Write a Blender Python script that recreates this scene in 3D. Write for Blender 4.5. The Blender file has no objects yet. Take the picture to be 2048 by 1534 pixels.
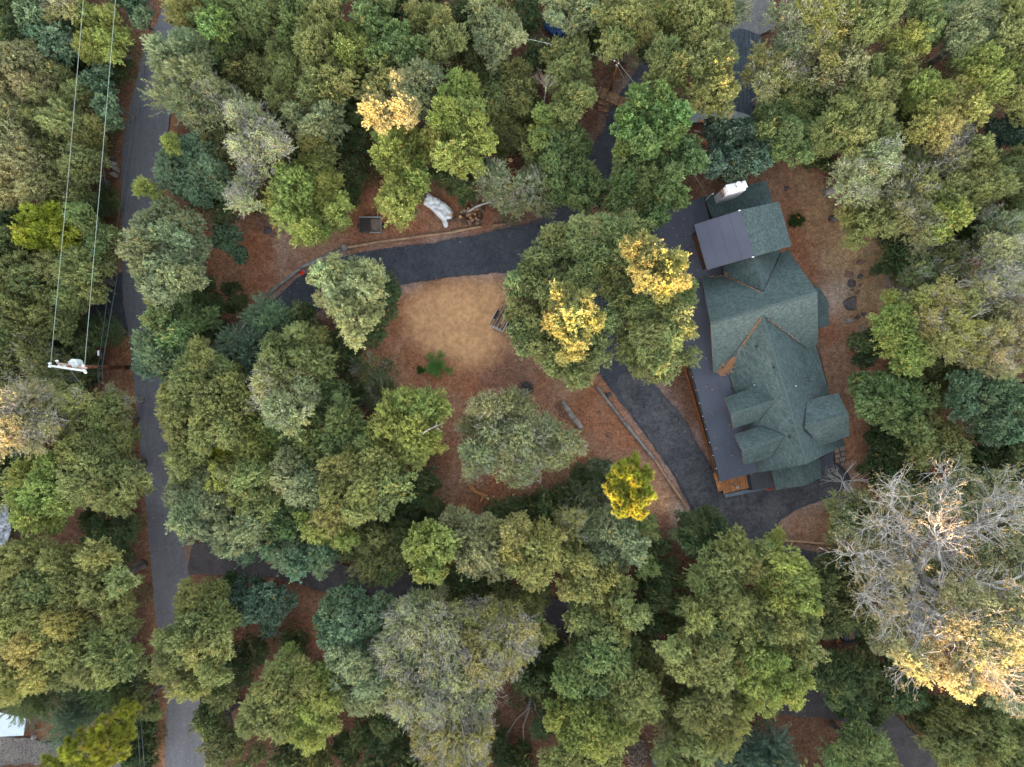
import bpy, bmesh, math, random
import numpy as np
from mathutils import Vector, Matrix, noise

# ------------------------------------------------------------------ camera, sky, sun, exposure
H = 72.0                      # camera height above the ground (m)
K = H * 0.75 / 1024.0         # metres per photo pixel on the ground
SUN_EL = math.radians(3.6)
SUN_AZ = (-0.15, -0.989)      # horizontal direction towards the sun
SKY_STRENGTH = 0.15
SUN_STRENGTH = 3.3
EXPOSURE = 4.0

sc = bpy.context.scene
cam_d = bpy.data.cameras.new('camera')
cam_d.sensor_width = 36.0
cam_d.lens = 18.0 / 0.75
cam_d.clip_start = 0.5
cam_d.clip_end = 5000
cam = bpy.data.objects.new('camera', cam_d)
sc.collection.objects.link(cam)
cam.location = (0, 0, H)
cam.rotation_euler = (0, 0, 0)
sc.camera = cam

world = bpy.data.worlds.new("World")
sc.world = world
world.use_nodes = True
wn = world.node_tree.nodes
wl = world.node_tree.links
wn.clear()
sky = wn.new('ShaderNodeTexSky')
sky.sky_type = 'NISHITA'
sky.sun_disc = False
sky.sun_elevation = SUN_EL
sky.sun_rotation = math.atan2(SUN_AZ[0], SUN_AZ[1])
sky.dust_density = 2.0
hs = wn.new('ShaderNodeHueSaturation')
hs.inputs['Saturation'].default_value = 0.42
bg = wn.new('ShaderNodeBackground')
bg.inputs['Strength'].default_value = SKY_STRENGTH
wo = wn.new('ShaderNodeOutputWorld')
wl.new(sky.outputs[0], hs.inputs['Color'])
wl.new(hs.outputs[0], bg.inputs['Color'])
wl.new(bg.outputs[0], wo.inputs['Surface'])

sun_d = bpy.data.lights.new('sun', 'SUN')
sun_d.energy = SUN_STRENGTH
sun_d.angle = math.radians(0.5)
sun_d.color = (1.0, 0.60, 0.30)
sun = bpy.data.objects.new('sun', sun_d)
sc.collection.objects.link(sun)
sv = Vector((SUN_AZ[0] * math.cos(SUN_EL), SUN_AZ[1] * math.cos(SUN_EL), math.sin(SUN_EL)))
sun.rotation_euler = sv.to_track_quat('Z', 'Y').to_euler()

sc.view_settings.view_transform = 'Standard'
sc.view_settings.look = 'None'
sc.view_settings.exposure = EXPOSURE
sc.view_settings.gamma = 1.0
sc.view_settings.use_curve_mapping = False
sc.render.engine = 'CYCLES'
sc.cycles.max_bounces = 8
sc.cycles.transmission_bounces = 5
sc.cycles.diffuse_bounces = 4
sc.cycles.use_denoising = True

rng = np.random.default_rng(7)
random.seed(7)

# ------------------------------------------------------------------ helpers
def P(u, v, z=0.0):
    """the point of the place that stands at height z under photo position (u, v)"""
    s = K * (H - z) / H
    return Vector(((u - 1024) * s, (767 - v) * s, z))

def tag(o, label=None, cat=None, group=None, kind=None):
    if label: o['label'] = label
    if cat: o['category'] = cat
    if group: o['group'] = group
    if kind: o['kind'] = kind
    return o

def empty(name, loc, label, cat, group=None):
    o = bpy.data.objects.new(name, None)
    o.empty_display_size = 0.3
    sc.collection.objects.link(o)
    o.location = loc
    return tag(o, label, cat, group)

def link(name, me, parent=None, loc=None):
    o = bpy.data.objects.new(name, me)
    sc.collection.objects.link(o)
    if parent: o.parent = parent
    if loc is not None: o.location = loc
    return o

def to_mesh(name, verts, faces, mats, midx=None, smooth=False):
    me = bpy.data.meshes.new(name)
    me.from_pydata([tuple(v) for v in verts], [], [tuple(f) for f in faces])
    for m in (mats if isinstance(mats, (list, tuple)) else [mats]):
        me.materials.append(m)
    if midx is not None:
        me.polygons.foreach_set('material_index', midx)
    if smooth:
        me.polygons.foreach_set('use_smooth', [True] * len(me.polygons))
    me.update()
    return me

def np_mesh(name, V, F, mats, midx=None, attrs=None, smooth=False):
    """V (n,3), F (m,k) with constant k"""
    me = bpy.data.meshes.new(name)
    n, (m, k) = len(V), F.shape
    me.vertices.add(n)
    me.vertices.foreach_set('co', np.asarray(V, dtype=np.float32).ravel())
    me.loops.add(m * k)
    me.loops.foreach_set('vertex_index', F.astype(np.int32).ravel())
    me.polygons.add(m)
    me.polygons.foreach_set('loop_start', np.arange(0, m * k, k, dtype=np.int32))
    for mm in mats: me.materials.append(mm)
    if midx is not None: me.polygons.foreach_set('material_index', midx.astype(np.int32))
    if attrs:
        for an, (dt, data) in attrs.items():
            a = me.attributes.new(an, dt, 'POINT')
            if dt == 'FLOAT': a.data.foreach_set('value', np.asarray(data, dtype=np.float32).ravel())
            else: a.data.foreach_set('color', np.asarray(data, dtype=np.float32).ravel())
    if smooth: me.polygons.foreach_set('use_smooth', np.ones(m, dtype=bool))
    me.update()
    me.validate()
    return me

class MB:
    """collects shapes that make up ONE mesh object"""
    def __init__(s): s.v = []; s.f = []; s.m = []
    def add(s, vs, fs, mi=0):
        b = len(s.v)
        s.v += [tuple(v) for v in vs]
        s.f += [tuple(b + i for i in f) for f in fs]
        s.m += [mi] * len(fs)
        return s
    def box(s, c, size, rz=0.0, mi=0, M=None):
        x, y, z = size[0] / 2, size[1] / 2, size[2] / 2
        R = M if M is not None else Matrix.Rotation(rz, 3, 'Z')
        c = Vector(c)
        vs = [c + R @ Vector((sx * x, sy * y, sz * z)) for sz in (-1, 1) for sy in (-1, 1) for sx in (-1, 1)]
        return s.add(vs, [(0, 2, 3, 1), (4, 5, 7, 6), (0, 1, 5, 4), (2, 6, 7, 3), (0, 4, 6, 2), (1, 3, 7, 5)], mi)
    def bar(s, a, b, w, h, mi=0, up=(0, 0, 1)):
        a = Vector(a); b = Vector(b)
        d = (b - a); L = d.length; d.normalize()
        side = d.cross(Vector(up))
        if side.length < 1e-4: side = d.cross(Vector((1, 0, 0)))
        side.normalize(); u2 = side.cross(d)
        vs = []
        for p in (a, b):
            for sx, sz in ((-1, -1), (1, -1), (1, 1), (-1, 1)):
                vs.append(p + side * (sx * w / 2) + u2 * (sz * h / 2))
        return s.add(vs, [(0, 3, 2, 1), (4, 5, 6, 7), (0, 1, 5, 4), (1, 2, 6, 5), (2, 3, 7, 6), (3, 0, 4, 7)], mi)
    def tube(s, pts, rad, n=6, mi=0, caps=True):
        pts = [Vector(p) for p in pts]
        if not hasattr(rad, '__len__'): rad = [rad] * len(pts)
        rings = []
        ref = Vector((0.31, 0.17, 0.93)).normalized()
        vs = []
        for i, p in enumerate(pts):
            d = (pts[min(i + 1, len(pts) - 1)] - pts[max(i - 1, 0)])
            if d.length < 1e-6: d = Vector((0, 0, 1))
            d.normalize()
            a = d.cross(ref)
            if a.length < 0.05: a = d.cross(Vector((1, 0, 0)))
            a.normalize(); b = d.cross(a)
            for k in range(n):
                t = 2 * math.pi * k / n
                vs.append(p + (a * math.cos(t) + b * math.sin(t)) * rad[i])
        fs = []
        for i in range(len(pts) - 1):
            for k in range(n):
                k2 = (k + 1) % n
                fs.append((i * n + k, i * n + k2, (i + 1) * n + k2, (i + 1) * n + k))
        if caps:
            fs.append(tuple(range(n))[::-1])
            fs.append(tuple((len(pts) - 1) * n + k for k in range(n)))
        return s.add(vs, fs, mi)
    def cyl(s, c, r, h, n=16, mi=0, r2=None):
        c = Vector(c)
        return s.tube([c, c + Vector((0, 0, h))], [r, r if r2 is None else r2], n, mi)
    def prism(s, pts, z0, z1, mi=0):
        n = len(pts)
        vs = [(p[0], p[1], z0) for p in pts] + [(p[0], p[1], z1) for p in pts]
        ar = sum(pts[i][0] * pts[(i + 1) % n][1] - pts[(i + 1) % n][0] * pts[i][1] for i in range(n))
        fs = [tuple(range(n))[::-1], tuple(range(n, 2 * n))]
        for i in range(n):
            j = (i + 1) % n
            fs.append((i, j, n + j, n + i))
        if ar < 0: fs = [f[::-1] for f in fs]
        return s.add(vs, fs, mi)
    def slab(s, pts, th, mi=0, side=None):
        """polygon in space thickened straight down by th"""
        n = len(pts)
        vs = [tuple(p) for p in pts] + [(p[0], p[1], p[2] - th) for p in pts]
        ar = sum(pts[i][0] * pts[(i + 1) % n][1] - pts[(i + 1) % n][0] * pts[i][1] for i in range(n))
        top = tuple(range(n)) if ar > 0 else tuple(range(n))[::-1]
        s.add(vs, [top], mi)
        b = len(s.v) - 2 * n
        for i in range(n):
            j = (i + 1) % n
            f = (i, n + i, n + j, j) if ar > 0 else (j, n + j, n + i, i)
            s.f.append(tuple(b + q for q in f)); s.m.append(mi if side is None else side)
        s.f.append(tuple(b + n + q for q in (top[::-1]))); s.m.append(mi if side is None else side)
        return s
    def build(s, name, mats, parent=None, loc=None, smooth=False):
        """vertices are world positions; with a parent they become local to it"""
        off = Vector((0, 0, 0))
        if parent is not None:
            p = parent
            while p is not None:
                off += p.location; p = p.parent
        if loc is not None: off += Vector(loc)
        vs = [(v[0] - off.x, v[1] - off.y, v[2] - off.z) for v in s.v]
        me = to_mesh(name, vs, s.f, mats, s.m, smooth)
        return link(name, me, parent, loc)

def inside(poly, x, y):
    c = False
    n = len(poly)
    j = n - 1
    for i in range(n):
        xi, yi = poly[i]; xj, yj = poly[j]
        if (yi > y) != (yj > y) and x < (xj - xi) * (y - yi) / (yj - yi) + xi:
            c = not c
        j = i
    return c

def inside_np(poly, X, Y):
    c = np.zeros(X.shape, bool)
    n = len(poly); j = n - 1
    for i in range(n):
        xi, yi = poly[i]; xj, yj = poly[j]
        if yi != yj:
            t = ((yi > Y) != (yj > Y)) & (X < (xj - xi) * (Y - yi) / (yj - yi) + xi)
            c ^= t
        j = i
    return c

def vnoise(X, Y, scale, seed=0, octaves=3):
    """value noise on numpy arrays, about -1..1"""
    out = np.zeros(X.shape); amp = 1.0; tot = 0
    for o in range(octaves):
        x = X / scale * 2 ** o + 31.7 * o + seed * 17.3
        y = Y / scale * 2 ** o - 12.1 * o + seed * 5.9
        xi = np.floor(x).astype(np.int64); yi = np.floor(y).astype(np.int64)
        fx = x - xi; fy = y - yi
        fx = fx * fx * (3 - 2 * fx); fy = fy * fy * (3 - 2 * fy)
        def h(a, b):
            n = (a * 374761393 + b * 668265263 + seed * 974634777) & 0xffffffff
            n = ((n ^ (n >> 13)) * 1274126177) & 0xffffffff
            n = n ^ (n >> 16)
            return (n & 0xffff) / 32767.5 - 1
        v = (h(xi, yi) * (1 - fx) + h(xi + 1, yi) * fx) * (1 - fy) + (h(xi, yi + 1) * (1 - fx) + h(xi + 1, yi + 1) * fx) * fy
        out += v * amp; tot += amp; amp *= 0.5
    return out / tot

# ------------------------------------------------------------------ materials
def new_mat(name):
    m = bpy.data.materials.new(name)
    m.use_nodes = True
    nt = m.node_tree
    b = nt.nodes['Principled BSDF']
    return m, nt, b

def mat(name, col, rough=0.8, var=0.15, scale=3.0, bump=0.2, metal=0.0, col2=None, stretch=None, fine=40.0, spec=0.3):
    """colour broken up by two scales of noise, with fine relief"""
    m, nt, b = new_mat(name)
    N, L = nt.nodes, nt.links
    tc = N.new('ShaderNodeTexCoord')
    mp = N.new('ShaderNodeMapping')
    if stretch: mp.inputs['Scale'].default_value = stretch
    L.new(tc.outputs['Object'], mp.inputs['Vector'])
    n1 = N.new('ShaderNodeTexNoise'); n1.inputs['Scale'].default_value = scale; n1.inputs['Detail'].default_value = 6
    n2 = N.new('ShaderNodeTexNoise'); n2.inputs['Scale'].default_value = fine; n2.inputs['Detail'].default_value = 3
    L.new(mp.outputs[0], n1.inputs['Vector']); L.new(mp.outputs[0], n2.inputs['Vector'])
    r = N.new('ShaderNodeValToRGB')
    c2 = col2 if col2 else tuple(c * (1 - 2.2 * var) for c in col)
    r.color_ramp.elements[0].position = 0.3; r.color_ramp.elements[0].color = (*c2, 1)
    r.color_ramp.elements[1].position = 0.7; r.color_ramp.elements[1].color = (*col, 1)
    L.new(n1.outputs['Fac'], r.inputs['Fac'])
    mr = N.new('ShaderNodeMapRange')
    mr.inputs['From Min'].default_value = 0.3; mr.inputs['From Max'].default_value = 0.7
    mr.inputs['To Min'].default_value = 1 - var; mr.inputs['To Max'].default_value = 1 + var
    L.new(n2.outputs['Fac'], mr.inputs['Value'])
    mx = N.new('ShaderNodeVectorMath'); mx.operation = 'SCALE'
    L.new(r.outputs['Color'], mx.inputs[0]); L.new(mr.outputs[0], mx.inputs['Scale'])
    L.new(mx.outputs[0], b.inputs['Base Color'])
    b.inputs['Roughness'].default_value = rough
    b.inputs['Metallic'].default_value = metal
    b.inputs['Specular IOR Level'].default_value = spec
    if bump:
        bp = N.new('ShaderNodeBump'); bp.inputs['Strength'].default_value = bump; bp.inputs['Distance'].default_value = 0.03
        L.new(n2.outputs['Fac'], bp.inputs['Height'])
        L.new(bp.outputs[0], b.inputs['Normal'])
    return m

def leaf_mat():
    m, nt, b = new_mat('leaf')
    N, L = nt.nodes, nt.links
    oi = N.new('ShaderNodeObjectInfo')
    at = N.new('ShaderNodeAttribute'); at.attribute_name = 'tint'
    ay = N.new('ShaderNodeAttribute'); ay.attribute_name = 'dry'
    mr = N.new('ShaderNodeMapRange'); mr.inputs['To Min'].default_value = 0.45; mr.inputs['To Max'].default_value = 1.55
    L.new(at.outputs['Fac'], mr.inputs['Value'])
    mx = N.new('ShaderNodeVectorMath'); mx.operation = 'SCALE'
    L.new(oi.outputs['Color'], mx.inputs[0]); L.new(mr.outputs[0], mx.inputs['Scale'])
    mix = N.new('ShaderNodeMix'); mix.data_type = 'RGBA'
    mul = N.new('ShaderNodeMath'); mul.operation = 'MULTIPLY'; mul.inputs[1].default_value = 0.75
    L.new(ay.outputs['Fac'], mul.inputs[0])
    L.new(mul.outputs[0], mix.inputs['Factor'])
    L.new(mx.outputs[0], mix.inputs['A'])
    mix.inputs['B'].default_value = (0.30, 0.22, 0.055, 1)
    hsv = N.new('ShaderNodeHueSaturation')
    hm = N.new('ShaderNodeMapRange'); hm.inputs['To Min'].default_value = 0.482; hm.inputs['To Max'].default_value = 0.518
    L.new(oi.outputs['Random'], hm.inputs['Value']); L.new(hm.outputs[0], hsv.inputs['Hue'])
    L.new(mix.outputs['Result'], hsv.inputs['Color'])
    L.new(hsv.outputs[0], b.inputs['Base Color'])
    b.inputs['Roughness'].default_value = 0.55
    b.inputs['Specular IOR Level'].default_value = 0.35
    tr = N.new('ShaderNodeBsdfTranslucent')
    sat = N.new('ShaderNodeHueSaturation'); sat.inputs['Value'].default_value = 1.4; sat.inputs['Saturation'].default_value = 1.1
    L.new(hsv.outputs[0], sat.inputs['Color']); L.new(sat.outputs[0], tr.inputs['Color'])
    ms = N.new('ShaderNodeMixShader'); ms.inputs['Fac'].default_value = 0.28
    out = N['Material Output']
    L.new(b.outputs[0], ms.inputs[1]); L.new(tr.outputs[0], ms.inputs[2]); L.new(ms.outputs[0], out.inputs['Surface'])
    return m

LEAF = leaf_mat()
TWIG = mat('pale_twig_bark', (0.42, 0.40, 0.37), 0.9, 0.25, 4, 0.1)
TWIG_D = mat('dark_twig_bark', (0.13, 0.105, 0.085), 0.9, 0.25, 4, 0.1)
BARK = mat('grey_bark', (0.24, 0.21, 0.19), 0.95, 0.3, 2.5, 0.8, fine=18, stretch=(1, 1, .3))
BARK_P = mat('pale_bark', (0.46, 0.44, 0.42), 0.95, 0.28, 2.5, 0.8, fine=18, stretch=(1, 1, .3))
# ------------------------------------------------------------------ outlines on the ground (photo positions at ground level)
ROAD_L = [(338, -60), (327, 8), (308, 60), (284, 120), (271, 167), (258, 222), (248, 274), (244, 313), (242, 400), (244, 452), (245, 541),
          (247, 600), (257, 661), (262, 700), (266, 739), (272, 800), (280, 889), (287, 961), (294, 1032), (302, 1118), (308, 1201), (315, 1257),
          (323, 1340), (333, 1404), (331, 1480), (330, 1534), (332, 1640)]
ROAD_R = [(425, -60), (408, 8), (390, 60), (366, 120), (353, 167), (342, 222), (334, 274), (329, 313), (326, 400), (327, 452), (328, 541),
          (330, 600), (338, 661), (343, 700), (347, 739), (353, 800), (360, 889), (366, 961), (370, 1032), (374, 1100), (379, 1201), (386, 1257),
          (393, 1340), (401, 1404), (409, 1480), (412, 1534), (414, 1640)]
ROAD = ROAD_L + ROAD_R[::-1]
SIDE_TURN = [(246, 543), (236, 551), (222, 557), (209, 563), (200, 585), (192, 606), (176, 622), (172, 640), (204, 634), (222, 628), (236, 642), (255, 662), (250, 620)]
APRON = [(226, 630), (238, 648), (252, 664), (246, 668), (232, 654), (216, 634)]
UP_DRIVE = [(350, 880), (372, 800), (404, 745), (440, 690), (476, 668), (499, 642), (532, 612), (560, 590), (586, 562), (615, 546), (641, 530), (700, 510),
            (754, 500), (802, 493), (867, 487), (899, 479), (963, 469), (996, 459), (1040, 452), (1080, 440), (1110, 415), (1128, 385), (1150, 330), (1182, 290), (1208, 262),
            (1215, 230), (1236, 195), (1262, 158), (1290, 120), (1330, 145), (1300, 190), (1275, 240), (1262, 300), (1225, 350), (1180, 400), (1160, 440), (1180, 520), (1215, 600), (1232, 660),
            (1262, 715), (1295, 757), (1310, 770), (1330, 794), (1357, 824), (1374, 849), (1389, 879), (1406, 908), (1426, 940), (1445, 985), (1470, 960),
            (1560, 950), (1660, 925), (1685, 935), (1700, 960), (1668, 996), (1638, 1002), (1599, 1017), (1572, 1032), (1556, 1046), (1551, 1060), (1556, 1078), (1572, 1092), (1599, 1099),
            (1659, 1106), (1740, 1100), (1820, 1105), (1820, 1165), (1700, 1165), (1560, 1150), (1470, 1110), (1420, 1075), (1391, 1032), (1382, 1015), (1367, 988), (1347, 950), (1322, 913), (1290, 869),
            (1268, 839), (1248, 812), (1230, 789), (1213, 765), (1165, 700), (1120, 620), (1085, 575), (1041, 551), (1000, 545), (963, 548), (899, 554), (851, 561), (796, 569), (740, 580),
            (680, 600), (630, 625), (580, 662), (540, 700), (505, 745), (470, 800), (440, 880), (425, 960), (368, 960)]
LOW_DRIVE_C = [(340, 1118), (400, 1118), (470, 1120), (560, 1126), (650, 1152), (760, 1174), (900, 1178), (1010, 1205), (1110, 1230), (1250, 1290), (1400, 1345), (1560, 1395), (1680, 1410),
               (1750, 1440), (1800, 1482), (1850, 1545), (1880, 1640)]
GRAVEL_L = [(-80, 1476), (40, 1476), (70, 1480), (110, 1484), (135, 1478), (190, 1482), (240, 1490), (250, 1540), (200, 1560), (150, 1540), (60, 1528), (-80, 1536)]
CONCRETE_T = [(1478, -60), (1545, -60), (1547, 10), (1550, 52), (1535, 62), (1520, 70), (1500, 62), (1480, 58), (1455, 62), (1430, 66), (1434, 40), (1455, 10)]
SLATE_T = [(1448, 68), (1464, 60), (1482, 58), (1500, 62), (1520, 70), (1524, 90), (1512, 130), (1508, 180), (1512, 230), (1480, 224), (1450, 224), (1400, 228), (1430, 180), (1450, 120)]
CURB_T = [(1370, 229), (1400, 226), (1450, 224), (1472, 224), (1490, 229), (1512, 240), (1506, 249), (1485, 248), (1460, 236), (1430, 240), (1395, 246), (1372, 240)]
SAND = [(820, 590), (880, 568), (960, 562), (1010, 575), (1022, 620), (1005, 680), (985, 720), (950, 735), (900, 720), (850, 700), (815, 660), (812, 620)]
YARD = [(1545, 330), (1625, 330), (1690, 420), (1760, 470), (1800, 560), (1790, 640), (1760, 700), (1770, 800), (1720, 860), (1740, 960), (1690, 1000), (1640, 960), (1440, 1000), (1380, 700), (1300, 420)]
CLEAR = [[(700, 590), (1060, 550), (1240, 770), (1400, 1030), (1330, 1050), (1230, 1060), (1180, 930), (1080, 1000), (870, 1040), (880, 800), (700, 780)], YARD,
         [(430, 400), (560, 440), (720, 400), (1000, 420), (1000, 470), (700, 520), (480, 650), (440, 640), (400, 500)],
         [(1165, 410), (1260, 420), (1200, 440)], SAND, [(1550, 1010), (1670, 990), (1680, 1100), (1570, 1095)], [(590, 1190), (700, 1190), (690, 1290), (630, 1310)],
         [(100, 1440), (200, 1440), (200, 1480), (60, 1480)], [(210, 620), (265, 660), (275, 800), (200, 800)], [(730, 380), (880, 370), (990, 420), (990, 460), (720, 470)]]

def ribbon(C, w):
    L, R = [], []
    for i, p in enumerate(C):
        a = C[max(i - 1, 0)]; b = C[min(i + 1, len(C) - 1)]
        dx, dy = b[0] - a[0], b[1] - a[1]; l = math.hypot(dx, dy)
        nx, ny = -dy / l * w / 2, dx / l * w / 2
        L.append((p[0] + nx, p[1] + ny)); R.append((p[0] - nx, p[1] - ny))
    return L + R[::-1]
LOW_DRIVE = ribbon(LOW_DRIVE_C, 62)
PAVED = [ROAD, SIDE_TURN, UP_DRIVE, LOW_DRIVE, GRAVEL_L, CONCRETE_T, SLATE_T, CURB_T]

def smooth_ring(poly, step=8.0, jit=1.0, seed=0):
    """Catmull-Rom through the outline with a crumbly edge"""
    r = random.Random(seed)
    out = []
    n = len(poly)
    for i in range(n):
        p0, p1, p2, p3 = poly[i - 1], poly[i], poly[(i + 1) % n], poly[(i + 2) % n]
        d = math.hypot(p2[0] - p1[0], p2[1] - p1[1])
        k = max(1, int(d / step))
        for j in range(k):
            t = j / k
            q = []
            for a in (0, 1):
                q.append(0.5 * (2 * p1[a] + (p2[a] - p0[a]) * t + (2 * p0[a] - 5 * p1[a] + 4 * p2[a] - p3[a]) * t * t + (3 * p1[a] - p0[a] - 3 * p2[a] + p3[a]) * t ** 3))
            out.append((q[0] + r.uniform(-jit, jit), q[1] + r.uniform(-jit, jit)))
    return out

# ------------------------------------------------------------------ ground
def axis(lo, hi, step):
    core = np.arange(lo, hi + 1e-6, step)
    return np.concatenate([[-1600, -700, -300, -150, lo - 25, lo - 8], core, [hi + 8, hi + 25, 150, 300, 700, 1600]])

def build_ground():
    gx = axis(-60, 60, 0.27); gy = axis(-46, 46, 0.27)
    X, Y = np.meshgrid(gx, gy)
    U = X / K + 1024; V = 767 - Y / K
    wu = U + 14 * vnoise(X, Y, 2.0, 3) ; wv = V + 14 * vnoise(X, Y, 2.0, 4)
    Z = -0.16 + 0.045 * vnoise(X, Y, 3.0, 1) + 0.03 * vnoise(X, Y, 0.8, 2)
    def pix(poly, soft=0.0):
        return inside_np(poly, wu, wv).astype(float)
    def blur(A, n):
        for _ in range(n):
            A = (A + np.roll(A, 1, 0) + np.roll(A, -1, 0) + np.roll(A, 1, 1) + np.roll(A, -1, 1)) / 5
        return A
    # base: brown forest duff; clearings: red clay with litter
    duff = np.array([0.125, 0.066, 0.044])
    clay = np.array([0.295, 0.122, 0.064])
    litter = np.array([0.270, 0.156, 0.102])
    pale = np.array([0.40, 0.32, 0.27])
    sandc = np.array([0.53, 0.295, 0.150])
    straw = np.array([0.33, 0.215, 0.12])
    n1 = vnoise(X, Y, 6, 11, 4); n2 = vnoise(X, Y, 2.2, 12, 4); n3 = vnoise(X, Y, 0.6, 13, 2)
    C = np.zeros(X.shape + (3,)) + duff
    clear = np.zeros(X.shape)
    for p in CLEAR: clear = np.maximum(clear, pix(p))
    clear = blur(clear, 25)[..., None]
    mixl = np.clip(0.5 + 0.9 * n1 + 0.6 * n2, 0, 1)[..., None]
    C = C * (1 - clear) + (clay * (1 - mixl) + litter * mixl) * clear
    # straw-dry slope behind the house, yellowish by the low pile
    ST = [(1590, 340), (1650, 360), (1760, 480), (1790, 600), (1740, 680), (1700, 660), (1660, 560), (1640, 500), (1600, 470)]
    s = blur(pix(ST), 14)[..., None] * np.clip(0.75 + 0.7 * n2, 0, 1)[..., None]
    C = C * (1 - s) + straw * s
    for poly, col, bl, amt in (([(1270, 990), (1330, 980), (1345, 1030), (1300, 1025)], sandc, 8, 0.75),
                          ([(1510, 905 - 300), (1700, 560), (1695, 600), (1660, 620)], pale, 8, 0.5),
                          ([(560, 470), (600, 500), (570, 560), (530, 540)], pale, 16, 0.6),
                          ([(1330, 1010), (1375, 1015), (1385, 1050), (1345, 1060)], pale, 8, 0.8),
                          ([(1340, 1045), (1360, 1045), (1365, 1062), (1350, 1066)], pale, 4, 0.5),
                          ([(1650, 530), (1710, 545), (1720, 600), (1670, 640), (1640, 600)], pale, 14, 0.35),
                          ([(140, 1445), (215, 1430), (225, 1475), (150, 1485)], pale * 0.8, 8, 0.8),
                          ([(95, 1410), (130, 1410), (110, 1440)], pale * 0.8, 8, 0.7)):
        s = (blur(pix(poly), bl) * amt * np.clip(0.8 + 0.9 * n2, 0, 1))[..., None]
        C = C * (1 - s) + col * s
    # darker bare duff south of the sand
    s = (blur(pix([(960, 725), (1040, 690), (1080, 740), (1050, 790), (960, 770)]), 14) * 0.6)[..., None]
    C = C * (1 - s) + np.array([0.17, 0.105, 0.085]) * s
    # grey gravel shoulder along the driveway edges, cindery verge along the road
    for poly, w, col, amt in ((UP_DRIVE, 18, np.array([0.34, 0.27, 0.25]), 0.55), (ROAD, 16, np.array([0.33, 0.165, 0.085]), 0.8)):
        edge = pix(smooth_ring(poly, 20, 0))
        e = np.clip(blur(edge, 22) * 2.0, 0, 1)
        e = (e * amt * np.clip(0.7 + 0.8 * n2, 0, 1))[..., None]
        C = C * (1 - e) + col * e
    sd = blur(pix(SAND), 40)
    sd = np.clip(sd * 1.25 - 0.12 + 0.10 * n2 + 0.12 * n3, 0, 1)[..., None]
    C = C * (1 - sd) + sandc * (1 + 0.05 * n1[..., None]) * sd
    C *= (1 + 0.14 * n3 + 0.14 * n2 * (1 - 0.7 * sd[..., 0]))[..., None]
    # bare sand is smoother and lies a little lower
    # shallow washed gully beside the long pole
    for (u0, v0), (u1, v1) in (((1172, 770), (1200, 850)), ((1200, 850), (1218, 880))):
        a = P(u0, v0); b = P(u1, v1)
        dx, dy = b.x - a.x, b.y - a.y; L2 = dx * dx + dy * dy
        t = np.clip(((X - a.x) * dx + (Y - a.y) * dy) / L2, 0, 1)
        d = np.hypot(X - a.x - t * dx, Y - a.y - t * dy)
        Z -= 0.16 * np.exp(-(d / 0.22) ** 2)
    rough = 1 - 0.8 * sd[..., 0]
    ny, nx = X.shape
    Vt = np.stack([X, Y, Z], -1).reshape(-1, 3)
    idx = np.arange(nx * ny).reshape(ny, nx)
    F = np.stack([idx[:-1, :-1], idx[:-1, 1:], idx[1:, 1:], idx[1:, :-1]], -1).reshape(-1, 4)
    col = np.concatenate([np.clip(C, 0, 1), np.ones(X.shape + (1,))], -1).reshape(-1, 4)
    m, nt, b = new_mat('soil_and_litter')
    N, L = nt.nodes, nt.links
    at = N.new('ShaderNodeAttribute'); at.attribute_name = 'soil'
    ar = N.new('ShaderNodeAttribute'); ar.attribute_name = 'litter'
    tc = N.new('ShaderNodeTexCoord')
    vo = N.new('ShaderNodeTexVoronoi'); vo.inputs['Scale'].default_value = 7.0
    v2 = N.new('ShaderNodeTexVoronoi'); v2.inputs['Scale'].default_value = 13.0
    no = N.new('ShaderNodeTexNoise'); no.inputs['Scale'].default_value = 2.2; no.inputs['Detail'].default_value = 8
    for q in (vo, v2, no): L.new(tc.outputs['Object'], q.inputs['Vector'])
    def lum(src, lo, hi):
        s = N.new('ShaderNodeSeparateColor'); L.new(src, s.inputs[0])
        r = N.new('ShaderNodeMapRange'); r.inputs['To Min'].default_value = lo; r.inputs['To Max'].default_value = hi
        L.new(s.outputs[0], r.inputs['Value']); return r.outputs[0]
    a1 = lum(vo.outputs['Color'], 0.72, 1.26); a2 = lum(v2.outputs['Color'], 0.8, 1.2)
    mu = N.new('ShaderNodeMath'); mu.operation = 'MULTIPLY'; L.new(a1, mu.inputs[0]); L.new(a2, mu.inputs[1])
    one = N.new('ShaderNodeMix'); one.inputs['A'].default_value = 1.0
    L.new(ar.outputs['Fac'], one.inputs['Factor']); L.new(mu.outputs[0], one.inputs['B'])
    nr = N.new('ShaderNodeMapRange'); nr.inputs['From Min'].default_value = 0.3; nr.inputs['From Max'].default_value = 0.7
    nr.inputs['To Min'].default_value = 0.8; nr.inputs['To Max'].default_value = 1.2
    L.new(no.outputs['Fac'], nr.inputs['Value'])
    m2 = N.new('ShaderNodeMath'); m2.operation = 'MULTIPLY'; L.new(one.outputs['Result'], m2.inputs[0]); L.new(nr.outputs[0], m2.inputs[1])
    vs = N.new('ShaderNodeVectorMath'); vs.operation = 'SCALE'
    L.new(at.outputs['Color'], vs.inputs[0]); L.new(m2.outputs[0], vs.inputs['Scale'])
    L.new(vs.outputs[0], b.inputs['Base Color'])
    b.inputs['Roughness'].default_value = 0.95; b.inputs['Specular IOR Level'].default_value = 0.15
    bp = N.new('ShaderNodeBump'); bp.inputs['Strength'].default_value = 0.6; bp.inputs['Distance'].default_value = 0.05
    L.new(mu.outputs[0], bp.inputs['Height']); L.new(bp.outputs[0], b.inputs['Normal'])
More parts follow.
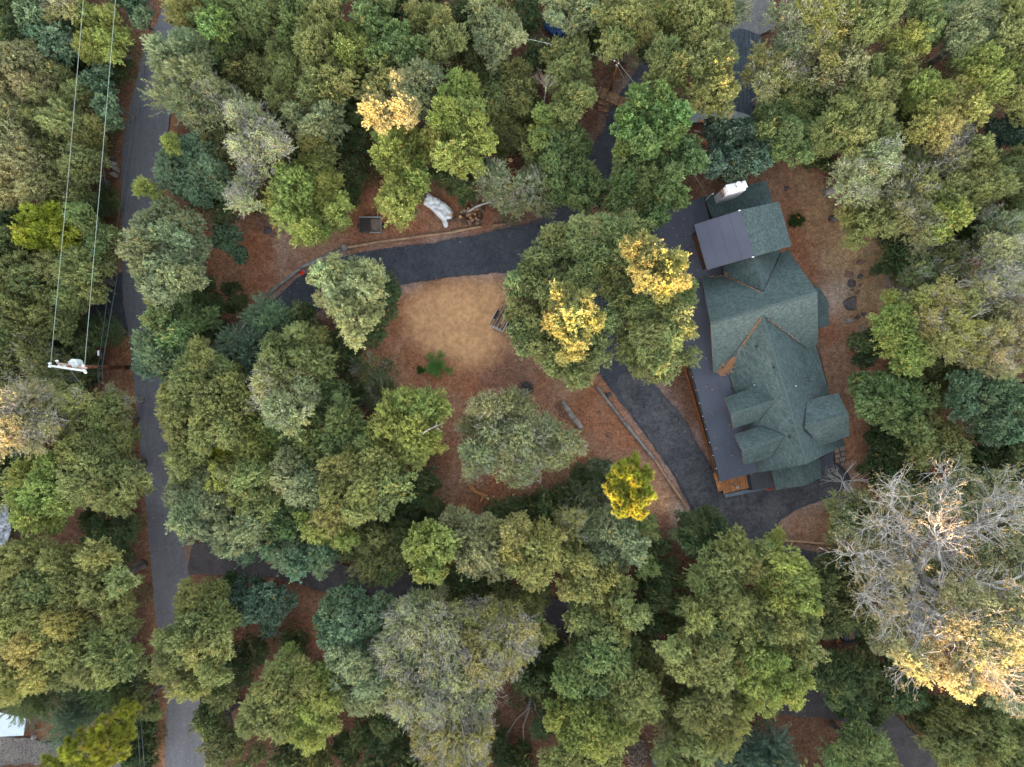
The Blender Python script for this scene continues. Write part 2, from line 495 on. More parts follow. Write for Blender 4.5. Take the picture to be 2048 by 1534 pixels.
    me = np_mesh('ground', Vt, F, [m], attrs={'soil': ('FLOAT_COLOR', col), 'litter': ('FLOAT', rough.ravel())}, smooth=True)
    tag(link('ground', me), kind='structure')
build_ground()

def paving(name, poly, z, material, seed, th=0.2, jit=1.2, step=9):
    pts = smooth_ring(poly, step, jit, seed)
    w = [P(u, v, 0) for u, v in pts]
    mb = MB()
    mb.slab([(p.x, p.y, z) for p in w], th)
    # let Blender split the big outline into triangles
    me = to_mesh(name, mb.v, mb.f, material, mb.m)
    bm = bmesh.new(); bm.from_mesh(me)
    bmesh.ops.triangulate(bm, faces=bm.faces[:], ngon_method='EAR_CLIP')
    bm.to_mesh(me); bm.free()
    return tag(link(name, me), kind='structure')

def asphalt(name, c1, c2, speck=0.35, wear=0.5, streak=None, sc_big=0.25, crack=0.0):
    m, nt, b = new_mat(name)
    N, L = nt.nodes, nt.links
    tc = N.new('ShaderNodeTexCoord')
    mp = N.new('ShaderNodeMapping'); L.new(tc.outputs['Object'], mp.inputs['Vector'])
    if streak: mp.inputs['Scale'].default_value = streak
    n1 = N.new('ShaderNodeTexNoise'); n1.inputs['Scale'].default_value = sc_big; n1.inputs['Detail'].default_value = 7; n1.inputs['Roughness'].default_value = 0.65
    L.new(mp.outputs[0], n1.inputs['Vector'])
    vo = N.new('ShaderNodeTexVoronoi'); vo.inputs['Scale'].default_value = 16; L.new(tc.outputs['Object'], vo.inputs['Vector'])
    n2 = N.new('ShaderNodeTexNoise'); n2.inputs['Scale'].default_value = 2.0; n2.inputs['Detail'].default_value = 9; n2.inputs['Distortion'].default_value = 1.5
    L.new(tc.outputs['Object'], n2.inputs['Vector'])
    r = N.new('ShaderNodeValToRGB'); r.color_ramp.elements[0].position = 0.36; r.color_ramp.elements[1].position = 0.66
    r.color_ramp.elements[0].color = (*c1, 1); r.color_ramp.elements[1].color = (*c2, 1)
    L.new(n1.outputs['Fac'], r.inputs['Fac'])
    s = N.new('ShaderNodeSeparateColor'); L.new(vo.outputs['Color'], s.inputs[0])
    mr = N.new('ShaderNodeMapRange'); mr.inputs['To Min'].default_value = 1 - speck; mr.inputs['To Max'].default_value = 1 + speck
    L.new(s.outputs[0], mr.inputs['Value'])
    m2 = N.new('ShaderNodeMapRange'); m2.inputs['From Min'].default_value = 0.3; m2.inputs['From Max'].default_value = 0.7
    m2.inputs['To Min'].default_value = 1 - wear * 0.3; m2.inputs['To Max'].default_value = 1 + wear * 0.3
    L.new(n2.outputs['Fac'], m2.inputs['Value'])
    mm = N.new('ShaderNodeMath'); mm.operation = 'MULTIPLY'; L.new(mr.outputs[0], mm.inputs[0]); L.new(m2.outputs[0], mm.inputs[1])
    vs = N.new('ShaderNodeVectorMath'); vs.operation = 'SCALE'; L.new(r.outputs[0], vs.inputs[0]); L.new(mm.outputs[0], vs.inputs['Scale'])
    if crack:
        dn = N.new('ShaderNodeTexNoise'); dn.inputs['Scale'].default_value = 1.2; dn.inputs['Detail'].default_value = 5; L.new(tc.outputs['Object'], dn.inputs['Vector'])
        ad = N.new('ShaderNodeVectorMath'); ad.operation = 'MULTIPLY_ADD'; ad.inputs[1].default_value = (2.2, 2.2, 0)
        L.new(dn.outputs['Color'], ad.inputs[0]); L.new(tc.outputs['Object'], ad.inputs[2])
        ve = N.new('ShaderNodeTexVoronoi'); ve.feature = 'DISTANCE_TO_EDGE'; ve.inputs['Scale'].default_value = 0.22; L.new(ad.outputs[0], ve.inputs['Vector'])
        cr = N.new('ShaderNodeMapRange'); cr.inputs['From Max'].default_value = 0.008; cr.inputs['To Min'].default_value = 1 - 0.65 * crack; L.new(ve.outputs['Distance'], cr.inputs['Value'])
        sp = N.new('ShaderNodeTexNoise'); sp.inputs['Scale'].default_value = 0.9; sp.inputs['Detail'].default_value = 4; L.new(tc.outputs['Object'], sp.inputs['Vector'])
        st = N.new('ShaderNodeMapRange'); st.inputs['From Min'].default_value = 0.62; st.inputs['From Max'].default_value = 0.70; st.inputs['To Min'].default_value = 1; st.inputs['To Max'].default_value = 1 - 0.3 * crack; L.new(sp.outputs['Fac'], st.inputs['Value'])
        cm = N.new('ShaderNodeMath'); cm.operation = 'MULTIPLY'; L.new(cr.outputs[0], cm.inputs[0]); L.new(st.outputs[0], cm.inputs[1])
        v3 = N.new('ShaderNodeVectorMath'); v3.operation = 'SCALE'; L.new(vs.outputs[0], v3.inputs[0]); L.new(cm.outputs[0], v3.inputs['Scale']); vs = v3
    L.new(vs.outputs[0], b.inputs['Base Color'])
    b.inputs['Roughness'].default_value = 0.85; b.inputs['Specular IOR Level'].default_value = 0.3
    bp = N.new('ShaderNodeBump'); bp.inputs['Strength'].default_value = 0.3; bp.inputs['Distance'].default_value = 0.02
    L.new(vo.outputs['Distance'], bp.inputs['Height']); L.new(bp.outputs[0], b.inputs['Normal'])
    return m

A_ROAD = asphalt('old_asphalt', (0.108, 0.108, 0.126), (0.142, 0.138, 0.155), 0.10, 0.5, (1.6, 0.18, 1), 0.6)
A_NEW = asphalt('sealed_asphalt', (0.036, 0.040, 0.051), (0.060, 0.065, 0.080), 0.10, 1.0, crack=0.4)
A_MID = asphalt('worn_asphalt', (0.044, 0.045, 0.052), (0.092, 0.089, 0.096), 0.12, 1.3, None, 0.35, crack=1.0)
A_SLATE = asphalt('streaked_asphalt', (0.018, 0.026, 0.036), (0.075, 0.095, 0.12), 0.25, 0.6, (5.0, 0.25, 1), 1.5)
A_CONC = asphalt('driveway_concrete', (0.13, 0.125, 0.13), (0.18, 0.17, 0.17), 0.2, 0.7, (2.5, 0.4, 1), 0.8)
A_GRAV = asphalt('gravel', (0.10, 0.092, 0.095), (0.17, 0.15, 0.14), 0.55, 1.0)
C_PALE = asphalt('pale_concrete', (0.20, 0.24, 0.23), (0.28, 0.31, 0.30), 0.15, 0.8)

paving('road', ROAD, 0.05, A_ROAD, 1, jit=0.7)
paving('road_turnout', SIDE_TURN, 0.042, A_NEW, 2, jit=1.0)
paving('pavement_apron', APRON, 0.03, C_PALE, 21, jit=1.5, step=4)
# the driveway loop: sealed to the north-west, worn past the house
cut = lambda f: [p for p in UP_DRIVE if f(p)]
paving('driveway', UP_DRIVE, 0.034, A_NEW, 3)
WORN = [(1236, 760), (1262, 745), (1300, 775), (1330, 800), (1357, 830), (1374, 855), (1389, 885), (1406, 914), (1424, 946), (1446, 990), (1470, 964), (1560, 954), (1655, 930),
        (1680, 940), (1694, 960), (1666, 990), (1636, 996), (1597, 1012), (1568, 1027), (1552, 1042), (1546, 1060), (1552, 1082), (1572, 1098), (1599, 1104), (1659, 1112), (1740, 1106), (1815, 1110), (1815, 1160),
        (1700, 1160), (1560, 1145), (1472, 1105), (1424, 1070), (1396, 1030), (1372, 988), (1352, 950), (1327, 913), (1295, 869), (1273, 839), (1253, 812)]
paving('driveway_worn_surface', WORN, 0.040, A_MID, 4, th=0.1, jit=2.0)
A_LOW = asphalt('brown_grey_asphalt', (0.045, 0.042, 0.048), (0.072, 0.063, 0.067), 0.2, 0.6, None, 0.5)
paving('lower_driveway', LOW_DRIVE, 0.038, A_LOW, 5)
paving('gravel_drive', GRAVEL_L, 0.0, A_GRAV, 6, jit=2.5)
paving('concrete_driveway', CONCRETE_T, 0.046, A_CONC, 7, jit=0.5)
paving('asphalt_apron', SLATE_T, 0.042, A_SLATE, 8, jit=0.8)
paving('concrete_kerb', CURB_T, 0.16, C_PALE, 9, jit=0.4)

# unseen ridge added to block the low sun, notched so chosen crowns stay lit
def build_sun_block():
    te = math.tan(SUN_EL)
    sx, sy = SUN_AZ; l = math.hypot(sx, sy); sx /= l; sy /= l
    lx, ly = -sy, sx          # across the sun's direction
    D0 = 260.0
    def lat(u, v, z):
        p = P(u, v, z); return p.x * lx + p.y * ly
    gaps = []
    # (photo columns that catch the last sun: place at which it is measured, half width m, height that is lit at the picture's middle)
    for u, v, w, t in ((782, 215, 2.6, GAP_A), (1135, 640, 2.8, GAP_B), (1266, 975, 1.3, 10.8), (1325, 560, 3.2, GAP_B), (1910, 1250, 6.8, GAP_F), (12, 850, 2.6, GAP_L)):
        gaps.append((lat(u, v, 11), w, t))
    Lc = np.arange(-400, 400, 0.5)
    prof = np.full(Lc.shape, 24.0) + 2.0 * vnoise(Lc, Lc * 0, 9, 5) + D0 * te
    for c, w, t in gaps:
        k = np.clip((np.abs(Lc - c) - w) / 0.8, 0, 1)
        prof = np.minimum(prof, (t + 1.5 * vnoise(Lc, Lc * 0, 1.8, 6) + D0 * te) * (1 - k) + prof * k)
    fade = np.clip((400 - np.abs(Lc)) / 150, 0.05, 1)
    prof = prof * fade
    V, F = [], []
    rows = ((-40, 0.0), (-22, 0.55), (0, 1.0), (26, 0.6), (60, 0.0))
    for off, hf in rows:
        for i, L_ in enumerate(Lc):
            d = D0 + off
            V.append((sx * d + lx * L_, sy * d + ly * L_, prof[i] * hf - (0.4 if hf == 0 else 0)))
    n = len(Lc)
    for r in range(len(rows) - 1):
        for i in range(n - 1):
            F.append((r * n + i, r * n + i + 1, (r + 1) * n + i + 1, (r + 1) * n + i))
    tag(link('sun_block_ridge', to_mesh('sun_block_ridge', V, F, mat('sun_block_green', (0.07, 0.075, 0.035), 0.95, 0.3, 0.3))), kind='structure')
GAP_A, GAP_B, GAP_F, GAP_L = 14.4, 12.4, 12.2, 11.8
build_sun_block()
# ------------------------------------------------------------------ foliage
def unit(n):
    v = rng.normal(size=(n, 3)); return v / np.linalg.norm(v, axis=1, keepdims=True)

class Leafy:
    """leaves (rhombi) and twigs (three-sided tapering spikes) gathered in numpy"""
    def __init__(s): s.V = []; s.F = []; s.n = 0; s.t = []; s.d = []; s.tw = []
    def leaves(s, pos, dirs, L, W, tint, dry):
        n = len(pos)
        if n == 0: return
        r = rng.normal(size=(n, 3)); nrm = r - (r * dirs).sum(1, keepdims=True) * dirs
        nrm += np.array([0, 0, 1.9]); nrm -= (nrm * dirs).sum(1, keepdims=True) * dirs
        nrm /= np.linalg.norm(nrm, axis=1, keepdims=True) + 1e-9
        sd = np.cross(dirs, nrm)
        l = (L * rng.uniform(0.7, 1.3, n))[:, None]; w = (W * rng.uniform(0.7, 1.3, n))[:, None]
        a = pos; b = pos + dirs * l * 0.5 + sd * w * 0.5; c = pos + dirs * l; d = pos + dirs * l * 0.5 - sd * w * 0.5
        s.V.append(np.stack([a, b, c, d], 1).reshape(-1, 3))
        s.F.append(np.arange(n * 4).reshape(n, 4) + s.n); s.n += n * 4
        s.t.append(np.repeat(np.clip(tint + rng.normal(0, 0.08, n), 0, 1), 4)); s.d.append(np.repeat(dry, 4))
        s.tw.append(np.zeros(n, np.int32))
    def spikes(s, a, b, r, r2=None):
        n = len(a)
        if n == 0: return
        d = b - a; L = np.linalg.norm(d, axis=1, keepdims=True) + 1e-9; d = d / L
        ref = np.array([0.3, 0.5, 0.81]); x = np.cross(d, ref); x /= np.linalg.norm(x, axis=1, keepdims=True) + 1e-9
        y = np.cross(d, x)
        r = np.broadcast_to(np.asarray(r, float), (n,))[:, None]
        r2 = r * 0.55 if r2 is None else np.broadcast_to(np.asarray(r2, float), (n,))[:, None]
        ring = []
        for base, rr in ((a, r), (b, r2)):
            for k in range(3):
                t = 2 * math.pi * k / 3
                ring.append(base + (x * math.cos(t) + y * math.sin(t)) * rr)
        V = np.stack(ring, 1).reshape(-1, 3)
        base = (np.arange(n) * 6)[:, None, None] + s.n
        q = np.array([[0, 1, 4, 3], [1, 2, 5, 4], [2, 0, 3, 5]])[None]
        s.V.append(V); s.F.append((base + q).reshape(-1, 4)); s.n += n * 6
        s.t.append(np.full(n * 6, 0.5)); s.d.append(np.zeros(n * 6)); s.tw.append(np.ones(n * 3, np.int32))
    def mesh(s, name, twig):
        return np_mesh(name, np.concatenate(s.V), np.concatenate(s.F), [LEAF, twig], np.concatenate(s.tw),
                       {'tint': ('FLOAT', np.concatenate(s.t)), 'dry': ('FLOAT', np.concatenate(s.d))})

KINDS = {
    'o': dict(ns=19, sr=0.31, sl=0.36, sp=56, lf=20, L=0.150, W=0.085, up=0.35, tr=0.009, ts=0.25, dry=0.04, twig=TWIG_D),
    'f': dict(ns=16, sr=0.33, sl=0.70, sp=52, lf=20, L=0.19, W=0.050, up=0.60, tr=0.009, ts=0.3, dry=0.03, twig=TWIG),
    'g': dict(ns=20, sr=0.29, sl=0.26, sp=46, lf=17, L=0.22, W=0.145, up=0.40, tr=0.010, ts=0.10, dry=0.01, twig=TWIG_D),
    't': dict(ns=15, sr=0.34, sl=0.50, sp=46, lf=17, L=0.15, W=0.08, up=0.35, tr=0.011, ts=0.55, dry=0.08, twig=TWIG),
    'b': dict(ns=15, sr=0.34, sl=0.50, sp=42, lf=14, L=0.15, W=0.08, up=0.30, tr=0.014, ts=0.8, dry=0.16, twig=TWIG),
    'w': dict(ns=11, sr=0.42, sl=1.00, sp=28, lf=28, L=0.21, W=0.045, up=0.15, tr=0.010, ts=0.3, dry=0.02, twig=TWIG),
}
def make_lobe(kind, R, seed):
    k = KINDS[kind]
    S = Leafy()
    LS = rng.uniform(0.8, 1.25)
    ns = max(7, int(k['ns'] * (0.55 + 0.225 * R)))
    # sub-clumps spread over the upper shell
    d = unit(ns * 3); d = d[d[:, 2] > -0.45][:ns]
    ax = np.array([rng.uniform(0.75, 1.2), rng.uniform(0.75, 1.15), 0.85])
    cc = d * (R * rng.uniform(0.48, 0.84, (len(d), 1))) * ax
    cc = np.concatenate([cc, unit(2) * R * 0.15])
    sr = R * k['sr'] * rng.uniform(0.65, 1.2, len(cc))
    for c, r in zip(cc, sr):
        dens = (r / 0.8) ** 2
        n = max(6, int(k['sp'] * dens * 1.15))
        u = unit(int(n * 1.5)); u = u[u[:, 2] > -0.55][:n]; n = len(u)
        root = c + u * (r * rng.uniform(0.45, 0.95, (n, 1)))
        out = (c / (np.linalg.norm(c) + 1e-6)) * 0.6 + u * 0.9 + np.array([0, 0, k['up']]) + rng.normal(0, 0.33, (n, 3))
        out /= np.linalg.norm(out, axis=1, keepdims=True)
        ln = k['sl'] * rng.uniform(0.6, 1.25, n) * np.where(rng.random(n) < 0.10, 1.25 if kind in 'fw' else 1.7, 1.0)
        tip = root + out * ln[:, None]
        if kind == 'w': tip[:, 2] -= 0.3 * ln
        sel = rng.random(n) < k['ts']
        S.spikes(root[sel] - out[sel] * 0.12, tip[sel], k['tr'] * rng.uniform(0.7, 1.5, sel.sum()))
        m = k['lf']
        t = rng.uniform(0.1, 1.05, (n, m))
        pos = root[:, None] + (tip - root)[:, None] * t[..., None] + rng.normal(0, 0.045, (n, m, 3))
        dr = out[:, None] * 0.55 + rng.normal(0, 0.5, (n, m, 3)); dr /= np.linalg.norm(dr, axis=2, keepdims=True)
        if kind in 'fw': dr = out[:, None] * 1.2 + rng.normal(0, 0.35, (n, m, 3)); dr /= np.linalg.norm(dr, axis=2, keepdims=True)
        clump = rng.normal(0.5, 0.08)
        tint = np.repeat(np.clip(clump + rng.normal(0, 0.09, n), 0, 1), m)
        dry = np.repeat((rng.random(n) < k['dry']) * rng.uniform(0.4, 1, n), m)
        S.leaves(pos.reshape(-1, 3), dr.reshape(-1, 3), k['L'] * LS, k['W'] * LS, tint, dry)
    if kind in 'bt':
        # bare, forking branchlets that stand proud of the leaves
        nb = 11 if kind == 'b' else 3
        u = unit(nb * 3); u = u[u[:, 2] > -0.2][:nb]
        a = np.tile(np.array([[0, 0, -R * 0.5]]), (len(u), 1)); rad = 0.044 if kind == 'b' else 0.032
        cur = [(a, u * R * 0.45 * ax, rad)]
        for lev in range(4):
            nxt = []
            for A, B, rr in cur:
                S.spikes(A, B, rr, rr * 0.7)
                D = B - A; ll = np.linalg.norm(D, axis=1, keepdims=True); D = D / ll
                for _ in range(2 if lev else 3):
                    E = D + rng.normal(0, 0.42, D.shape) + np.array([0, 0, 0.12]); E /= np.linalg.norm(E, axis=1, keepdims=True)
                    ln2 = R * (0.42, 0.30, 0.24, 0.18)[lev] * rng.uniform(0.6, 1.3, (len(B), 1))
                    nxt.append((B, B + E * ln2, rr * 0.62))
            cur = nxt
        for A, B, rr in cur: S.spikes(A, B, max(rr, 0.012), 0.008)
    return S.mesh('crown', k['twig'])

def make_pine(R, seed):
    S = Leafy()
    nt_ = int(60 * (R / 1.4) ** 2)
    u = unit(nt_ * 3); u = u[u[:, 2] > -0.4][:nt_]
    c = u * (R * rng.uniform(0.45, 1.0, (len(u), 1))) * np.array([1, 1, 0.8])
    S.spikes(np.zeros_like(c) + np.array([0, 0, -0.3 * R]), c, 0.03, 0.012)
    for p, q in zip(c, u):
        n = 110
        d = unit(n) + q * 0.6 + np.array([0, 0, 0.35]); d /= np.linalg.norm(d, axis=1, keepdims=True)
        S.leaves(np.repeat(p[None], n, 0), d, 0.36, 0.040, np.full(n, np.clip(rng.normal(0.5, 0.15), 0, 1)), np.full(n, (rng.random() < 0.12) * 0.5))
    return S.mesh('crown', TWIG_D)

LOBES = {}
for kd, nM in (('o', 6), ('f', 2), ('g', 3), ('t', 3), ('b', 4), ('w', 2)):
    LOBES[kd] = [(2.2, [make_lobe(kd, 2.2, i) for i in range(nM)]), (1.3, [make_lobe(kd, 1.3, i) for i in range(max(2, nM // 2))])]
LOBES['p'] = [(1.5, [make_pine(1.5, i) for i in range(3)]), (1.0, [make_pine(1.0, i) for i in range(2)])]

COL = {
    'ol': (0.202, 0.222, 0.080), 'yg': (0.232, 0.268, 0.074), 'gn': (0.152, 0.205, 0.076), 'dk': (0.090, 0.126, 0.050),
    'bl': (0.136, 0.202, 0.112), 'sg': (0.222, 0.256, 0.135), 'ye': (0.275, 0.268, 0.092), 'br': (0.158, 0.228, 0.072),
    'tn': (0.250, 0.244, 0.118), 'bk': (0.092, 0.140, 0.092), 'do': (0.145, 0.166, 0.062), 'wl': (0.20, 0.27, 0.17), 'pn': (0.215, 0.240, 0.035),
    'ps': (0.300, 0.325, 0.160), 'lm': (0.225, 0.250, 0.026), 'gc': (0.190, 0.228, 0.090),
}
CNAME = {'gc': 'soft green', 'ol': 'olive green', 'yg': 'yellow-green', 'gn': 'mid green', 'dk': 'dark green', 'bl': 'bluish green', 'sg': 'sage green', 'ye': 'yellowing',
         'br': 'bright green', 'tn': 'tan and olive', 'bk': 'dark blue-green', 'do': 'dull olive', 'wl': 'pale green', 'pn': 'golden green', 'ps': 'pale yellow-green', 'lm': 'lime yellow'}
KNAME = {'o': 'dense leafy tree', 'f': 'feathery tree', 'g': 'broad-leaved tree', 't': 'twiggy thin-leaved tree', 'b': 'half-bare tree with pale twigs', 'w': 'tree with drooping fronds', 'p': 'pine tree'}
KOBJ = {'o': 'oak_tree', 'f': 'feathery_tree', 'g': 'broadleaf_tree', 't': 'twiggy_tree', 'b': 'bare_tree', 'w': 'drooping_tree', 'p': 'pine_tree'}

def crooked(a, b, n, amp, rnd):
    a = Vector(a); b = Vector(b); pts = [a]
    L = (b - a).length
    for i in range(1, n):
        t = i / n
        pts.append(a.lerp(b, t) + Vector((rnd.uniform(-1, 1), rnd.uniform(-1, 1), rnd.uniform(-.6, .6))) * L * amp)
    pts.append(b)
    return pts

BUSHES = []
GROW = 1.06
def cy_(l): return sum(q[1] for q in l) / len(l)
def tree(kind, col, h, lobes, where, base=None, sat=1, bark=None, trunk_r=None, dome=0.30):
    rnd = random.Random(lobes[0][0] * 7919 + lobes[0][1] * 104729 + ord(kind))
    if max(l[0] for l in lobes) < 300 and cy_(lobes) < 780: h = min(h, 8.8)
    bark = bark or (BARK_P if kind in 'bt' else BARK)
    # crown centres in the place
    cx = sum(l[0] for l in lobes) / len(lobes); cy = sum(l[1] for l in lobes) / len(lobes)
    spots = []
    for l in lobes:
        u, v, r = l[:3]
        rm = r * K * (H - h) / H * GROW
        dist = math.hypot(u - cx, v - cy) * K
        top = (l[3] if len(l) > 3 else h - dome * dist + rnd.uniform(-1.3, 0.3))
        z = max(top - rm * 0.85, rm * 0.55)
        spots.append((P(u, v, z), rm, u, v))
    c0 = P(cx, cy, h * 0.6)
    base = P(*base, 0) if base else Vector((c0.x, c0.y, 0))
    e = empty(KOBJ[kind], base, ('%s %s %s' % (CNAME[col], KNAME[kind], where)), 'tree')
    tr = trunk_r or 0.05 + 0.022 * h * (0.7 + 0.12 * len(lobes))
    mean = sum((s[0] for s in spots), Vector()) / len(spots)
    fork = Vector((base.x * 0.45 + mean.x * 0.55, base.y * 0.45 + mean.y * 0.55, mean.z * 0.52))
    mb = MB(); pts = crooked(base - Vector((0, 0, 0.3)), fork, 4, 0.03, rnd)
    mb.tube(pts, [tr * 1.35, tr * 1.05, tr * 0.95, tr * 0.85, tr * 0.75], 8)
    mb.build('trunk', bark, e, smooth=True)
    mb = MB()
    for (c, rm, u, v) in spots:
        pts = crooked(fork, c, 4, 0.05, rnd)
        mb.tube(pts, [tr * 0.62, tr * 0.5, tr * 0.36, tr * 0.26, tr * 0.14], 6)
    mb.build('branches', bark, e, smooth=True)
    cc = COL[col]
    f = 1.0
    def put(c, rm, kd=kind):
        sets = LOBES[kd]
        R0, ms = sets[0] if (rm > 1.65 or len(sets) == 1) else sets[1]
        me = ms[rnd.randrange(len(ms))]
        o = link('crown', me, e, c - base)
        s = rm / R0
        o.scale = (s * rnd.uniform(0.84, 1.16), s * rnd.uniform(0.86, 1.12), s * rnd.uniform(0.95, 1.35))
        o.rotation_euler = (rnd.uniform(-.35, .35), rnd.uniform(-.35, .35), rnd.uniform(0, 6.28))
        j = rnd.uniform(0.86, 1.14); w = rnd.uniform(-0.07, 0.07)
        o.color = (cc[0] * j * (1 + w), cc[1] * j, cc[2] * j * (1 - w), 1)
    for (c, rm, u, v) in spots:
        put(c, rm)
        for _ in range(sat if (rm > 1.3 and rnd.random() < 0.6) or sat > 1 else 0):
            a = rnd.uniform(0, 6.28); q = rnd.uniform(0.65, 0.95) * rm
            put(c + Vector((math.cos(a) * q, math.sin(a) * q, -rm * rnd.uniform(0.0, 0.6))), rm * rnd.uniform(0.4, 0.62))
    BUSHES.append((mean.x, mean.y, max(1.5, max(s[1] for s in spots) * 1.6)))
    return e
T = tree
# ------------------------------------------------------------------ the trees, west verge
T('o', 'dk', 8, [(15, 20, 45), (50, 55, 35), (20, 75, 30)], 'in the top left corner of the wood')
T('g', 'bl', 9, [(100, 15, 42), (85, 65, 34), (118, 88, 32), (70, 30, 30)], 'beside the top left corner, left of the high wire')
T('t', 'tn', 10, [(135, 8, 32), (112, 22, 22)], 'at the top edge beside the high wire')
T('o', 'yg', 11, [(185, 58, 46), (212, 92, 42), (168, 38, 28), (228, 45, 28), (190, 100, 34)], 'between the two high wires near the top')
T('g', 'bl', 8, [(262, 12, 34), (285, 38, 20), (240, 8, 20)], 'at the top edge left of the road')
T('o', 'dk', 5, [(150, 120, 34), (235, 150, 28), (178, 145, 30)], 'under the yellow-green crown beside the north verge', sat=2)
T('o', 'tn', 11, [(30, 130, 45), (72, 118, 44), (25, 195, 52), (65, 175, 40), (10, 160, 30)], 'at the left edge, upper of the big verge crowns')
T('o', 'ol', 11, [(110, 185, 48), (135, 240, 50), (85, 245, 46), (160, 195, 34), (170, 260, 38)], 'west of the road beneath the left high wire')
T('o', 'tn', 10.5, [(30, 270, 52), (70, 310, 50), (25, 340, 48), (75, 375, 42), (20, 390, 38), (40, 225, 35)], 'at the left edge above the lime yellow dome')
T('o', 'do', 9.5, [(130, 310, 50), (170, 330, 42), (125, 365, 42), (180, 285, 36), (155, 390, 30)], 'west of the road beside the four grey rocks')
T('g', 'bl', 8, [(205, 178, 30), (218, 220, 28), (208, 150, 22), (222, 245, 20)], 'beside the road verge under the right high wire')
T('o', 'dk', 4.5, [(210, 400, 26), (195, 300, 20), (200, 430, 24), (180, 420, 26)], 'low on the verge south of the grey rocks', sat=2)
T('o', 'dk', 6, [(15, 430, 34), (30, 450, 28)], 'at the left edge in the gap beside the lime dome')
T('o', 'lm', 11, [(75, 448, 38), (112, 445, 40), (140, 470, 32), (95, 475, 34), (55, 465, 26)], 'as a round dome west of the road', dome=0.1)
T('o', 'gn', 9, [(185, 445, 34), (200, 478, 28), (165, 425, 24)], 'between the lime dome and the road')
T('o', 'do', 11, [(45, 520, 52), (20, 550, 44), (65, 570, 46), (15, 490, 32)], 'at the left edge below the lime dome')
T('o', 'ol', 10.5, [(120, 530, 52), (165, 545, 48), (145, 590, 46), (190, 520, 36), (195, 570, 30)], 'west of the road turnout')
T('o', 'do', 10, [(30, 620, 50), (85, 625, 50), (130, 640, 40), (60, 660, 34), (15, 660, 34)], 'at the left edge above the utility pole')
T('w', 'dk', 5, [(208, 662, 24), (224, 672, 18)], 'beside the pale apron of the turnout', sat=2)
T('o', 'dk', 5.5, [(160, 660, 30), (180, 690, 24)], 'low beside the utility pole cables', sat=2)
T('t', 'do', 8, [(40, 735, 50), (90, 745, 40), (20, 700, 40), (70, 700, 36), (130, 760, 34)], 'beneath the crossarm of the utility pole')
T('o', 'dk', 5, [(120, 705, 34), (150, 720, 28), (160, 770, 30), (175, 750, 20)], 'low behind the utility pole', sat=2)
T('o', 'ol', 9, [(212, 842, 46), (188, 822, 32), (235, 870, 34)], 'left of the road, below the red bank by the pole')
T('t', 'tn', 7, [(240, 795, 22), (252, 815, 22), (222, 790, 18)], 'thin at the roadside just below the red bank')
T('b', 'tn', 13.6, [(20, 825, 48), (55, 800, 36), (15, 870, 36), (40, 850, 40), (85, 835, 34), (70, 870, 30)], 'catching the last sun at the left edge', dome=0.1)
T('t', 'ol', 10.5, [(110, 800, 38), (140, 830, 38), (150, 800, 26), (125, 860, 30)], 'beside the sunlit half-bare tree at the left edge')
T('o', 'yg', 11, [(60, 990, 46), (100, 980, 46), (50, 960, 32), (90, 1030, 38), (130, 1000, 40), (60, 1040, 30), (100, 930, 36)], 'west of the road above the pale roof at the left edge')
T('o', 'ol', 11, [(150, 930, 46), (190, 910, 42), (180, 960, 46), (225, 905, 42), (245, 950, 42), (255, 985, 34), (220, 990, 38), (150, 900, 30), (275, 960, 28)], 'overhanging the left kerb of the road')
T('o', 'dk', 5, [(35, 920, 36), (15, 950, 26), (155, 880, 26), (60, 905, 26)], 'in the dark gap at the left edge', sat=2)
T('o', 'dk', 7, [(222, 1050, 34), (250, 1072, 32), (200, 1075, 30), (235, 1095, 28), (190, 1040, 26)], 'left of the road above the big bottom left crowns')
T('o', 'ol', 11, [(35, 1125, 50), (85, 1110, 50), (30, 1180, 48), (80, 1170, 46), (120, 1140, 42)], 'at the left edge, first of the big lower crowns')
T('o', 'ol', 11.5, [(165, 1130, 48), (200, 1160, 46), (160, 1190, 50), (225, 1200, 44), (250, 1150, 34), (195, 1110, 34), (240, 1240, 38)], 'beside the road opposite the side driveway')
T('o', 'ye', 11.5, [(30, 1245, 56), (85, 1230, 52), (60, 1290, 52), (20, 1320, 46), (75, 1345, 42), (30, 1370, 36), (130, 1240, 44)], 'at the left edge above the corrugated roof')
T('o', 'ol', 11, [(135, 1300, 50), (185, 1285, 46), (235, 1295, 42), (180, 1335, 38), (120, 1350, 40), (250, 1325, 34), (215, 1345, 28)], 'left of the road above the drooping fronds')
T('w', 'dk', 8, [(20, 1385, 34), (60, 1395, 32), (95, 1385, 32)], 'over the corrugated roof')
T('w', 'wl', 5, [(165, 1425, 34), (130, 1450, 30), (195, 1395, 34), (140, 1415, 26), (150, 1470, 20)], 'on the gravel in the bottom left')
T('w', 'gn', 6, [(235, 1385, 32), (215, 1365, 30), (255, 1365, 28)], 'under the service cables in the bottom left')
T('o', 'do', 7, [(285, 1400, 26), (262, 1400, 28), (300, 1420, 20)], 'beside the road verge near the wooden rails')
T('p', 'pn', 10, [(165, 1500, 36), (205, 1480, 34), (140, 1525, 32), (185, 1530, 34), (240, 1450, 30), (225, 1500, 34), (245, 1480, 26), (105, 1530, 24), (255, 1420, 22), (215, 1450, 26)], 'with rosette needles in the bottom left corner', sat=0)
T('g', 'dk', 4, [(290, 1450, 24), (285, 1490, 26), (290, 1525, 24), (270, 1510, 22)], 'hedge-like beside the verge at the bottom', sat=1)
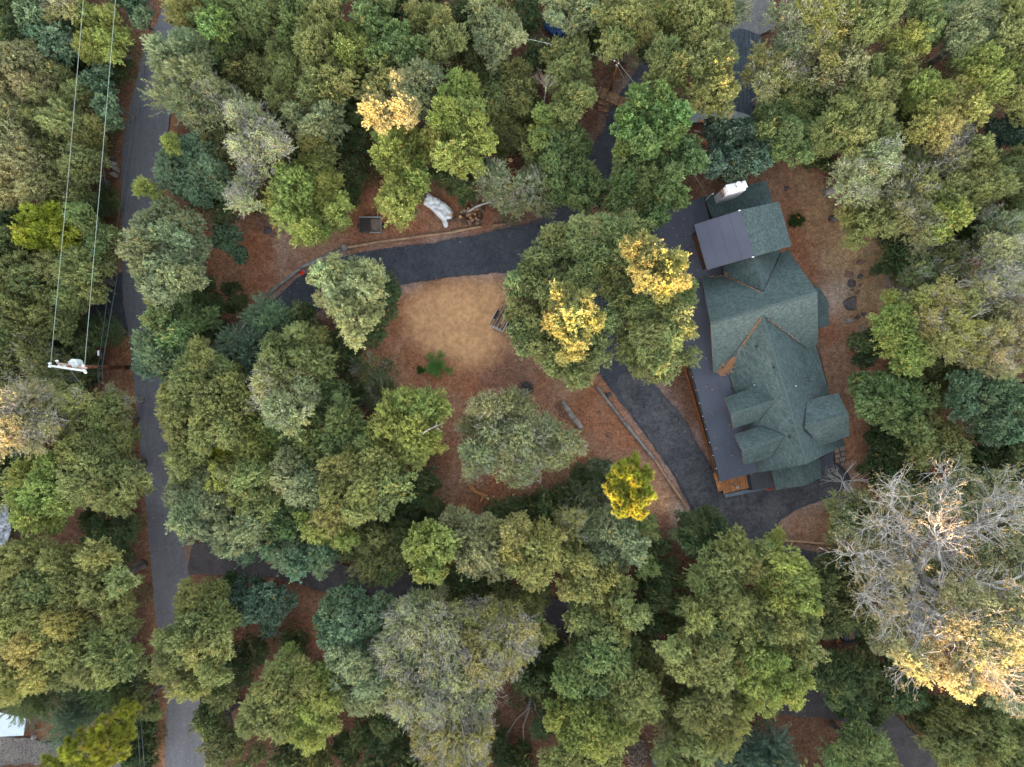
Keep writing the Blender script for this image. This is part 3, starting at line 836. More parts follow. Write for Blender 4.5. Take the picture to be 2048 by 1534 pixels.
# ------------------------------------------------------------------ between the road and the driveway
T('o', 'ye', 9, [(355, 12, 32), (385, 30, 34), (360, 45, 24), (400, 8, 26)], 'at the top edge right of the road')
T('o', 'gn', 9, [(410, 45, 26), (450, 20, 36), (440, 95, 22), (470, 80, 34), (425, 5, 26)], 'behind the small bright green crown at the top')
T('g', 'br', 11, [(428, 42, 26), (432, 66, 27), (420, 55, 20)], 'small and round near the top of the road')
T('f', 'sg', 10.5, [(352, 105, 42), (345, 155, 42), (385, 95, 38), (382, 145, 38), (340, 195, 34), (375, 190, 34), (335, 125, 26)], 'bulging over the right side of the road')
T('o', 'dk', 5, [(430, 170, 34), (450, 120, 28), (410, 175, 28), (470, 160, 26)], 'in the dark pocket behind the feathery tree', sat=2)
T('t', 'sg', 9.5, [(400, 195, 36), (440, 195, 36), (400, 235, 36), (445, 235, 32), (370, 215, 28), (470, 210, 24)], 'pale crown just south of the feathery roadside tree')
T('o', 'bl', 9, [(360, 320, 40), (400, 315, 40), (380, 365, 40), (425, 340, 36), (410, 385, 34), (345, 355, 34), (440, 375, 24)], 'beside the road where the first tan gap opens')
T('o', 'yg', 9.5, [(290, 372, 20), (310, 385, 20), (345, 290, 20)], 'small crown poking over the road')
T('o', 'do', 7.5, [(430, 290, 34), (460, 320, 30), (420, 265, 30), (455, 275, 26)], 'between the bluish roadside tree and the pale twiggy crown')
T('b', 'ps', 12, [(505, 250, 34), (538, 275, 34), (500, 295, 34), (520, 330, 34), (500, 365, 28), (490, 400, 26), (560, 300, 26), (480, 235, 24)], 'among the green at upper left')
T('o', 'yg', 11.5, [(580, 375, 40), (620, 350, 42), (660, 380, 38), (600, 415, 44), (655, 425, 42), (610, 460, 34), (560, 400, 32), (640, 465, 32), (685, 420, 30), (570, 430, 30)], 'big dome above the start of the log kerb')
T('o', 'dk', 7, [(690, 350, 30), (670, 320, 30), (640, 310, 26), (700, 390, 20)], 'shading the duff behind the big dome', sat=2)
T('o', 'sg', 11, [(298, 450, 38), (340, 440, 44), (380, 460, 42), (290, 500, 40), (335, 500, 48), (385, 510, 42), (300, 550, 36), (350, 555, 44), (390, 550, 28), (280, 475, 28), (320, 580, 30)], 'largest crown leaning over the road above the turnout')
T('o', 'gn', 9.5, [(330, 605, 34), (370, 615, 36), (330, 640, 32), (385, 655, 38), (350, 670, 34), (410, 640, 24)], 'roadside crown opposite the pale apron')
T('o', 'bl', 9, [(295, 695, 32), (325, 715, 36), (345, 745, 28), (300, 725, 26), (360, 700, 30), (385, 710, 24)], 'leaning over the road opposite the utility pole')
T('o', 'dk', 5, [(400, 580, 28), (415, 610, 28), (425, 665, 26), (400, 690, 26)], 'low beside the foot of the log kerb', sat=2)
T('g', 'bl', 6, [(460, 468, 28), (468, 498, 22), (445, 480, 18)], 'small round one on the red slope')
T('g', 'dk', 4, [(468, 580, 20), (480, 605, 18), (465, 610, 16)], 'small on the red slope left of the log kerb')
T('o', 'dk', 6.5, [(415, 410, 30), (440, 430, 24), (470, 410, 26)], 'low above the red slope')
T('o', 'ps', 12, [(690, 540, 40), (725, 555, 40), (660, 560, 32), (700, 590, 42), (740, 580, 34), (690, 620, 38), (730, 620, 32), (710, 655, 30), (655, 590, 26), (745, 540, 24)], 'round and pale in front of the dark driveway', dome=0.1)
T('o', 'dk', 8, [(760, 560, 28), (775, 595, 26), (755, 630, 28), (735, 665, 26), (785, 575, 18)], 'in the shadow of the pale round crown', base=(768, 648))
T('w', 'bl', 8, [(528, 628, 26), (556, 645, 28), (515, 648, 22), (545, 665, 26)], 'over the lower bend of the driveway')
T('o', 'dk', 7, [(600, 625, 20), (618, 615, 18), (592, 645, 24), (630, 655, 30)], 'beside the bend under the pale round crown')
T('w', 'bk', 8.5, [(475, 690, 28), (495, 710, 28), (470, 710, 22), (495, 745, 22), (515, 690, 20)], 'small beside the driveway bend')
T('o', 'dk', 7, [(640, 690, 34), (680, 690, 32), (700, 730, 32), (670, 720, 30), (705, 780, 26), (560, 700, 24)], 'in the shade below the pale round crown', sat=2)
# ------------------------------------------------------------------ the big wood west of the clearing
GROW = 1.17
T('o', 'ol', 10.5, [(408, 725, 34), (378, 750, 34), (352, 785, 32), (435, 745, 34), (380, 790, 36), (460, 765, 28)], 'at the top left of the wood, right of the road')
T('o', 'ol', 11.5, [(430, 795, 40), (465, 820, 38), (420, 845, 42), (455, 860, 38), (405, 875, 34), (485, 790, 28)], 'second crown of the wood from the road')
T('o', 'ol', 10.5, [(352, 830, 32), (364, 870, 34), (388, 900, 34), (362, 915, 28), (375, 850, 34), (365, 935, 28)], 'on the roadside flank of the wood')
T('o', 'ol', 11, [(565, 705, 38), (600, 685, 36), (625, 715, 36), (580, 745, 38), (545, 735, 26), (620, 755, 28)], 'northernmost of the wood, below the driveway bend')
T('t', 'ps', 11.5, [(545, 765, 34), (575, 790, 38), (605, 780, 34), (560, 820, 34), (590, 830, 30), (535, 790, 24)], 'crown with a pale patch in the north of the wood')
T('o', 'gn', 9.5, [(640, 790, 36), (665, 770, 28), (645, 835, 40), (680, 815, 30), (620, 860, 34)], 'on the east side of the wood beside the dark gap')
T('o', 'yg', 10, [(520, 855, 36), (545, 890, 36), (505, 895, 34), (485, 925, 28), (530, 930, 34)], 'in the middle of the wood')
T('o', 'gn', 10, [(585, 880, 34), (620, 890, 38), (600, 920, 32), (650, 880, 34), (570, 850, 24)], 'just right of the middle of the wood')
T('o', 'gn', 11, [(690, 845, 38), (725, 855, 36), (700, 890, 38), (740, 890, 32), (670, 870, 30)], 'left of the crown with the dead branch')
T('o', 'yg', 12, [(795, 815, 40), (835, 815, 38), (865, 840, 30), (780, 850, 40), (825, 855, 40), (850, 880, 34), (790, 890, 38), (830, 900, 34), (870, 805, 26)], 'with a dead pale branch, at the east end of the wood')
T('g', 'lm', 9, [(438, 912, 20), (450, 900, 18)], 'small bright crown low in the wood')
T('o', 'sg', 10.5, [(378, 960, 36), (418, 970, 38), (368, 1000, 32), (402, 1010, 36), (366, 1040, 28), (385, 1050, 40), (430, 1005, 34)], 'on the roadside flank above the side driveway')
T('o', 'ol', 11, [(505, 955, 40), (540, 970, 36), (490, 990, 32), (525, 1005, 34), (470, 960, 28)], 'crown south-west of the middle of the wood')
T('o', 'yg', 9, [(440, 960, 28), (445, 990, 26), (460, 930, 20)], 'dull yellow crown between two sage ones')
T('o', 'sg', 11, [(590, 930, 36), (625, 945, 36), (595, 975, 38), (630, 985, 36), (570, 955, 28)], 'left of the big yellow-green crown')
T('o', 'ol', 12.5, [(690, 935, 42), (735, 925, 42), (680, 985, 44), (730, 970, 46), (775, 945, 38), (770, 990, 38), (720, 1015, 40), (670, 1025, 38), (800, 975, 30)], 'largest of the south side of the wood')
T('o', 'sg', 10, [(465, 1025, 40), (500, 1050, 38), (460, 1060, 32), (490, 1075, 30), (520, 1040, 24)], 'above the mouth of the side driveway')
T('g', 'gn', 9.5, [(555, 1020, 34), (580, 1045, 34), (550, 1055, 26), (595, 1065, 22)], 'fresh-looking, on the south edge of the wood')
T('o', 'yg', 10, [(640, 1050, 36), (675, 1055, 32), (620, 1030, 26), (690, 1070, 26)], 'on the south edge below the largest crown')
T('o', 'bl', 8.5, [(430, 1072, 28), (460, 1085, 28), (495, 1090, 26), (520, 1080, 20)], 'overhanging the mouth of the side driveway')
T('o', 'bl', 9, [(560, 1092, 30), (600, 1095, 32), (640, 1105, 32), (600, 1122, 26), (645, 1130, 22), (575, 1112, 22)], 'overhanging the middle of the side driveway')
T('o', 'do', 8.5, [(715, 1080, 38), (755, 1095, 40), (730, 1125, 38), (775, 1130, 36), (800, 1075, 32), (750, 1145, 22), (800, 1110, 30)], 'dull crowns between the wood and the bright round one')
T('o', 'dk', 6, [(830, 980, 26), (850, 960, 24), (820, 1020, 24), (765, 1045, 30), (860, 1000, 16)], 'low at the south-east foot of the wood', sat=2)
T('t', 'do', 6.5, [(735, 735, 26), (755, 765, 28), (770, 795, 26), (745, 800, 20), (775, 745, 20)], 'grey and thin on the red ground', base=(752, 812))
# ------------------------------------------------------------------ the clearing
GROW = 1.06
T('t', 'ps', 9, [(975, 820, 36), (1015, 810, 34), (1050, 830, 36), (950, 860, 36), (995, 865, 42), (1045, 875, 40), (1090, 860, 36), (1130, 880, 36), (960, 910, 36), (1005, 920, 38), (1060, 925, 36), (1105, 915, 34), (1150, 890, 22), (1030, 950, 28), (940, 940, 22)],
  'alone in the clearing below the fire pit', dome=0.08)
T('p', 'pn', 15.2, [(1258, 935, 27), (1285, 950, 24), (1236, 955, 22), (1260, 970, 30), (1290, 985, 20), (1235, 990, 22), (1262, 1005, 26), (1240, 1020, 18), (1275, 1022, 20), (1222, 975, 16), (1248, 948, 24), (1272, 960, 24), (1250, 1005, 24), (1280, 1000, 20)],
  'standing alone and golden beside the log kerb', sat=0, dome=0.3)
T('t', 'dk', 6, [(1175, 955, 34), (1195, 985, 32), (1160, 990, 32), (1140, 1010, 28), (1200, 940, 22)], 'dark, left of the golden pine', sat=2)
T('o', 'dk', 5.5, [(1100, 1005, 30), (1070, 1015, 26), (1125, 990, 26)], 'low beside the cut stumps', sat=2)
GROW = 1.08
T('o', 'gc', 11.5, [(1055, 560, 40), (1080, 510, 36), (1110, 480, 40), (1120, 530, 44), (1050, 600, 36), (1090, 580, 42), (1030, 575, 28), (1150, 480, 34)], 'over the driveway, west part of the crowd before the house')
T('o', 'gc', 12.5, [(1180, 470, 40), (1220, 460, 40), (1190, 520, 42), (1240, 510, 44), (1160, 560, 36), (1270, 455, 32), (1220, 560, 40)], 'over the driveway, north part of the crowd before the house')
T('o', 'ye', 15.2, [(1305, 512, 36), (1332, 538, 36), (1295, 545, 38), (1330, 570, 34), (1280, 500, 30), (1360, 565, 20)], 'with a glowing golden top beside the porch roof', dome=0.12)
T('o', 'gc', 11.5, [(1368, 578, 22), (1250, 590, 34), (1370, 604, 22)], 'between the glowing crown and the porch roof')
T('o', 'ye', 14.4, [(1125, 598, 28), (1140, 640, 34), (1150, 695, 30), (1182, 648, 28), (1108, 640, 26), (1165, 610, 24)], 'with golden tips in the middle of the crowd', dome=0.12)
T('o', 'gc', 11.8, [(1080, 650, 40), (1050, 645, 34), (1090, 690, 40), (1120, 720, 38), (1165, 735, 36), (1190, 700, 34), (1200, 640, 34), (1060, 685, 28), (1150, 760, 22)], 'south-west part of the crowd above the clearing')
T('o', 'gc', 13.6, [(1280, 620, 36), (1330, 610, 38), (1362, 630, 30), (1300, 665, 40), (1346, 668, 36), (1375, 662, 20), (1280, 700, 32), (1320, 715, 34)], 'south-east part of the crowd, against the porch roof')
T('o', 'gc', 10.5, [(1240, 640, 32), (1250, 690, 28), (1290, 740, 28), (1335, 735, 26), (1260, 720, 22), (1370, 710, 24)], 'over the driveway below the crowd')
GROW = 1.06
# ------------------------------------------------------------------ the north wood
T('o', 'gn', 9.5, [(500, 20, 36), (540, 40, 38), (510, 65, 36), (480, 45, 26)], 'at the top edge, third from the road')
T('o', 'do', 8.5, [(500, 110, 38), (485, 150, 32), (520, 150, 34), (500, 190, 34), (475, 115, 24)], 'beside the dark pocket in the north wood')
T('o', 'gn', 9.5, [(580, 15, 34), (620, 25, 36), (600, 60, 38), (660, 10, 30)], 'at the top edge, fourth from the road')
T('o', 'ol', 11, [(635, 60, 36), (660, 40, 34), (640, 100, 40), (620, 90, 28)], 'tall crown of the north wood by the top left')
T('o', 'yg', 11, [(700, 75, 36), (715, 105, 34), (690, 105, 28)], 'small neat crown in the north wood')
T('o', 'ol', 9.5, [(570, 110, 38), (590, 150, 40), (565, 180, 36), (600, 200, 38), (545, 140, 28)], 'west part of the north wood')
T('o', 'ol', 11, [(650, 140, 38), (680, 160, 32), (640, 180, 36), (665, 195, 30)], 'domed crown west of the golden patch')
T('o', 'sg', 10.5, [(620, 220, 38), (655, 235, 38), (630, 265, 36), (670, 265, 28), (590, 240, 28)], 'pale crown west of the golden patch')
T('o', 'ye', 9.5, [(635, 290, 28), (655, 310, 24), (620, 280, 20)], 'yellow low crown in the north wood')
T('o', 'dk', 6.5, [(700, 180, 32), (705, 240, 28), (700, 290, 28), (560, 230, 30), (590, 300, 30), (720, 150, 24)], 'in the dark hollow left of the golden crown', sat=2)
T('o', 'gn', 10, [(740, 50, 34), (775, 30, 34), (760, 80, 34), (745, 15, 26)], 'at the top edge of the north wood')
T('g', 'gn', 11, [(790, 100, 28), (760, 110, 26), (800, 75, 28), (830, 100, 28), (815, 120, 22)], 'rounded in the middle of the north wood')
T('o', 'ol', 11, [(830, 45, 34), (865, 50, 36), (880, 80, 36), (890, 40, 28), (870, 110, 30), (910, 75, 26)], 'large, right of the middle of the north wood')
T('o', 'dk', 8, [(800, 20, 30), (920, 20, 30), (935, 60, 28), (930, 110, 30), (860, 5, 26)], 'dark one behind the large crown at the top', sat=2)
T('o', 'sg', 10.5, [(960, 30, 34), (985, 55, 34), (1005, 75, 36), (1025, 90, 34), (975, 85, 30), (1000, 115, 32)], 'pale crown left of the blue tarpaulin')
T('o', 'do', 8.5, [(965, 135, 34), (1000, 155, 36), (955, 175, 34), (985, 200, 36), (1030, 150, 34), (1040, 190, 30), (960, 220, 28)], 'dull crowns below the pale one by the tarpaulin')
T('o', 'do', 7, [(1000, 245, 34), (1040, 240, 32), (1010, 280, 28), (1060, 215, 26), (980, 270, 24), (1045, 280, 24)], 'low one above the leaning pale trunk', sat=2)
T('o', 'dk', 6.5, [(1060, 20, 30), (1045, 45, 26), (1075, 110, 24), (1180, 90, 30), (1195, 105, 16), (1060, 130, 26)], 'in the shade round the blue tarpaulin', sat=1)
T('o', 'ol', 10, [(760, 165, 32), (780, 145, 30), (745, 190, 26)], 'left half of the crown above the golden patch')
T('o', 'sg', 12, [(830, 155, 36), (860, 165, 30), (845, 195, 36), (855, 215, 24), (815, 180, 28)], 'right half of the crown above the golden patch')
T('o', 'tn', 16.2, [(750, 215, 30), (775, 230, 28), (805, 210, 30), (820, 225, 24), (795, 165, 18)], 'with the golden sunlit top in the north wood', dome=0.1)
T('o', 'yg', 12.5, [(800, 275, 38), (775, 300, 32), (825, 305, 36), (795, 335, 38), (830, 350, 34), (800, 375, 36), (790, 410, 32), (815, 395, 26), (765, 320, 22), (810, 435, 20)], 'long one ending beside the white tarpaulin')
T('o', 'gn', 8, [(828, 395, 22), (812, 425, 18), (765, 250, 24), (740, 230, 28)], 'darker one beside the white tarpaulin')
T('o', 'yg', 13, [(900, 190, 36), (930, 185, 34), (900, 235, 40), (940, 230, 36), (885, 275, 38), (930, 275, 42), (960, 290, 30), (910, 315, 36), (945, 325, 30), (960, 255, 26)], 'tall one right of the golden sunlit top', base=(925, 370))
T('o', 'dk', 7, [(905, 355, 26), (930, 385, 20), (960, 345, 26), (870, 350, 20), (850, 280, 26)], 'under the tall yellow-green one', sat=2)
T('t', 'sg', 8, [(985, 350, 28), (1000, 375, 30), (975, 375, 22), (1010, 400, 26), (1055, 375, 30), (1080, 390, 30), (1075, 365, 24), (1045, 405, 26), (1090, 420, 18)], 'with a leaning pale trunk over the log pile', base=(922, 424), bark=BARK_P, trunk_r=0.13)
T('g', 'yg', 9, [(1088, 230, 20), (1082, 255, 26), (1100, 260, 22), (1078, 280, 20)], 'under the dead grey top', base=(1052, 333))
T('o', 'gn', 9, [(1110, 290, 38), (1145, 280, 34), (1150, 320, 40), (1110, 340, 38), (1165, 350, 38), (1130, 375, 36), (1180, 385, 30), (1105, 380, 26), (1150, 400, 26), (1075, 320, 28)], 'left of the dark driveway near the footbridge')
T('o', 'ol', 10, [(1110, 110, 32), (1145, 115, 36), (1115, 150, 36), (1155, 155, 36), (1130, 195, 36), (1160, 195, 26), (1145, 232, 22), (1120, 230, 26)], 'left of the slim pole by the footbridge')
T('o', 'sg', 9.5, [(1120, 10, 34), (1155, 20, 34), (1185, 15, 34), (1180, 50, 30), (1110, 40, 18), (1150, 50, 24)], 'at the top edge right of the blue tarpaulin')
T('o', 'ol', 10.5, [(1225, 30, 38), (1260, 40, 40), (1240, 75, 36), (1285, 65, 36), (1225, 95, 28), (1300, 25, 34), (1320, 55, 28)], 'at the top edge above the slim pole')
T('o', 'dk', 6, [(1296, 105, 20), (1340, 85, 26), (1340, 60, 20)], 'in the dark gap right of the slim pole', sat=2)
T('o', 'ol', 11, [(1375, 15, 34), (1405, 25, 38), (1360, 50, 32), (1395, 60, 34), (1435, 30, 32), (1345, 10, 22), (1440, 5, 24)], 'at the top edge left of the concrete driveway')
T('t', 'sg', 9, [(1470, 15, 26), (1480, 30, 20), (1455, 45, 20)], 'small one beside the concrete driveway')
T('o', 'ol', 11, [(1318, 110, 28), (1340, 115, 36), (1322, 145, 28), (1345, 150, 34), (1330, 175, 28), (1312, 130, 20)], 'behind the bright green crown, left one')
T('o', 'ol', 11.5, [(1405, 80, 30), (1430, 100, 34), (1400, 120, 34), (1435, 140, 34), (1405, 160, 36), (1435, 180, 30), (1400, 200, 30), (1430, 215, 26), (1385, 90, 22)], 'behind the bright green crown, beside the streaked apron')
T('g', 'br', 12, [(1272, 218, 28), (1285, 200, 34), (1320, 205, 36), (1340, 235, 34), (1290, 245, 38), (1258, 255, 30), (1330, 265, 30), (1290, 285, 28), (1245, 285, 24), (1246, 240, 16)], 'big round one south of the footbridge', dome=0.1)
T('g', 'gn', 11, [(1250, 325, 34), (1290, 325, 36), (1330, 320, 36), (1370, 305, 30), (1385, 325, 28), (1250, 365, 36), (1295, 370, 38), (1340, 365, 34), (1270, 405, 30), (1315, 410, 32), (1350, 395, 26), (1235, 400, 24)], 'between the bright round one and the porch roof')
T('g', 'bk', 9, [(1445, 275, 32), (1485, 270, 34), (1515, 290, 26), (1450, 315, 34), (1490, 315, 34), (1470, 345, 26), (1425, 330, 24), (1515, 325, 22)], 'round one above the white chimney')
# ------------------------------------------------------------------ the east wood
GROW = 1.10
T('t', 'sg', 9.5, [(1570, 40, 32), (1600, 50, 30), (1580, 90, 34), (1615, 100, 28), (1560, 110, 24)], 'beside the concrete driveway, upper right')
T('t', 'yg', 11, [(1625, 20, 32), (1655, 35, 34), (1640, 65, 28), (1670, 10, 26)], 'at the top edge, pale forked one right of the drive')
T('o', 'ye', 10, [(1670, 75, 26), (1660, 100, 24), (1650, 120, 20)], 'narrow leaning one in the upper right')
T('o', 'ol', 11.5, [(1720, 20, 38), (1755, 40, 38), (1725, 60, 38), (1765, 15, 30), (1700, 40, 28)], 'at the top edge, first big one of the east wood')
T('t', 'ol', 9.5, [(1545, 150, 32), (1518, 125, 26), (1505, 155, 24), (1570, 170, 34), (1530, 180, 26), (1590, 140, 26), (1600, 175, 26)], 'beside the streaked apron, pale branches showing')
T('o', 'tn', 9.5, [(1690, 115, 30), (1700, 145, 30), (1670, 150, 28), (1640, 160, 30)], 'behind the narrow leaning one')
T('o', 'gn', 9, [(1545, 230, 34), (1580, 220, 34), (1570, 265, 38), (1605, 255, 34), (1550, 295, 34), (1590, 300, 34), (1620, 290, 28), (1530, 260, 26), (1620, 220, 28)], 'right of the kerbed apron, above the red yard')
T('o', 'do', 8, [(1640, 210, 30), (1620, 180, 30), (1650, 240, 24)], 'low behind the yard trees')
T('o', 'yg', 9.5, [(1790, 95, 30), (1820, 85, 28), (1780, 120, 26)], 'dark-rimmed one in the upper right')
T('o', 'gn', 9.5, [(1810, 15, 32), (1840, 30, 34), (1870, 50, 38), (1890, 20, 34), (1850, 70, 30)], 'at the top edge, hazy one')
T('o', 'ol', 10, [(1760, 140, 36), (1795, 145, 32), (1745, 165, 30), (1775, 170, 26), (1730, 135, 24)], 'star-shaped one in the upper right')
T('o', 'ol', 10.5, [(1700, 195, 38), (1735, 190, 34), (1685, 235, 38), (1725, 235, 36), (1665, 265, 34), (1710, 275, 38), (1750, 265, 34), (1655, 290, 26), (1760, 230, 26), (1730, 305, 26)], 'big dome above the leaning grey trunks')
T('o', 'yg', 10, [(1840, 175, 34), (1870, 190, 34), (1845, 215, 32)], 'left part of the golden crown in the upper right')
T('o', 'ye', 10.5, [(1890, 210, 36), (1850, 250, 32), (1885, 260, 32), (1920, 195, 34), (1935, 225, 30), (1825, 265, 24)], 'golden crown in the upper right')
T('o', 'dk', 6.5, [(1800, 200, 30), (1790, 260, 30), (1820, 300, 24), (1790, 290, 24), (1640, 330, 22)], 'in the dark gully of the east wood', sat=2)
T('o', 'sg', 10, [(1920, 40, 36), (1955, 60, 38), (1930, 90, 36), (1975, 90, 34), (1900, 90, 28), (1965, 25, 32)], 'pale one in the top right')
T('o', 'ol', 10.5, [(2010, 20, 36), (2035, 50, 36), (2010, 70, 30), (2040, 100, 34), (2025, 5, 26)], 'in the top right corner')
T('o', 'yg', 10.5, [(1955, 125, 36), (1980, 145, 36), (1945, 160, 34), (1990, 175, 34), (1970, 190, 28)], 'beside the right edge near the top')
T('o', 'ol', 9.5, [(2025, 140, 34), (2040, 180, 32), (2015, 190, 28), (2035, 215, 28)], 'at the right edge near the top')
T('t', 'ps', 10, [(1690, 345, 30), (1720, 335, 34), (1750, 320, 32), (1775, 305, 28), (1700, 375, 32), (1740, 360, 34), (1770, 345, 28), (1725, 390, 26)], 'pale one leaning over the red yard', base=(1655, 385))
T('b', 'tn', 9.5, [(1880, 290, 30), (1905, 275, 26), (1920, 300, 26), (1895, 320, 26)], 'rusty and half dead in the east wood')
T('t', 'ol', 9, [(1830, 330, 34), (1865, 345, 34), (1840, 370, 32), (1885, 370, 30), (1810, 350, 24)], 'beside the dark gully')
T('o', 'ol', 10, [(1930, 340, 38), (1965, 330, 38), (1945, 380, 38), (1985, 370, 34), (1910, 380, 28), (1960, 300, 28)], 'middle one of the upper east wood')
T('g', 'bk', 7, [(2015, 260, 34), (2035, 290, 28), (1995, 265, 26), (2040, 245, 24)], 'dark one at the right edge')
T('o', 'do', 8.5, [(2010, 340, 36), (2035, 370, 34), (2000, 400, 34), (2035, 420, 30), (2035, 325, 26)], 'dull one at the right edge')
T('o', 'ol', 9.5, [(1700, 430, 34), (1735, 425, 36), (1720, 460, 30), (1760, 450, 30), (1770, 425, 26)], 'over the foot of the leaning grey trunk', base=(1665, 437))
T('t', 'tn', 10, [(1800, 400, 34), (1835, 410, 36), (1815, 445, 36), (1855, 440, 34), (1790, 430, 26), (1845, 475, 28)], 'tan one right of the leaning trunks')
T('o', 'yg', 10.5, [(1885, 410, 32), (1900, 440, 32), (1875, 460, 28), (1920, 425, 28)], 'bright one in the east wood')
T('o', 'dk', 7, [(1780, 490, 30), (1810, 520, 30), (1950, 440, 30), (1940, 480, 28), (1770, 520, 24)], 'dark one above the bare grey bushes', sat=2)
T('t', 'sg', 9, [(1985, 450, 32), (2015, 460, 34), (1990, 480, 30), (2035, 440, 28)], 'grey one at the right edge beside the bright one')
T('t', 'do', 9, [(1850, 515, 34), (1885, 505, 34), (1835, 545, 30), (1880, 545, 32), (1910, 530, 28), (1820, 570, 26)], 'thin one above the yellow crowd')
T('b', 'ps', 11, [(1990, 510, 36), (2025, 520, 36), (1975, 545, 32), (2010, 565, 36), (2040, 560, 28), (1965, 580, 26)], 'pale twigged one at the right edge')
T('t', 'ye', 11.5, [(1850, 600, 36), (1890, 590, 36), (1925, 610, 38), (1870, 640, 40), (1915, 655, 40), (1960, 630, 38), (1840, 640, 28), (1885, 685, 36), (1930, 700, 34)], 'yellow-leaved crowd right of the rock garden')
T('t', 'tn', 11.5, [(1990, 620, 36), (2025, 630, 36), (1985, 670, 38), (2025, 690, 36), (1970, 715, 32), (2000, 735, 30), (1950, 680, 28)], 'tan-leaved crowd at the right edge')
T('o', 'yg', 10.5, [(1785, 620, 30), (1800, 650, 34), (1780, 680, 32), (1815, 690, 34), (1810, 725, 30), (1835, 715, 26), (1770, 650, 24)], 'bright one beside the bare grey bushes')
T('g', 'dk', 6, [(1720, 690, 20), (1740, 705, 24), (1765, 700, 22), (1740, 680, 18)], 'small dark one over the stepping stones')
T('g', 'gn', 9, [(1745, 785, 32), (1780, 775, 34), (1815, 790, 34), (1765, 815, 34), (1805, 825, 32), (1845, 800, 30), (1730, 810, 24), (1790, 850, 26)], 'over the edge of the red yard, right of the roof')
T('o', 'do', 7.5, [(1840, 740, 32), (1870, 750, 34), (1900, 745, 32), (1860, 780, 28), (1890, 790, 30), (1800, 750, 24)], 'dull one under the yellow-leaved crowd', sat=2)
T('g', 'bl', 10.5, [(1930, 775, 36), (1970, 765, 38), (2005, 780, 38), (1950, 815, 40), (1995, 820, 40), (2030, 810, 32), (1975, 850, 36), (2015, 860, 34), (1925, 810, 28)], 'big bluish one at the right edge')
T('o', 'ol', 9, [(1865, 860, 34), (1895, 875, 34), (1860, 895, 34), (1900, 905, 32), (1835, 870, 28), (1840, 910, 26)], 'olive crown above the grey oak')
T('g', 'dk', 5.5, [(1780, 900, 32), (1760, 940, 28), (1800, 940, 34), (1830, 955, 28), (1770, 870, 24)], 'low dark one at the corner of the red yard', sat=2)
T('g', 'dk', 6.5, [(1960, 895, 34), (2000, 915, 34), (2035, 900, 34), (1940, 930, 30), (2030, 950, 30)], 'dark one at the right edge above the grey oak', sat=2)
# ------------------------------------------------------------------ south
GROW = 1.15
T('t', 'ol', 8, [(1685, 1005, 30), (1715, 1020, 32), (1690, 1045, 32), (1725, 1060, 34), (1745, 1030, 26), (1700, 1080, 30), (1670, 1020, 20)], 'over the red island at the end of the drive')
T('o', 'do', 6, [(1660, 1135, 34), (1695, 1140, 34), (1680, 1175, 34), (1720, 1175, 30), (1640, 1165, 26), (1700, 1210, 30), (1650, 1195, 26), (1665, 1240, 26), (1690, 1238, 22), (1725, 1245, 26), (1735, 1280, 24)], 'low dull one south of the red island', sat=2)
T('o', 'dk', 6, [(1385, 1055, 30), (1415, 1040, 30), (1440, 1070, 30), (1400, 1085, 30), (1365, 1085, 26), (1430, 1100, 24)], 'dark one beside the end of the log kerb', sat=1)
T('o', 'ol', 11, [(1470, 1105, 38), (1440, 1135, 38), (1495, 1130, 36), (1410, 1160, 36), (1455, 1165, 36), (1510, 1100, 28)], 'northernmost of the big south-east crowns')
T('o', 'yg', 11.5, [(1540, 1115, 36), (1575, 1120, 36), (1545, 1155, 36), (1590, 1160, 36), (1560, 1190, 36), (1605, 1195, 30)], 'below the parking, north-east one of the big crowns')
T('o', 'ol', 12, [(1420, 1210, 40), (1460, 1215, 40), (1500, 1225, 40), (1430, 1255, 38), (1475, 1265, 40), (1515, 1260, 34), (1395, 1235, 28)], 'in the middle of the big south-east crowns')
T('o', 'ol', 11, [(1575, 1235, 38), (1610, 1250, 34), (1580, 1280, 38), (1615, 1295, 30), (1550, 1305, 34), (1600, 1220, 28)], 'east side of the big south-east crowns')
T('o', 'ol', 11.5, [(1380, 1290, 38), (1420, 1300, 40), (1460, 1315, 40), (1390, 1335, 38), (1430, 1350, 38), (1355, 1325, 30), (1345, 1290, 28)], 'west side of the big south-east crowns')
T('o', 'yg', 11.5, [(1500, 1345, 40), (1545, 1345, 38), (1580, 1350, 32), (1480, 1385, 38), (1525, 1385, 38), (1570, 1380, 28), (1505, 1310, 30)], 'above the lower drive, south-east crowns')
T('o', 'ol', 10.5, [(1430, 1400, 36), (1465, 1425, 36), (1420, 1440, 38), (1385, 1420, 34), (1440, 1475, 32), (1400, 1480, 34)], 'south end of the big south-east crowns')
T('o', 'tn', 11, [(920, 1055, 38), (955, 1065, 40), (930, 1095, 38), (970, 1100, 38), (1000, 1070, 36), (905, 1090, 28), (990, 1120, 30), (940, 1125, 28)], 'left one of the pair south of the stumps')
T('o', 'ye', 11.5, [(1035, 1065, 36), (1070, 1070, 38), (1045, 1105, 40), (1085, 1105, 36), (1060, 1140, 36), (1095, 1080, 26), (1080, 1155, 24), (1020, 1095, 28)], 'right one of the pair south of the stumps')
T('g', 'yg', 12, [(855, 1075, 32), (880, 1090, 30), (845, 1105, 34), (875, 1120, 34), (855, 1140, 26), (830, 1100, 20)], 'round and bright left of the pair')
T('o', 'dk', 6, [(830, 1050, 28), (880, 1035, 24), (1000, 1020, 28), (1040, 1030, 26), (1110, 1060, 22)], 'dark one behind the pair', sat=2)
T('t', 'ol', 9, [(1140, 1030, 28), (1150, 1055, 26), (1130, 1060, 20)], 'small thin one left of the golden pine foot')
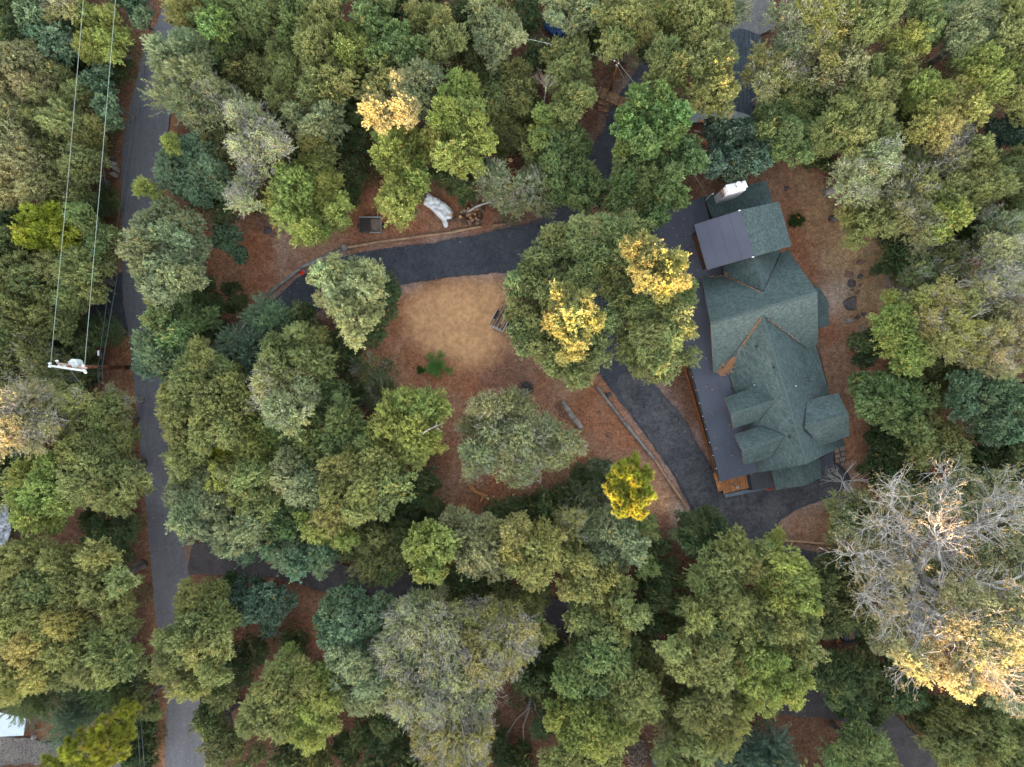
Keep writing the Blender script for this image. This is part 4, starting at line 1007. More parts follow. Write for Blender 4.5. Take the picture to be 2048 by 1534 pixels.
T('o', 'sg', 9, [(1185, 1050, 34), (1220, 1045, 34), (1205, 1085, 36), (1245, 1065, 34), (1235, 1100, 32), (1195, 1110, 28), (1265, 1090, 26)], 'just below the golden pine')
T('o', 'gn', 8, [(1270, 1040, 24), (1290, 1055, 22), (1285, 1130, 24)], 'right of the sage one below the golden pine')
T('o', 'ye', 9.5, [(1140, 1115, 30), (1165, 1135, 32), (1150, 1160, 28), (1175, 1175, 26), (1215, 1150, 26), (1135, 1175, 22)], 'hanging over the dark opening of the lower drive')
T('o', 'ol', 9.5, [(1170, 1225, 34), (1205, 1220, 36), (1235, 1245, 36), (1260, 1215, 30), (1215, 1275, 30), (1150, 1235, 24), (1240, 1185, 26)], 'right of the dark opening of the lower drive')
T('o', 'dk', 5.5, [(1310, 1100, 28), (1320, 1150, 32), (1300, 1200, 30), (1330, 1200, 26), (1300, 1250, 26), (1340, 1240, 24)], 'dark strip left of the big south-east crowns', sat=2)
T('o', 'gn', 10, [(1155, 1320, 38), (1195, 1310, 38), (1140, 1355, 36), (1185, 1355, 40), (1230, 1325, 34), (1160, 1390, 34)], 'broad dark one in the bottom middle')
T('o', 'ol', 10, [(1245, 1360, 36), (1280, 1380, 34), (1240, 1400, 38), (1275, 1420, 32), (1210, 1400, 32), (1300, 1410, 26)], 'right one in the bottom middle')
T('o', 'yg', 10, [(1170, 1435, 38), (1210, 1450, 38), (1245, 1450, 32), (1150, 1470, 34), (1190, 1485, 34), (1120, 1430, 28), (1230, 1485, 24)], 'light one in the bottom middle')
T('o', 'ol', 9, [(1110, 1510, 32), (1145, 1520, 34), (1185, 1525, 32), (1220, 1520, 24)], 'at the bottom edge left of the heap of split wood')
T('o', 'dk', 5.5, [(1080, 1330, 30), (1100, 1380, 30), (1090, 1290, 26), (1060, 1360, 26), (1000, 1500, 30), (1040, 1510, 28), (1085, 1450, 20)], 'in the gap right of the half-bare giants', sat=2)
T('b', 'ps', 11.5, [(825, 1225, 38), (860, 1210, 34), (800, 1260, 36), (845, 1265, 40), (885, 1250, 38), (790, 1300, 36), (835, 1310, 40), (880, 1300, 40), (920, 1270, 36)], 'top left part of the half-bare giant')
T('b', 'ye', 11.5, [(930, 1220, 34), (970, 1230, 36), (1010, 1235, 34), (1045, 1250, 28), (960, 1275, 38), (1005, 1280, 36), (1040, 1290, 30), (950, 1320, 38), (990, 1325, 34), (1020, 1330, 26)], 'right part of the half-bare giant')
T('b', 'ps', 11, [(820, 1360, 38), (865, 1355, 38), (910, 1355, 38), (840, 1405, 38), (885, 1400, 40), (930, 1395, 38), (970, 1375, 34), (800, 1400, 26)], 'middle part of the half-bare giant')
T('b', 'ye', 10.5, [(860, 1450, 36), (900, 1445, 38), (940, 1440, 34), (880, 1490, 36), (920, 1485, 36), (955, 1470, 28), (890, 1525, 32), (930, 1525, 32)], 'lowest part of the half-bare giant at the bottom edge')
T('o', 'do', 7, [(1050, 1195, 28), (1000, 1195, 28), (900, 1190, 26), (950, 1190, 26), (1080, 1180, 24)], 'thin line of low crowns above the giant', sat=1)
T('g', 'bl', 10, [(675, 1215, 34), (710, 1205, 32), (695, 1245, 38), (735, 1230, 32), (670, 1265, 30), (720, 1265, 28), (660, 1240, 24), (755, 1215, 24)], 'right of the bare wedge below the side driveway')
T('o', 'sg', 10.5, [(690, 1320, 34), (725, 1330, 36), (700, 1360, 36), (745, 1365, 34), (715, 1395, 34), (750, 1395, 26), (740, 1310, 26)], 'left of the half-bare giant')
T('o', 'ol', 11, [(565, 1335, 34), (545, 1370, 36), (590, 1360, 36), (525, 1405, 36), (570, 1400, 36), (505, 1445, 34), (545, 1440, 34)], 'left of the two in the bottom left middle')
T('o', 'yg', 10.5, [(620, 1360, 34), (645, 1390, 34), (615, 1410, 36), (600, 1450, 34), (645, 1440, 34), (635, 1475, 26), (660, 1340, 26), (585, 1310, 24)], 'right of the two in the bottom left middle')
T('o', 'ol', 11, [(395, 1195, 38), (430, 1200, 36), (390, 1240, 40), (435, 1245, 40), (370, 1285, 38), (415, 1290, 42), (450, 1280, 30), (345, 1320, 36), (385, 1335, 38), (425, 1330, 34), (325, 1345, 24), (360, 1365, 28), (400, 1370, 28)], 'leaning over the road below the side driveway')
T('o', 'do', 7.5, [(430, 1410, 32), (415, 1440, 30), (440, 1465, 32), (445, 1390, 28), (435, 1500, 28), (475, 1490, 22)], 'right of the road near the bottom', sat=1)
T('g', 'bk', 8, [(500, 1180, 32), (535, 1190, 34), (520, 1220, 34), (555, 1215, 28), (550, 1245, 22), (485, 1200, 24)], 'dark one below the side driveway')
T('o', 'dk', 5, [(500, 1300, 30), (480, 1340, 26), (590, 1270, 26), (600, 1290, 22), (460, 1170, 22)], 'shrubby, between the big crowns below the side driveway', sat=1)
T('o', 'dk', 7, [(730, 1465, 34), (770, 1450, 32), (760, 1500, 34), (805, 1490, 34), (700, 1500, 32), (810, 1530, 30), (740, 1530, 30), (785, 1430, 24)], 'at the bottom edge left of the giant', sat=1)
T('o', 'do', 6, [(560, 1510, 28), (600, 1520, 28), (640, 1515, 28), (520, 1500, 18)], 'at the bottom edge below the two crowns', sat=1)
T('f', 'do', 9, [(1345, 1460, 28), (1375, 1495, 34), (1350, 1520, 30), (1395, 1525, 26), (1330, 1490, 22)], 'streaky one right of the heap of split wood')
T('w', 'bk', 8, [(1530, 1470, 30), (1500, 1500, 34), (1540, 1505, 34), (1485, 1530, 28), (1525, 1535, 30), (1560, 1530, 22)], 'at the bottom edge left of the lower drive')
T('o', 'dk', 6.5, [(1660, 1330, 34), (1695, 1330, 36), (1665, 1370, 34), (1705, 1370, 38), (1735, 1350, 30), (1690, 1400, 30), (1640, 1350, 24)], 'dark one above the lower drive', sat=1)
T('o', 'dk', 6, [(1775, 1350, 34), (1800, 1390, 36), (1760, 1395, 32), (1835, 1410, 34), (1870, 1430, 32), (1740, 1420, 22), (1790, 1310, 26)], 'shaded one under the sunlit oak', sat=2)
T('o', 'gn', 8, [(1700, 1455, 30), (1730, 1480, 36), (1690, 1495, 34), (1760, 1515, 34), (1715, 1525, 32), (1670, 1520, 26)], 'at the bottom edge left of the lower drive bend')
T('o', 'do', 8.5, [(1900, 1450, 38), (1940, 1440, 38), (1980, 1430, 36), (1905, 1490, 38), (1950, 1485, 40), (1870, 1480, 28)], 'at the bottom right, left one')
T('o', 'ol', 8.5, [(2020, 1420, 36), (2030, 1460, 36), (1995, 1475, 36), (1960, 1525, 36), (2005, 1520, 38), (2040, 1510, 34), (1915, 1525, 30)], 'in the bottom right corner')

T('o', 'do', 6.5, [(1255, 1295, 30), (1290, 1305, 28), (1310, 1330, 28), (1270, 1335, 26), (1225, 1290, 24)], 'over the lower drive west of the big south-east crowns', sat=1)
T('o', 'dk', 6, [(880, 1160, 26), (920, 1165, 26), (960, 1165, 26), (1000, 1170, 24), (840, 1180, 24)], 'low dark row over the lower drive under the pair', sat=1)
T('o', 'do', 6, [(1340, 1330, 26), (1365, 1375, 26), (1330, 1400, 26), (1345, 1440, 24)], 'dull one wedged left of the big south-east crowns', sat=1)
T('o', 'ol', 8, [(1060, 1215, 24), (1075, 1250, 26), (1085, 1270, 20)], 'small one left of the dark opening of the lower drive')
# ------------------------------------------------------------------ the half-bare sunlit oak
def big_oak():
    rnd = random.Random(5)
    base = P(1816, 1128, 0)
    e = empty('bare_oak_tree', base, 'huge spreading half-bare oak with silver limbs and golden sunlit leaves at the right edge', 'tree')
    mb = MB()
    fork = P(1832, 1152, 7.5)
    mb.tube(crooked(base - Vector((0, 0, .3)), fork, 4, 0.02, rnd), [0.62, 0.52, 0.46, 0.44, 0.42], 10)
    mb.build('trunk', BARK_P, e, smooth=True)
    limbs = [([(1832, 1152, 7.5), (1840, 1130, 9.5), (1862, 1100, 11), (1886, 1077, 12), (1920, 1062, 12.6), (1951, 1056, 13), (1992, 1040, 13.2), (2035, 1030, 13)], 0.36),
             ([(1832, 1152, 7.5), (1827, 1182, 10), (1835, 1208, 11.5), (1844, 1247, 12.8), (1832, 1300, 13.2), (1815, 1335, 13)], 0.32),
             ([(1835, 1208, 11.5), (1865, 1222, 12.5), (1893, 1241, 13.6), (1925, 1272, 14.4), (1950, 1320, 14.2)], 0.24),
             ([(1832, 1152, 7.5), (1818, 1118, 10), (1820, 1080, 11.6), (1808, 1045, 12.6), (1782, 1012, 13), (1786, 962, 13.4)], 0.26),
             ([(1832, 1152, 7.5), (1795, 1138, 10), (1768, 1112, 11), (1738, 1102, 11.8), (1700, 1112, 11.6)], 0.2),
             ([(1832, 1152, 7.5), (1885, 1168, 11), (1930, 1158, 13), (1982, 1172, 14), (2045, 1150, 14)], 0.26),
             ([(1835, 1160, 8), (1880, 1196, 11), (1932, 1228, 13.4), (1990, 1236, 14.6), (2045, 1252, 15)], 0.3),
             ([(1862, 1100, 11), (1868, 1060, 12.4), (1878, 1020, 13), (1890, 975, 13), (1886, 945, 12.8)], 0.17),
             ([(1862, 1105, 11), (1878, 1120, 12.4), (1872, 1075, 13.6), (1866, 1040, 14)], 0.12),
             ([(1951, 1056, 13), (1975, 1010, 13), (1990, 975, 12.8)], 0.15),
             ([(1992, 1040, 13.2), (2030, 1000, 13), (2045, 970, 12.5)], 0.12),
             ([(1932, 1228, 13.4), (1960, 1290, 14.2), (1990, 1330, 14.2), (2010, 1370, 13.6)], 0.2),
             ([(1795, 1138, 10), (1770, 1160, 11.4), (1735, 1175, 12), (1728, 1200, 12)], 0.14),
             ([(1827, 1182, 10), (1800, 1210, 12), (1778, 1240, 12.6)], 0.13),
             ([(1820, 1080, 11.6), (1795, 1070, 12.4), (1762, 1048, 12.4), (1740, 1040, 12)], 0.13)]
    S = Leafy()
    for k, (pl, r) in enumerate(limbs):
        pts = [P(*p) for p in pl]
        fine = []
        for i in range(len(pts) - 1):
            for j in range(3):
                fine.append(pts[i].lerp(pts[i + 1], j / 3) + (Vector((rnd.uniform(-1, 1), rnd.uniform(-1, 1), rnd.uniform(-1, 1))) * 0.16 if (i or j) else Vector()))
        fine.append(pts[-1])
        n = len(fine); r *= 1.3
        mb = MB(); mb.tube(fine, [r * (1 - 0.8 * (i / (n - 1)) ** 0.8) + 0.02 for i in range(n)], 7)
        mb.build('limb', BARK_P, e, smooth=True)
        # crooked branchlets, forking four times
        A, B, R0 = [], [], []
        for i in range(max(2, n // 4), n):
            for _ in range(4):
                d = (fine[i] - fine[i - 1]).normalized() * 0.5 + Vector((rnd.uniform(-1, 1), rnd.uniform(-1, 1), rnd.uniform(-.1, .9)))
                A.append(fine[i]); B.append(fine[i] + d.normalized() * rnd.uniform(0.5, 1.2)); R0.append(0.042 + 0.22 * r * (1 - i / n))
        a = np.array([tuple(q - base) for q in A]); b = np.array([tuple(q - base) for q in B]); rr = np.array(R0)
        for lev in range(5):
            S.spikes(a, b, rr, rr * 0.72)
            D = b - a; D /= np.linalg.norm(D, axis=1, keepdims=True)
            na, nb, nr = [], [], []
            for _ in range(2):
                E = D + rng.normal(0, 0.55, D.shape) + np.array([0, 0, 0.05]); E /= np.linalg.norm(E, axis=1, keepdims=True)
                ln = (0.75, 0.6, 0.45, 0.34, 0.25)[lev] * rng.uniform(0.5, 1.3, (len(b), 1))
                na.append(b); nb.append(b + E * ln); nr.append(rr * 0.66)
            a = np.concatenate(na); b = np.concatenate(nb); rr = np.maximum(np.concatenate(nr), 0.012)
            if lev >= 2:
                keep = rng.random(len(a)) < 0.52
                a, b, rr = a[keep], b[keep], rr[keep]
                m = 3
                pos = (b[:, None] + rng.normal(0, 0.10, (len(b), m, 3)))[rng.random(len(b)) < 0.33].reshape(-1, 3)
                dd = unit(len(pos))
                S.leaves(pos, dd, 0.18, 0.10, np.full(len(pos), 0.5), np.full(len(pos), 0.3) * (rng.random(len(pos)) < 0.3))
    o = link('branchlets', S.mesh('branchlets', BARK_P), e, (0, 0, 0)); o.color = (0.20, 0.17, 0.07, 1)
    lobes = [(1790, 1080, 36, 's', 10.5), (1760, 1040, 34, 's', 10.5), (1790, 1000, 32, 's', 11), (1850, 1010, 34, 's', 11), (1830, 1060, 30, 's', 10.5), (1900, 1000, 36, 's', 11), (1945, 1010, 36, 's', 11),
             (1990, 1000, 36, 's', 11), (2030, 1010, 36, 's', 11), (1930, 960, 30, 's', 10), (1985, 950, 30, 's', 10), (1735, 1080, 32, 's', 9.5), (1765, 1120, 32, 's', 10), (1740, 1140, 30, 's', 9.5), (1790, 1180, 32, 's', 10.5),
             (1775, 1230, 34, 's', 11), (1810, 1250, 34, 's', 11.5), (1780, 1290, 32, 's', 11), (1830, 1290, 30, 's', 11.5), (1900, 1130, 34, 's', 11), (1950, 1110, 38, 's', 12), (2010, 1090, 38, 's', 12), (2040, 1130, 36, 's', 12),
             (1985, 1145, 34, 's', 12), (1930, 1190, 36, 'g', 14.5), (1900, 1180, 24, 'g', 14), (1960, 1210, 36, 'g', 15), (2000, 1200, 30, 'g', 14.6), (2040, 1210, 34, 'g', 15.3), (1925, 1250, 36, 'g', 15.2), (1965, 1265, 38, 'g', 15.6),
             (2010, 1260, 38, 'g', 15.8), (2045, 1290, 36, 'g', 15.4), (1940, 1300, 34, 'g', 15), (1985, 1310, 34, 'g', 15), (1830, 1325, 26, 'g', 14.6), (1850, 1345, 24, 'g', 14.4), (1800, 1310, 24, 'g', 14.4), (1860, 1310, 22, 'g', 14),
             (1905, 1355, 30, 'g', 14.8), (1930, 1375, 28, 'g', 14.6), (1915, 1330, 26, 'g', 14.4), (1965, 1355, 30, 'g', 13.6), (2010, 1340, 34, 's', 12.5), (2040, 1350, 32, 's', 12), (1990, 1390, 28, 's', 12), (2035, 1395, 30, 's', 11.5),
             (1690, 1040, 28, 's', 8.5), (1865, 1215, 24, 's', 11), (1800, 1150, 24, 'g', 13.4), (1790, 1205, 22, 'g', 13.4), (2025, 1160, 26, 's', 12), (1870, 1280, 24, 'g', 12.8), (1870, 1165, 34, 's', 8), (1865, 1195, 34, 's', 8), (1895, 1150, 32, 's', 8.5), (2000, 1060, 34, 's', 9), (2035, 1075, 34, 's', 9), (1960, 1085, 30, 's', 9), (1890, 1220, 30, 's', 9), (1850, 1130, 26, 's', 8)]
    for u, v, r, t, z in lobes:
        rm = r * K * (H - z) / H * 1.05
        c = P(u, v, z - rm * (1.0 if t == 's' else 0.5))
        kd = 'o' if t == 's' else ('t' if rnd.random() < 0.5 else 'o')
        sets = LOBES[kd][0 if rm > 1.5 else 1]
        o = link('crown', sets[1][rnd.randrange(len(sets[1]))], e, c - base)
        s = rm / sets[0]
        o.scale = (s, s * rnd.uniform(.9, 1.1), s * rnd.uniform(.8, 1.0)); o.rotation_euler = (rnd.uniform(-.3, .3), rnd.uniform(-.3, .3), rnd.uniform(0, 6.28))
        c3 = (0.215, 0.235, 0.125) if t == 's' else (0.34, 0.32, 0.17)  # sunlit gold is put into the leaf colour of the 'g' crowns
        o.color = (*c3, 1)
big_oak()

def bare_bush(u, v, z, r, label, col=TWIG, lean=(0, 0), n=26, rad=0.035):
    rnd = random.Random(u * 31 + v)
    base = P(u, v, 0)
    e = empty('bare_bush', base, label, 'bush')
    S = Leafy()
    d = unit(n * 2); d = d[d[:, 2] > 0.05][:n]; d[:, 2] *= 0.8
    d += np.array([lean[0], lean[1], 0])
    a = np.zeros((len(d), 3)) - np.array([0, 0, .1]); b = d * r * 0.35; rr = np.full(len(d), rad)
    for lev in range(4):
        S.spikes(a, b, rr, rr * 0.75)
        D = b - a; D /= np.linalg.norm(D, axis=1, keepdims=True)
        na, nb = [], []
        for _ in range(2):
            E = D + rng.normal(0, 0.33, D.shape); E /= np.linalg.norm(E, axis=1, keepdims=True)
            na.append(b); nb.append(b + E * r * (0.3, 0.25, 0.2, 0.15)[lev] * rng.uniform(0.6, 1.3, (len(b), 1)))
        a = np.concatenate(na); b = np.concatenate(nb); rr = np.concatenate([rr, rr]) * 0.7
        if z:
            a = a + 0; 
    o = link('stems', S.mesh('stems', col), e, (0, 0, z)); o.color = (0.2, 0.18, 0.1, 1)
    if z:
        mb = MB(); mb.tube([base, base + Vector((0, 0, z))], [0.09, 0.05], 6); mb.build('trunk', BARK_P, e)
    return e
bare_bush(1755, 540, 0.6, 2.3, 'grey leafless bush at the upper edge of the rock garden', lean=(0.5, -0.3))
bare_bush(1778, 588, 1.2, 2.0, 'dense ball of pale leafless twigs right of the rock garden', lean=(0.1, 0), n=40)
bare_bush(1738, 668, 0.8, 2.0, 'grey fan of dead branches at the lower edge of the rock garden', lean=(0.4, 0.2))
bare_bush(1775, 640, 0.8, 1.8, 'small leafless bush just below the ball of pale twigs', lean=(-0.3, 0.1), n=18)
bare_bush(1084, 245, 8.6, 1.3, 'dead grey tree top with upright bare branches, left of the slim pole', lean=(-0.1, 1.0), n=9, rad=0.035, col=BARK)
bare_bush(1640, 950, 5.0, 2.4, 'bare pale branch hanging over the parking beside the entry roof', lean=(0.2, 0), n=12, rad=0.05)

def big_trunk(name, pts, rads, label, m=BARK_P):
    mb = MB(); mb.tube([P(*p) for p in pts], rads, 9)
    o = mb.build(name, m, smooth=True)
    return tag(o, label, 'tree trunk')
mb = MB(); mb.tube([P(842, 869, 11.2), P(855, 860, 11.6), P(872, 852, 11.9), (P(888, 846, 11.9))], [0.08, 0.07, 0.05, 0.02], 7)
mb.tube([P(868, 854, 11.8), P(878, 858, 12.0), P(884, 864, 12.0)], [0.05, 0.04, 0.02], 6); mb.tube([P(872, 852, 11.9), P(874, 842, 12.1)], [0.04, 0.015], 6)
tag(mb.build('dead_branch', BARK), 'dead forked branch lying pale across the yellow-green crown east in the wood', 'branch')

# ------------------------------------------------------------------ low undergrowth and litter nobody could count
def undergrowth():
    S = Leafy()
    polys = PAVED + CLEAR + [HOUSE_PX]
    cnt = 0
    pts = []
    for (x, y, r) in BUSHES:
        for _ in range(4):
            a = rng.uniform(0, 6.28); q = rng.uniform(0, 1.25) * r
            pts.append((x + math.cos(a) * q, y + math.sin(a) * q))
    for (x, y) in pts:
        u = x / K + 1024; v = 767 - y / K
        if any(inside(p, u, v) for p in polys) or any(inside(p, u + du, v + dv) for p in polys for du, dv in ((14, 0), (-14, 0), (0, 14), (0, -14))): continue
        R = rng.uniform(0.6, 1.5); hgt = rng.uniform(0.4, 1.6)
        n = int(190 * R * R)
        d = unit(n); d[:, 2] = np.abs(d[:, 2])
        pos = np.array([x, y, 0]) + d * (R * rng.uniform(0.5, 1, (n, 1))) * np.array([1, 1, hgt])
        S.leaves(pos, unit(n) * 0.6 + d * 0.6, 0.26, 0.13, np.full(n, rng.uniform(0.3, 0.7)), np.full(n, (rng.random() < 0.2) * 0.5))
        cnt += 1
    o = link('undergrowth', S.mesh('undergrowth', TWIG_D)); o.color = (0.10, 0.135, 0.05, 1)
    tag(o, kind='stuff')
    print('bushes', cnt)

def litter():
    """dry leaves scattered over the clearings, verges and forest floor"""
    n = 38000
    x = rng.uniform(-55, 55, n); y = rng.uniform(-41, 41, n)
    U = x / K + 1024; Vv = 767 - y / K
    k = np.ones(n, bool)
    for p in PAVED + [HOUSE_PX]: k &= ~inside_np(p, U, Vv)
    s = inside_np(SAND, U, Vv); k &= ~(s & (rng.random(n) > 0.08))
    dens = 0.42 + 0.75 * vnoise(x, y, 2.5, 21)
    k &= rng.random(n) < dens
    x, y = x[k], y[k]
    extra = []
    for p, m in ((ROAD, 400), (UP_DRIVE, 260), (LOW_DRIVE, 300)):   # a few blown onto the paving, thicker along the edge
        for q in smooth_ring(p, 2.2, 16, 3):
            if random.random() < 0.35: extra.append((P(q[0], q[1], 0).x, P(q[0], q[1], 0).y))
    ex = np.array(extra)
    m = len(ex)
    x = np.concatenate([x, ex[:, 0]]); y = np.concatenate([y, ex[:, 1]])
    z = np.concatenate([np.full(len(x) - m, -0.055), np.full(m, 0.065)])
    xs, ys = x[:1400], y[:1400]
    SS = Leafy(); pp = np.stack([xs, ys, np.full(len(xs), -0.04)], 1); dd = unit(len(xs)); dd[:, 2] *= .12; hl = rng.uniform(.1, .6, (len(xs), 1))
    SS.spikes(pp - dd * hl, pp + dd * hl, .018, .01)
    tag(link('fallen_twigs', SS.mesh('fallen_twigs', TWIG)), kind='stuff')
    n = len(x)
    a = rng.uniform(0, 6.28, n); L = rng.uniform(0.04, 0.10, n); W = L * rng.uniform(0.35, 0.6, n)
    dx, dy = np.cos(a), np.sin(a)
    tz = rng.uniform(-0.03, 0.03, (2, n))
    V = np.stack([np.stack([x - dx * L, y - dy * L, z + tz[0]], 1), np.stack([x - dy * W, y + dx * W, z - tz[1]], 1),
                  np.stack([x + dx * L, y + dy * L, z + tz[1]], 1), np.stack([x + dy * W, y - dx * W, z - tz[0]], 1)], 1).reshape(-1, 3)
    F = np.arange(4 * n).reshape(n, 4)
    m_, nt, b = new_mat('dry_leaves')
    at = nt.nodes.new('ShaderNodeAttribute'); at.attribute_name = 'tint'
    r = nt.nodes.new('ShaderNodeValToRGB')
    r.color_ramp.elements[0].color = (0.09, 0.035, 0.02, 1); r.color_ramp.elements[1].color = (0.40, 0.28, 0.21, 1)
    e2 = r.color_ramp.elements.new(0.5); e2.color = (0.22, 0.105, 0.055, 1)
    nt.links.new(at.outputs['Fac'], r.inputs['Fac']); nt.links.new(r.outputs[0], b.inputs['Base Color'])
    b.inputs['Roughness'].default_value = 0.9
    me = np_mesh('leaf_litter', V, F, [m_], attrs={'tint': ('FLOAT', np.repeat(rng.random(n), 4))})
    tag(link('leaf_litter', me), kind='stuff')

def surrounding_wood():
    """the same wood goes on outside the frame; nobody could count it from here"""
    S = Leafy()
    n = 0
    while n < 520:
        x = rng.uniform(-76, 76); y = rng.uniform(-62, 62)
        u = x / K + 1024; v = 767 - y / K
        f = K * (H - 8) / H; pu, pv = x / f + 1024, 767 - y / f
        if -72 < pu < 2120 and -72 < pv < 1606: continue
        if abs(u - (380 if v < 0 else 372)) < 95 or (v < 0 and abs(u - 1512) < 80) or (v > 1534 and abs(u - 1880 - (v - 1640) * .6) < 80) or (u < 0 and abs(v - 1505) < 80): continue
        R = rng.uniform(2.0, 3.6); h = rng.uniform(6.5, 9.5) - R
        # outside the camera's cone even for the tallest part
        m = 900
        d = unit(m); d[:, 2] = np.abs(d[:, 2]) - 0.25
        bump = 1 + 0.22 * np.sin(d[:, 0] * 5 + n) * np.cos(d[:, 1] * 6 + n * 2)
        pos = np.array([x, y, h]) + d * (R * bump * rng.uniform(0.7, 1.05, m))[:, None]
        S.leaves(pos, d * .5 + unit(m) * .6, 0.50, 0.30, np.full(m, rng.uniform(.3, .75)), (rng.random(m) < .06) * .5)
        S.spikes(np.array([[x, y, -.2]]), np.array([[x, y, h]]), np.array([.22]))
        n += 1
    o = link('surrounding_wood', S.mesh('surrounding_wood', TWIG_D)); o.color = (*COL['ol'], 1)
    tag(o, kind='stuff')
surrounding_wood()
# ------------------------------------------------------------------ the house
HOUSE_PX = [(1300, 436), (1405, 400), (1526, 366), (1545, 410), (1566, 480), (1628, 590), (1640, 690), (1670, 790), (1695, 890), (1660, 920), (1640, 960), (1550, 980), (1447, 990), (1360, 720)]
def shingle_mat():
    m, nt, b = new_mat('green_shingles')
    N, L = nt.nodes, nt.links
    uv = N.new('ShaderNodeUVMap'); uv.uv_map = 'roof'
    br = N.new('ShaderNodeTexBrick')
    br.inputs['Scale'].default_value = 1.0; br.inputs['Brick Width'].default_value = 0.30; br.inputs['Row Height'].default_value = 0.16
    br.inputs['Mortar Size'].default_value = 0.010; br.inputs['Mortar Smooth'].default_value = 0.3; br.inputs['Bias'].default_value = -0.1
    br.offset = 0.37; br.offset_frequency = 2; br.squash = 0.8; br.squash_frequency = 3
    br.inputs['Color1'].default_value = (0.050, 0.076, 0.069, 1); br.inputs['Color2'].default_value = (0.072, 0.095, 0.097, 1); br.inputs['Mortar'].default_value = (0.034, 0.048, 0.054, 1)
    L.new(uv.outputs[0], br.inputs['Vector'])
    b2 = N.new('ShaderNodeTexBrick')
    b2.inputs['Scale'].default_value = 1.0; b2.inputs['Brick Width'].default_value = 0.21; b2.inputs['Row Height'].default_value = 0.16
    b2.inputs['Mortar Size'].default_value = 0.0; b2.offset = 0.61
    b2.inputs['Color1'].default_value = (0.80, 0.78, 0.84, 1); b2.inputs['Color2'].default_value = (1.18, 1.18, 1.15, 1)
    L.new(uv.outputs[0], b2.inputs['Vector'])
    no = N.new('ShaderNodeTexNoise'); no.inputs['Scale'].default_value = 0.9; no.inputs['Detail'].default_value = 5; L.new(uv.outputs[0], no.inputs['Vector'])
    mr = N.new('ShaderNodeMapRange'); mr.inputs['From Min'].default_value = .3; mr.inputs['From Max'].default_value = .7; mr.inputs['To Min'].default_value = 0.9; mr.inputs['To Max'].default_value = 1.1
    L.new(no.outputs['Fac'], mr.inputs['Value'])
    mul = N.new('ShaderNodeMix'); mul.data_type = 'RGBA'; mul.blend_type = 'MULTIPLY'; mul.inputs['Factor'].default_value = 1
    L.new(br.outputs['Color'], mul.inputs['A']); L.new(b2.outputs['Color'], mul.inputs['B'])
    vs = N.new('ShaderNodeVectorMath'); vs.operation = 'SCALE'; L.new(mul.outputs['Result'], vs.inputs[0]); L.new(mr.outputs[0], vs.inputs['Scale'])
    L.new(vs.outputs[0], b.inputs['Base Color'])
    b.inputs['Roughness'].default_value = 0.9; b.inputs['Specular IOR Level'].default_value = 0.2
    bp = N.new('ShaderNodeBump'); bp.inputs['Strength'].default_value = 0.5; bp.inputs['Distance'].default_value = 0.03
    L.new(br.outputs['Color'], bp.inputs['Height']); L.new(bp.outputs[0], b.inputs['Normal'])
    return m
SHINGLE = shingle_mat()
MEMB = mat('grey_roll_roofing', (0.062, 0.070, 0.094), 0.85, 0.10, 0.5, 0.1, col2=(0.048, 0.054, 0.074), fine=25)
MEMB2 = mat('slate_roofing', (0.060, 0.066, 0.092), 0.85, 0.08, 0.5, 0.1, col2=(0.050, 0.055, 0.078), fine=25)
SEAM = mat('roofing_seam', (0.05, 0.053, 0.065), 0.9, 0.1)
FASCIA = mat('red_brown_timber', (0.19, 0.065, 0.03), 0.7, 0.2, 2, 0.2)
CEDAR = mat('orange_stained_cedar', (0.48, 0.19, 0.055), 0.6, 0.25, 3, 0.3, col2=(0.26, 0.09, 0.03), stretch=(1, 1, 1))
CEDAR_D = mat('dark_cedar', (0.30, 0.115, 0.045), 0.7, 0.25, 3, 0.3)  # deeper cedar tone for the long skirt board
WALLM = mat('dark_brown_siding', (0.085, 0.042, 0.028), 0.8, 0.2, 2, 0.2)
WHITE = mat('white_painted_metal', (0.60, 0.60, 0.63), 0.5, 0.08, 1, 0.05)
GALV = mat('galvanised_metal', (0.45, 0.47, 0.50), 0.4, 0.1, 2, 0.1, metal=0.6)
DARKM = mat('black_metal', (0.02, 0.02, 0.022), 0.5, 0.2, 3, 0.1)
STONE = mat('brown_rubble', (0.27, 0.19, 0.15), 0.9, 0.3, 8, 0.8, col2=(0.12, 0.08, 0.07))
EAVE_A = (P(1613, 928, 7) - P(1526, 632, 7)).normalized()
EAVE_B = Vector((-EAVE_A.y, EAVE_A.x, 0))

def roof_face(parent, name, pts, eave, material=SHINGLE, th=0.16, side=FASCIA):
    w = [P(*p) for p in pts]
    mb = MB(); mb.slab(w, th, 0, 1)
    o = mb.build(name, [material, side], parent)
    me = o.data
    uvl = me.uv_layers.new(name='roof')
    e = Vector((eave.x, eave.y, 0)).normalized()
    nrm = (w[1] - w[0]).cross(w[2] - w[0]).normalized()
    if nrm.z < 0: nrm = -nrm
    e = (e - nrm * e.dot(nrm)).normalized(); s = nrm.cross(e)
    off = Vector((0, 0, 0)); p = parent
    while p is not None: off += p.location; p = p.parent
    for lp in me.loops:
        q = me.vertices[lp.vertex_index].co + off
        uvl.data[lp.index].uv = (q.dot(e), q.dot(s))
    bm = bmesh.new(); bm.from_mesh(me); bmesh.ops.triangulate(bm, faces=[f for f in bm.faces if len(f.verts) > 4], ngon_method='EAR_CLIP'); bm.to_mesh(me); bm.free()
    return o

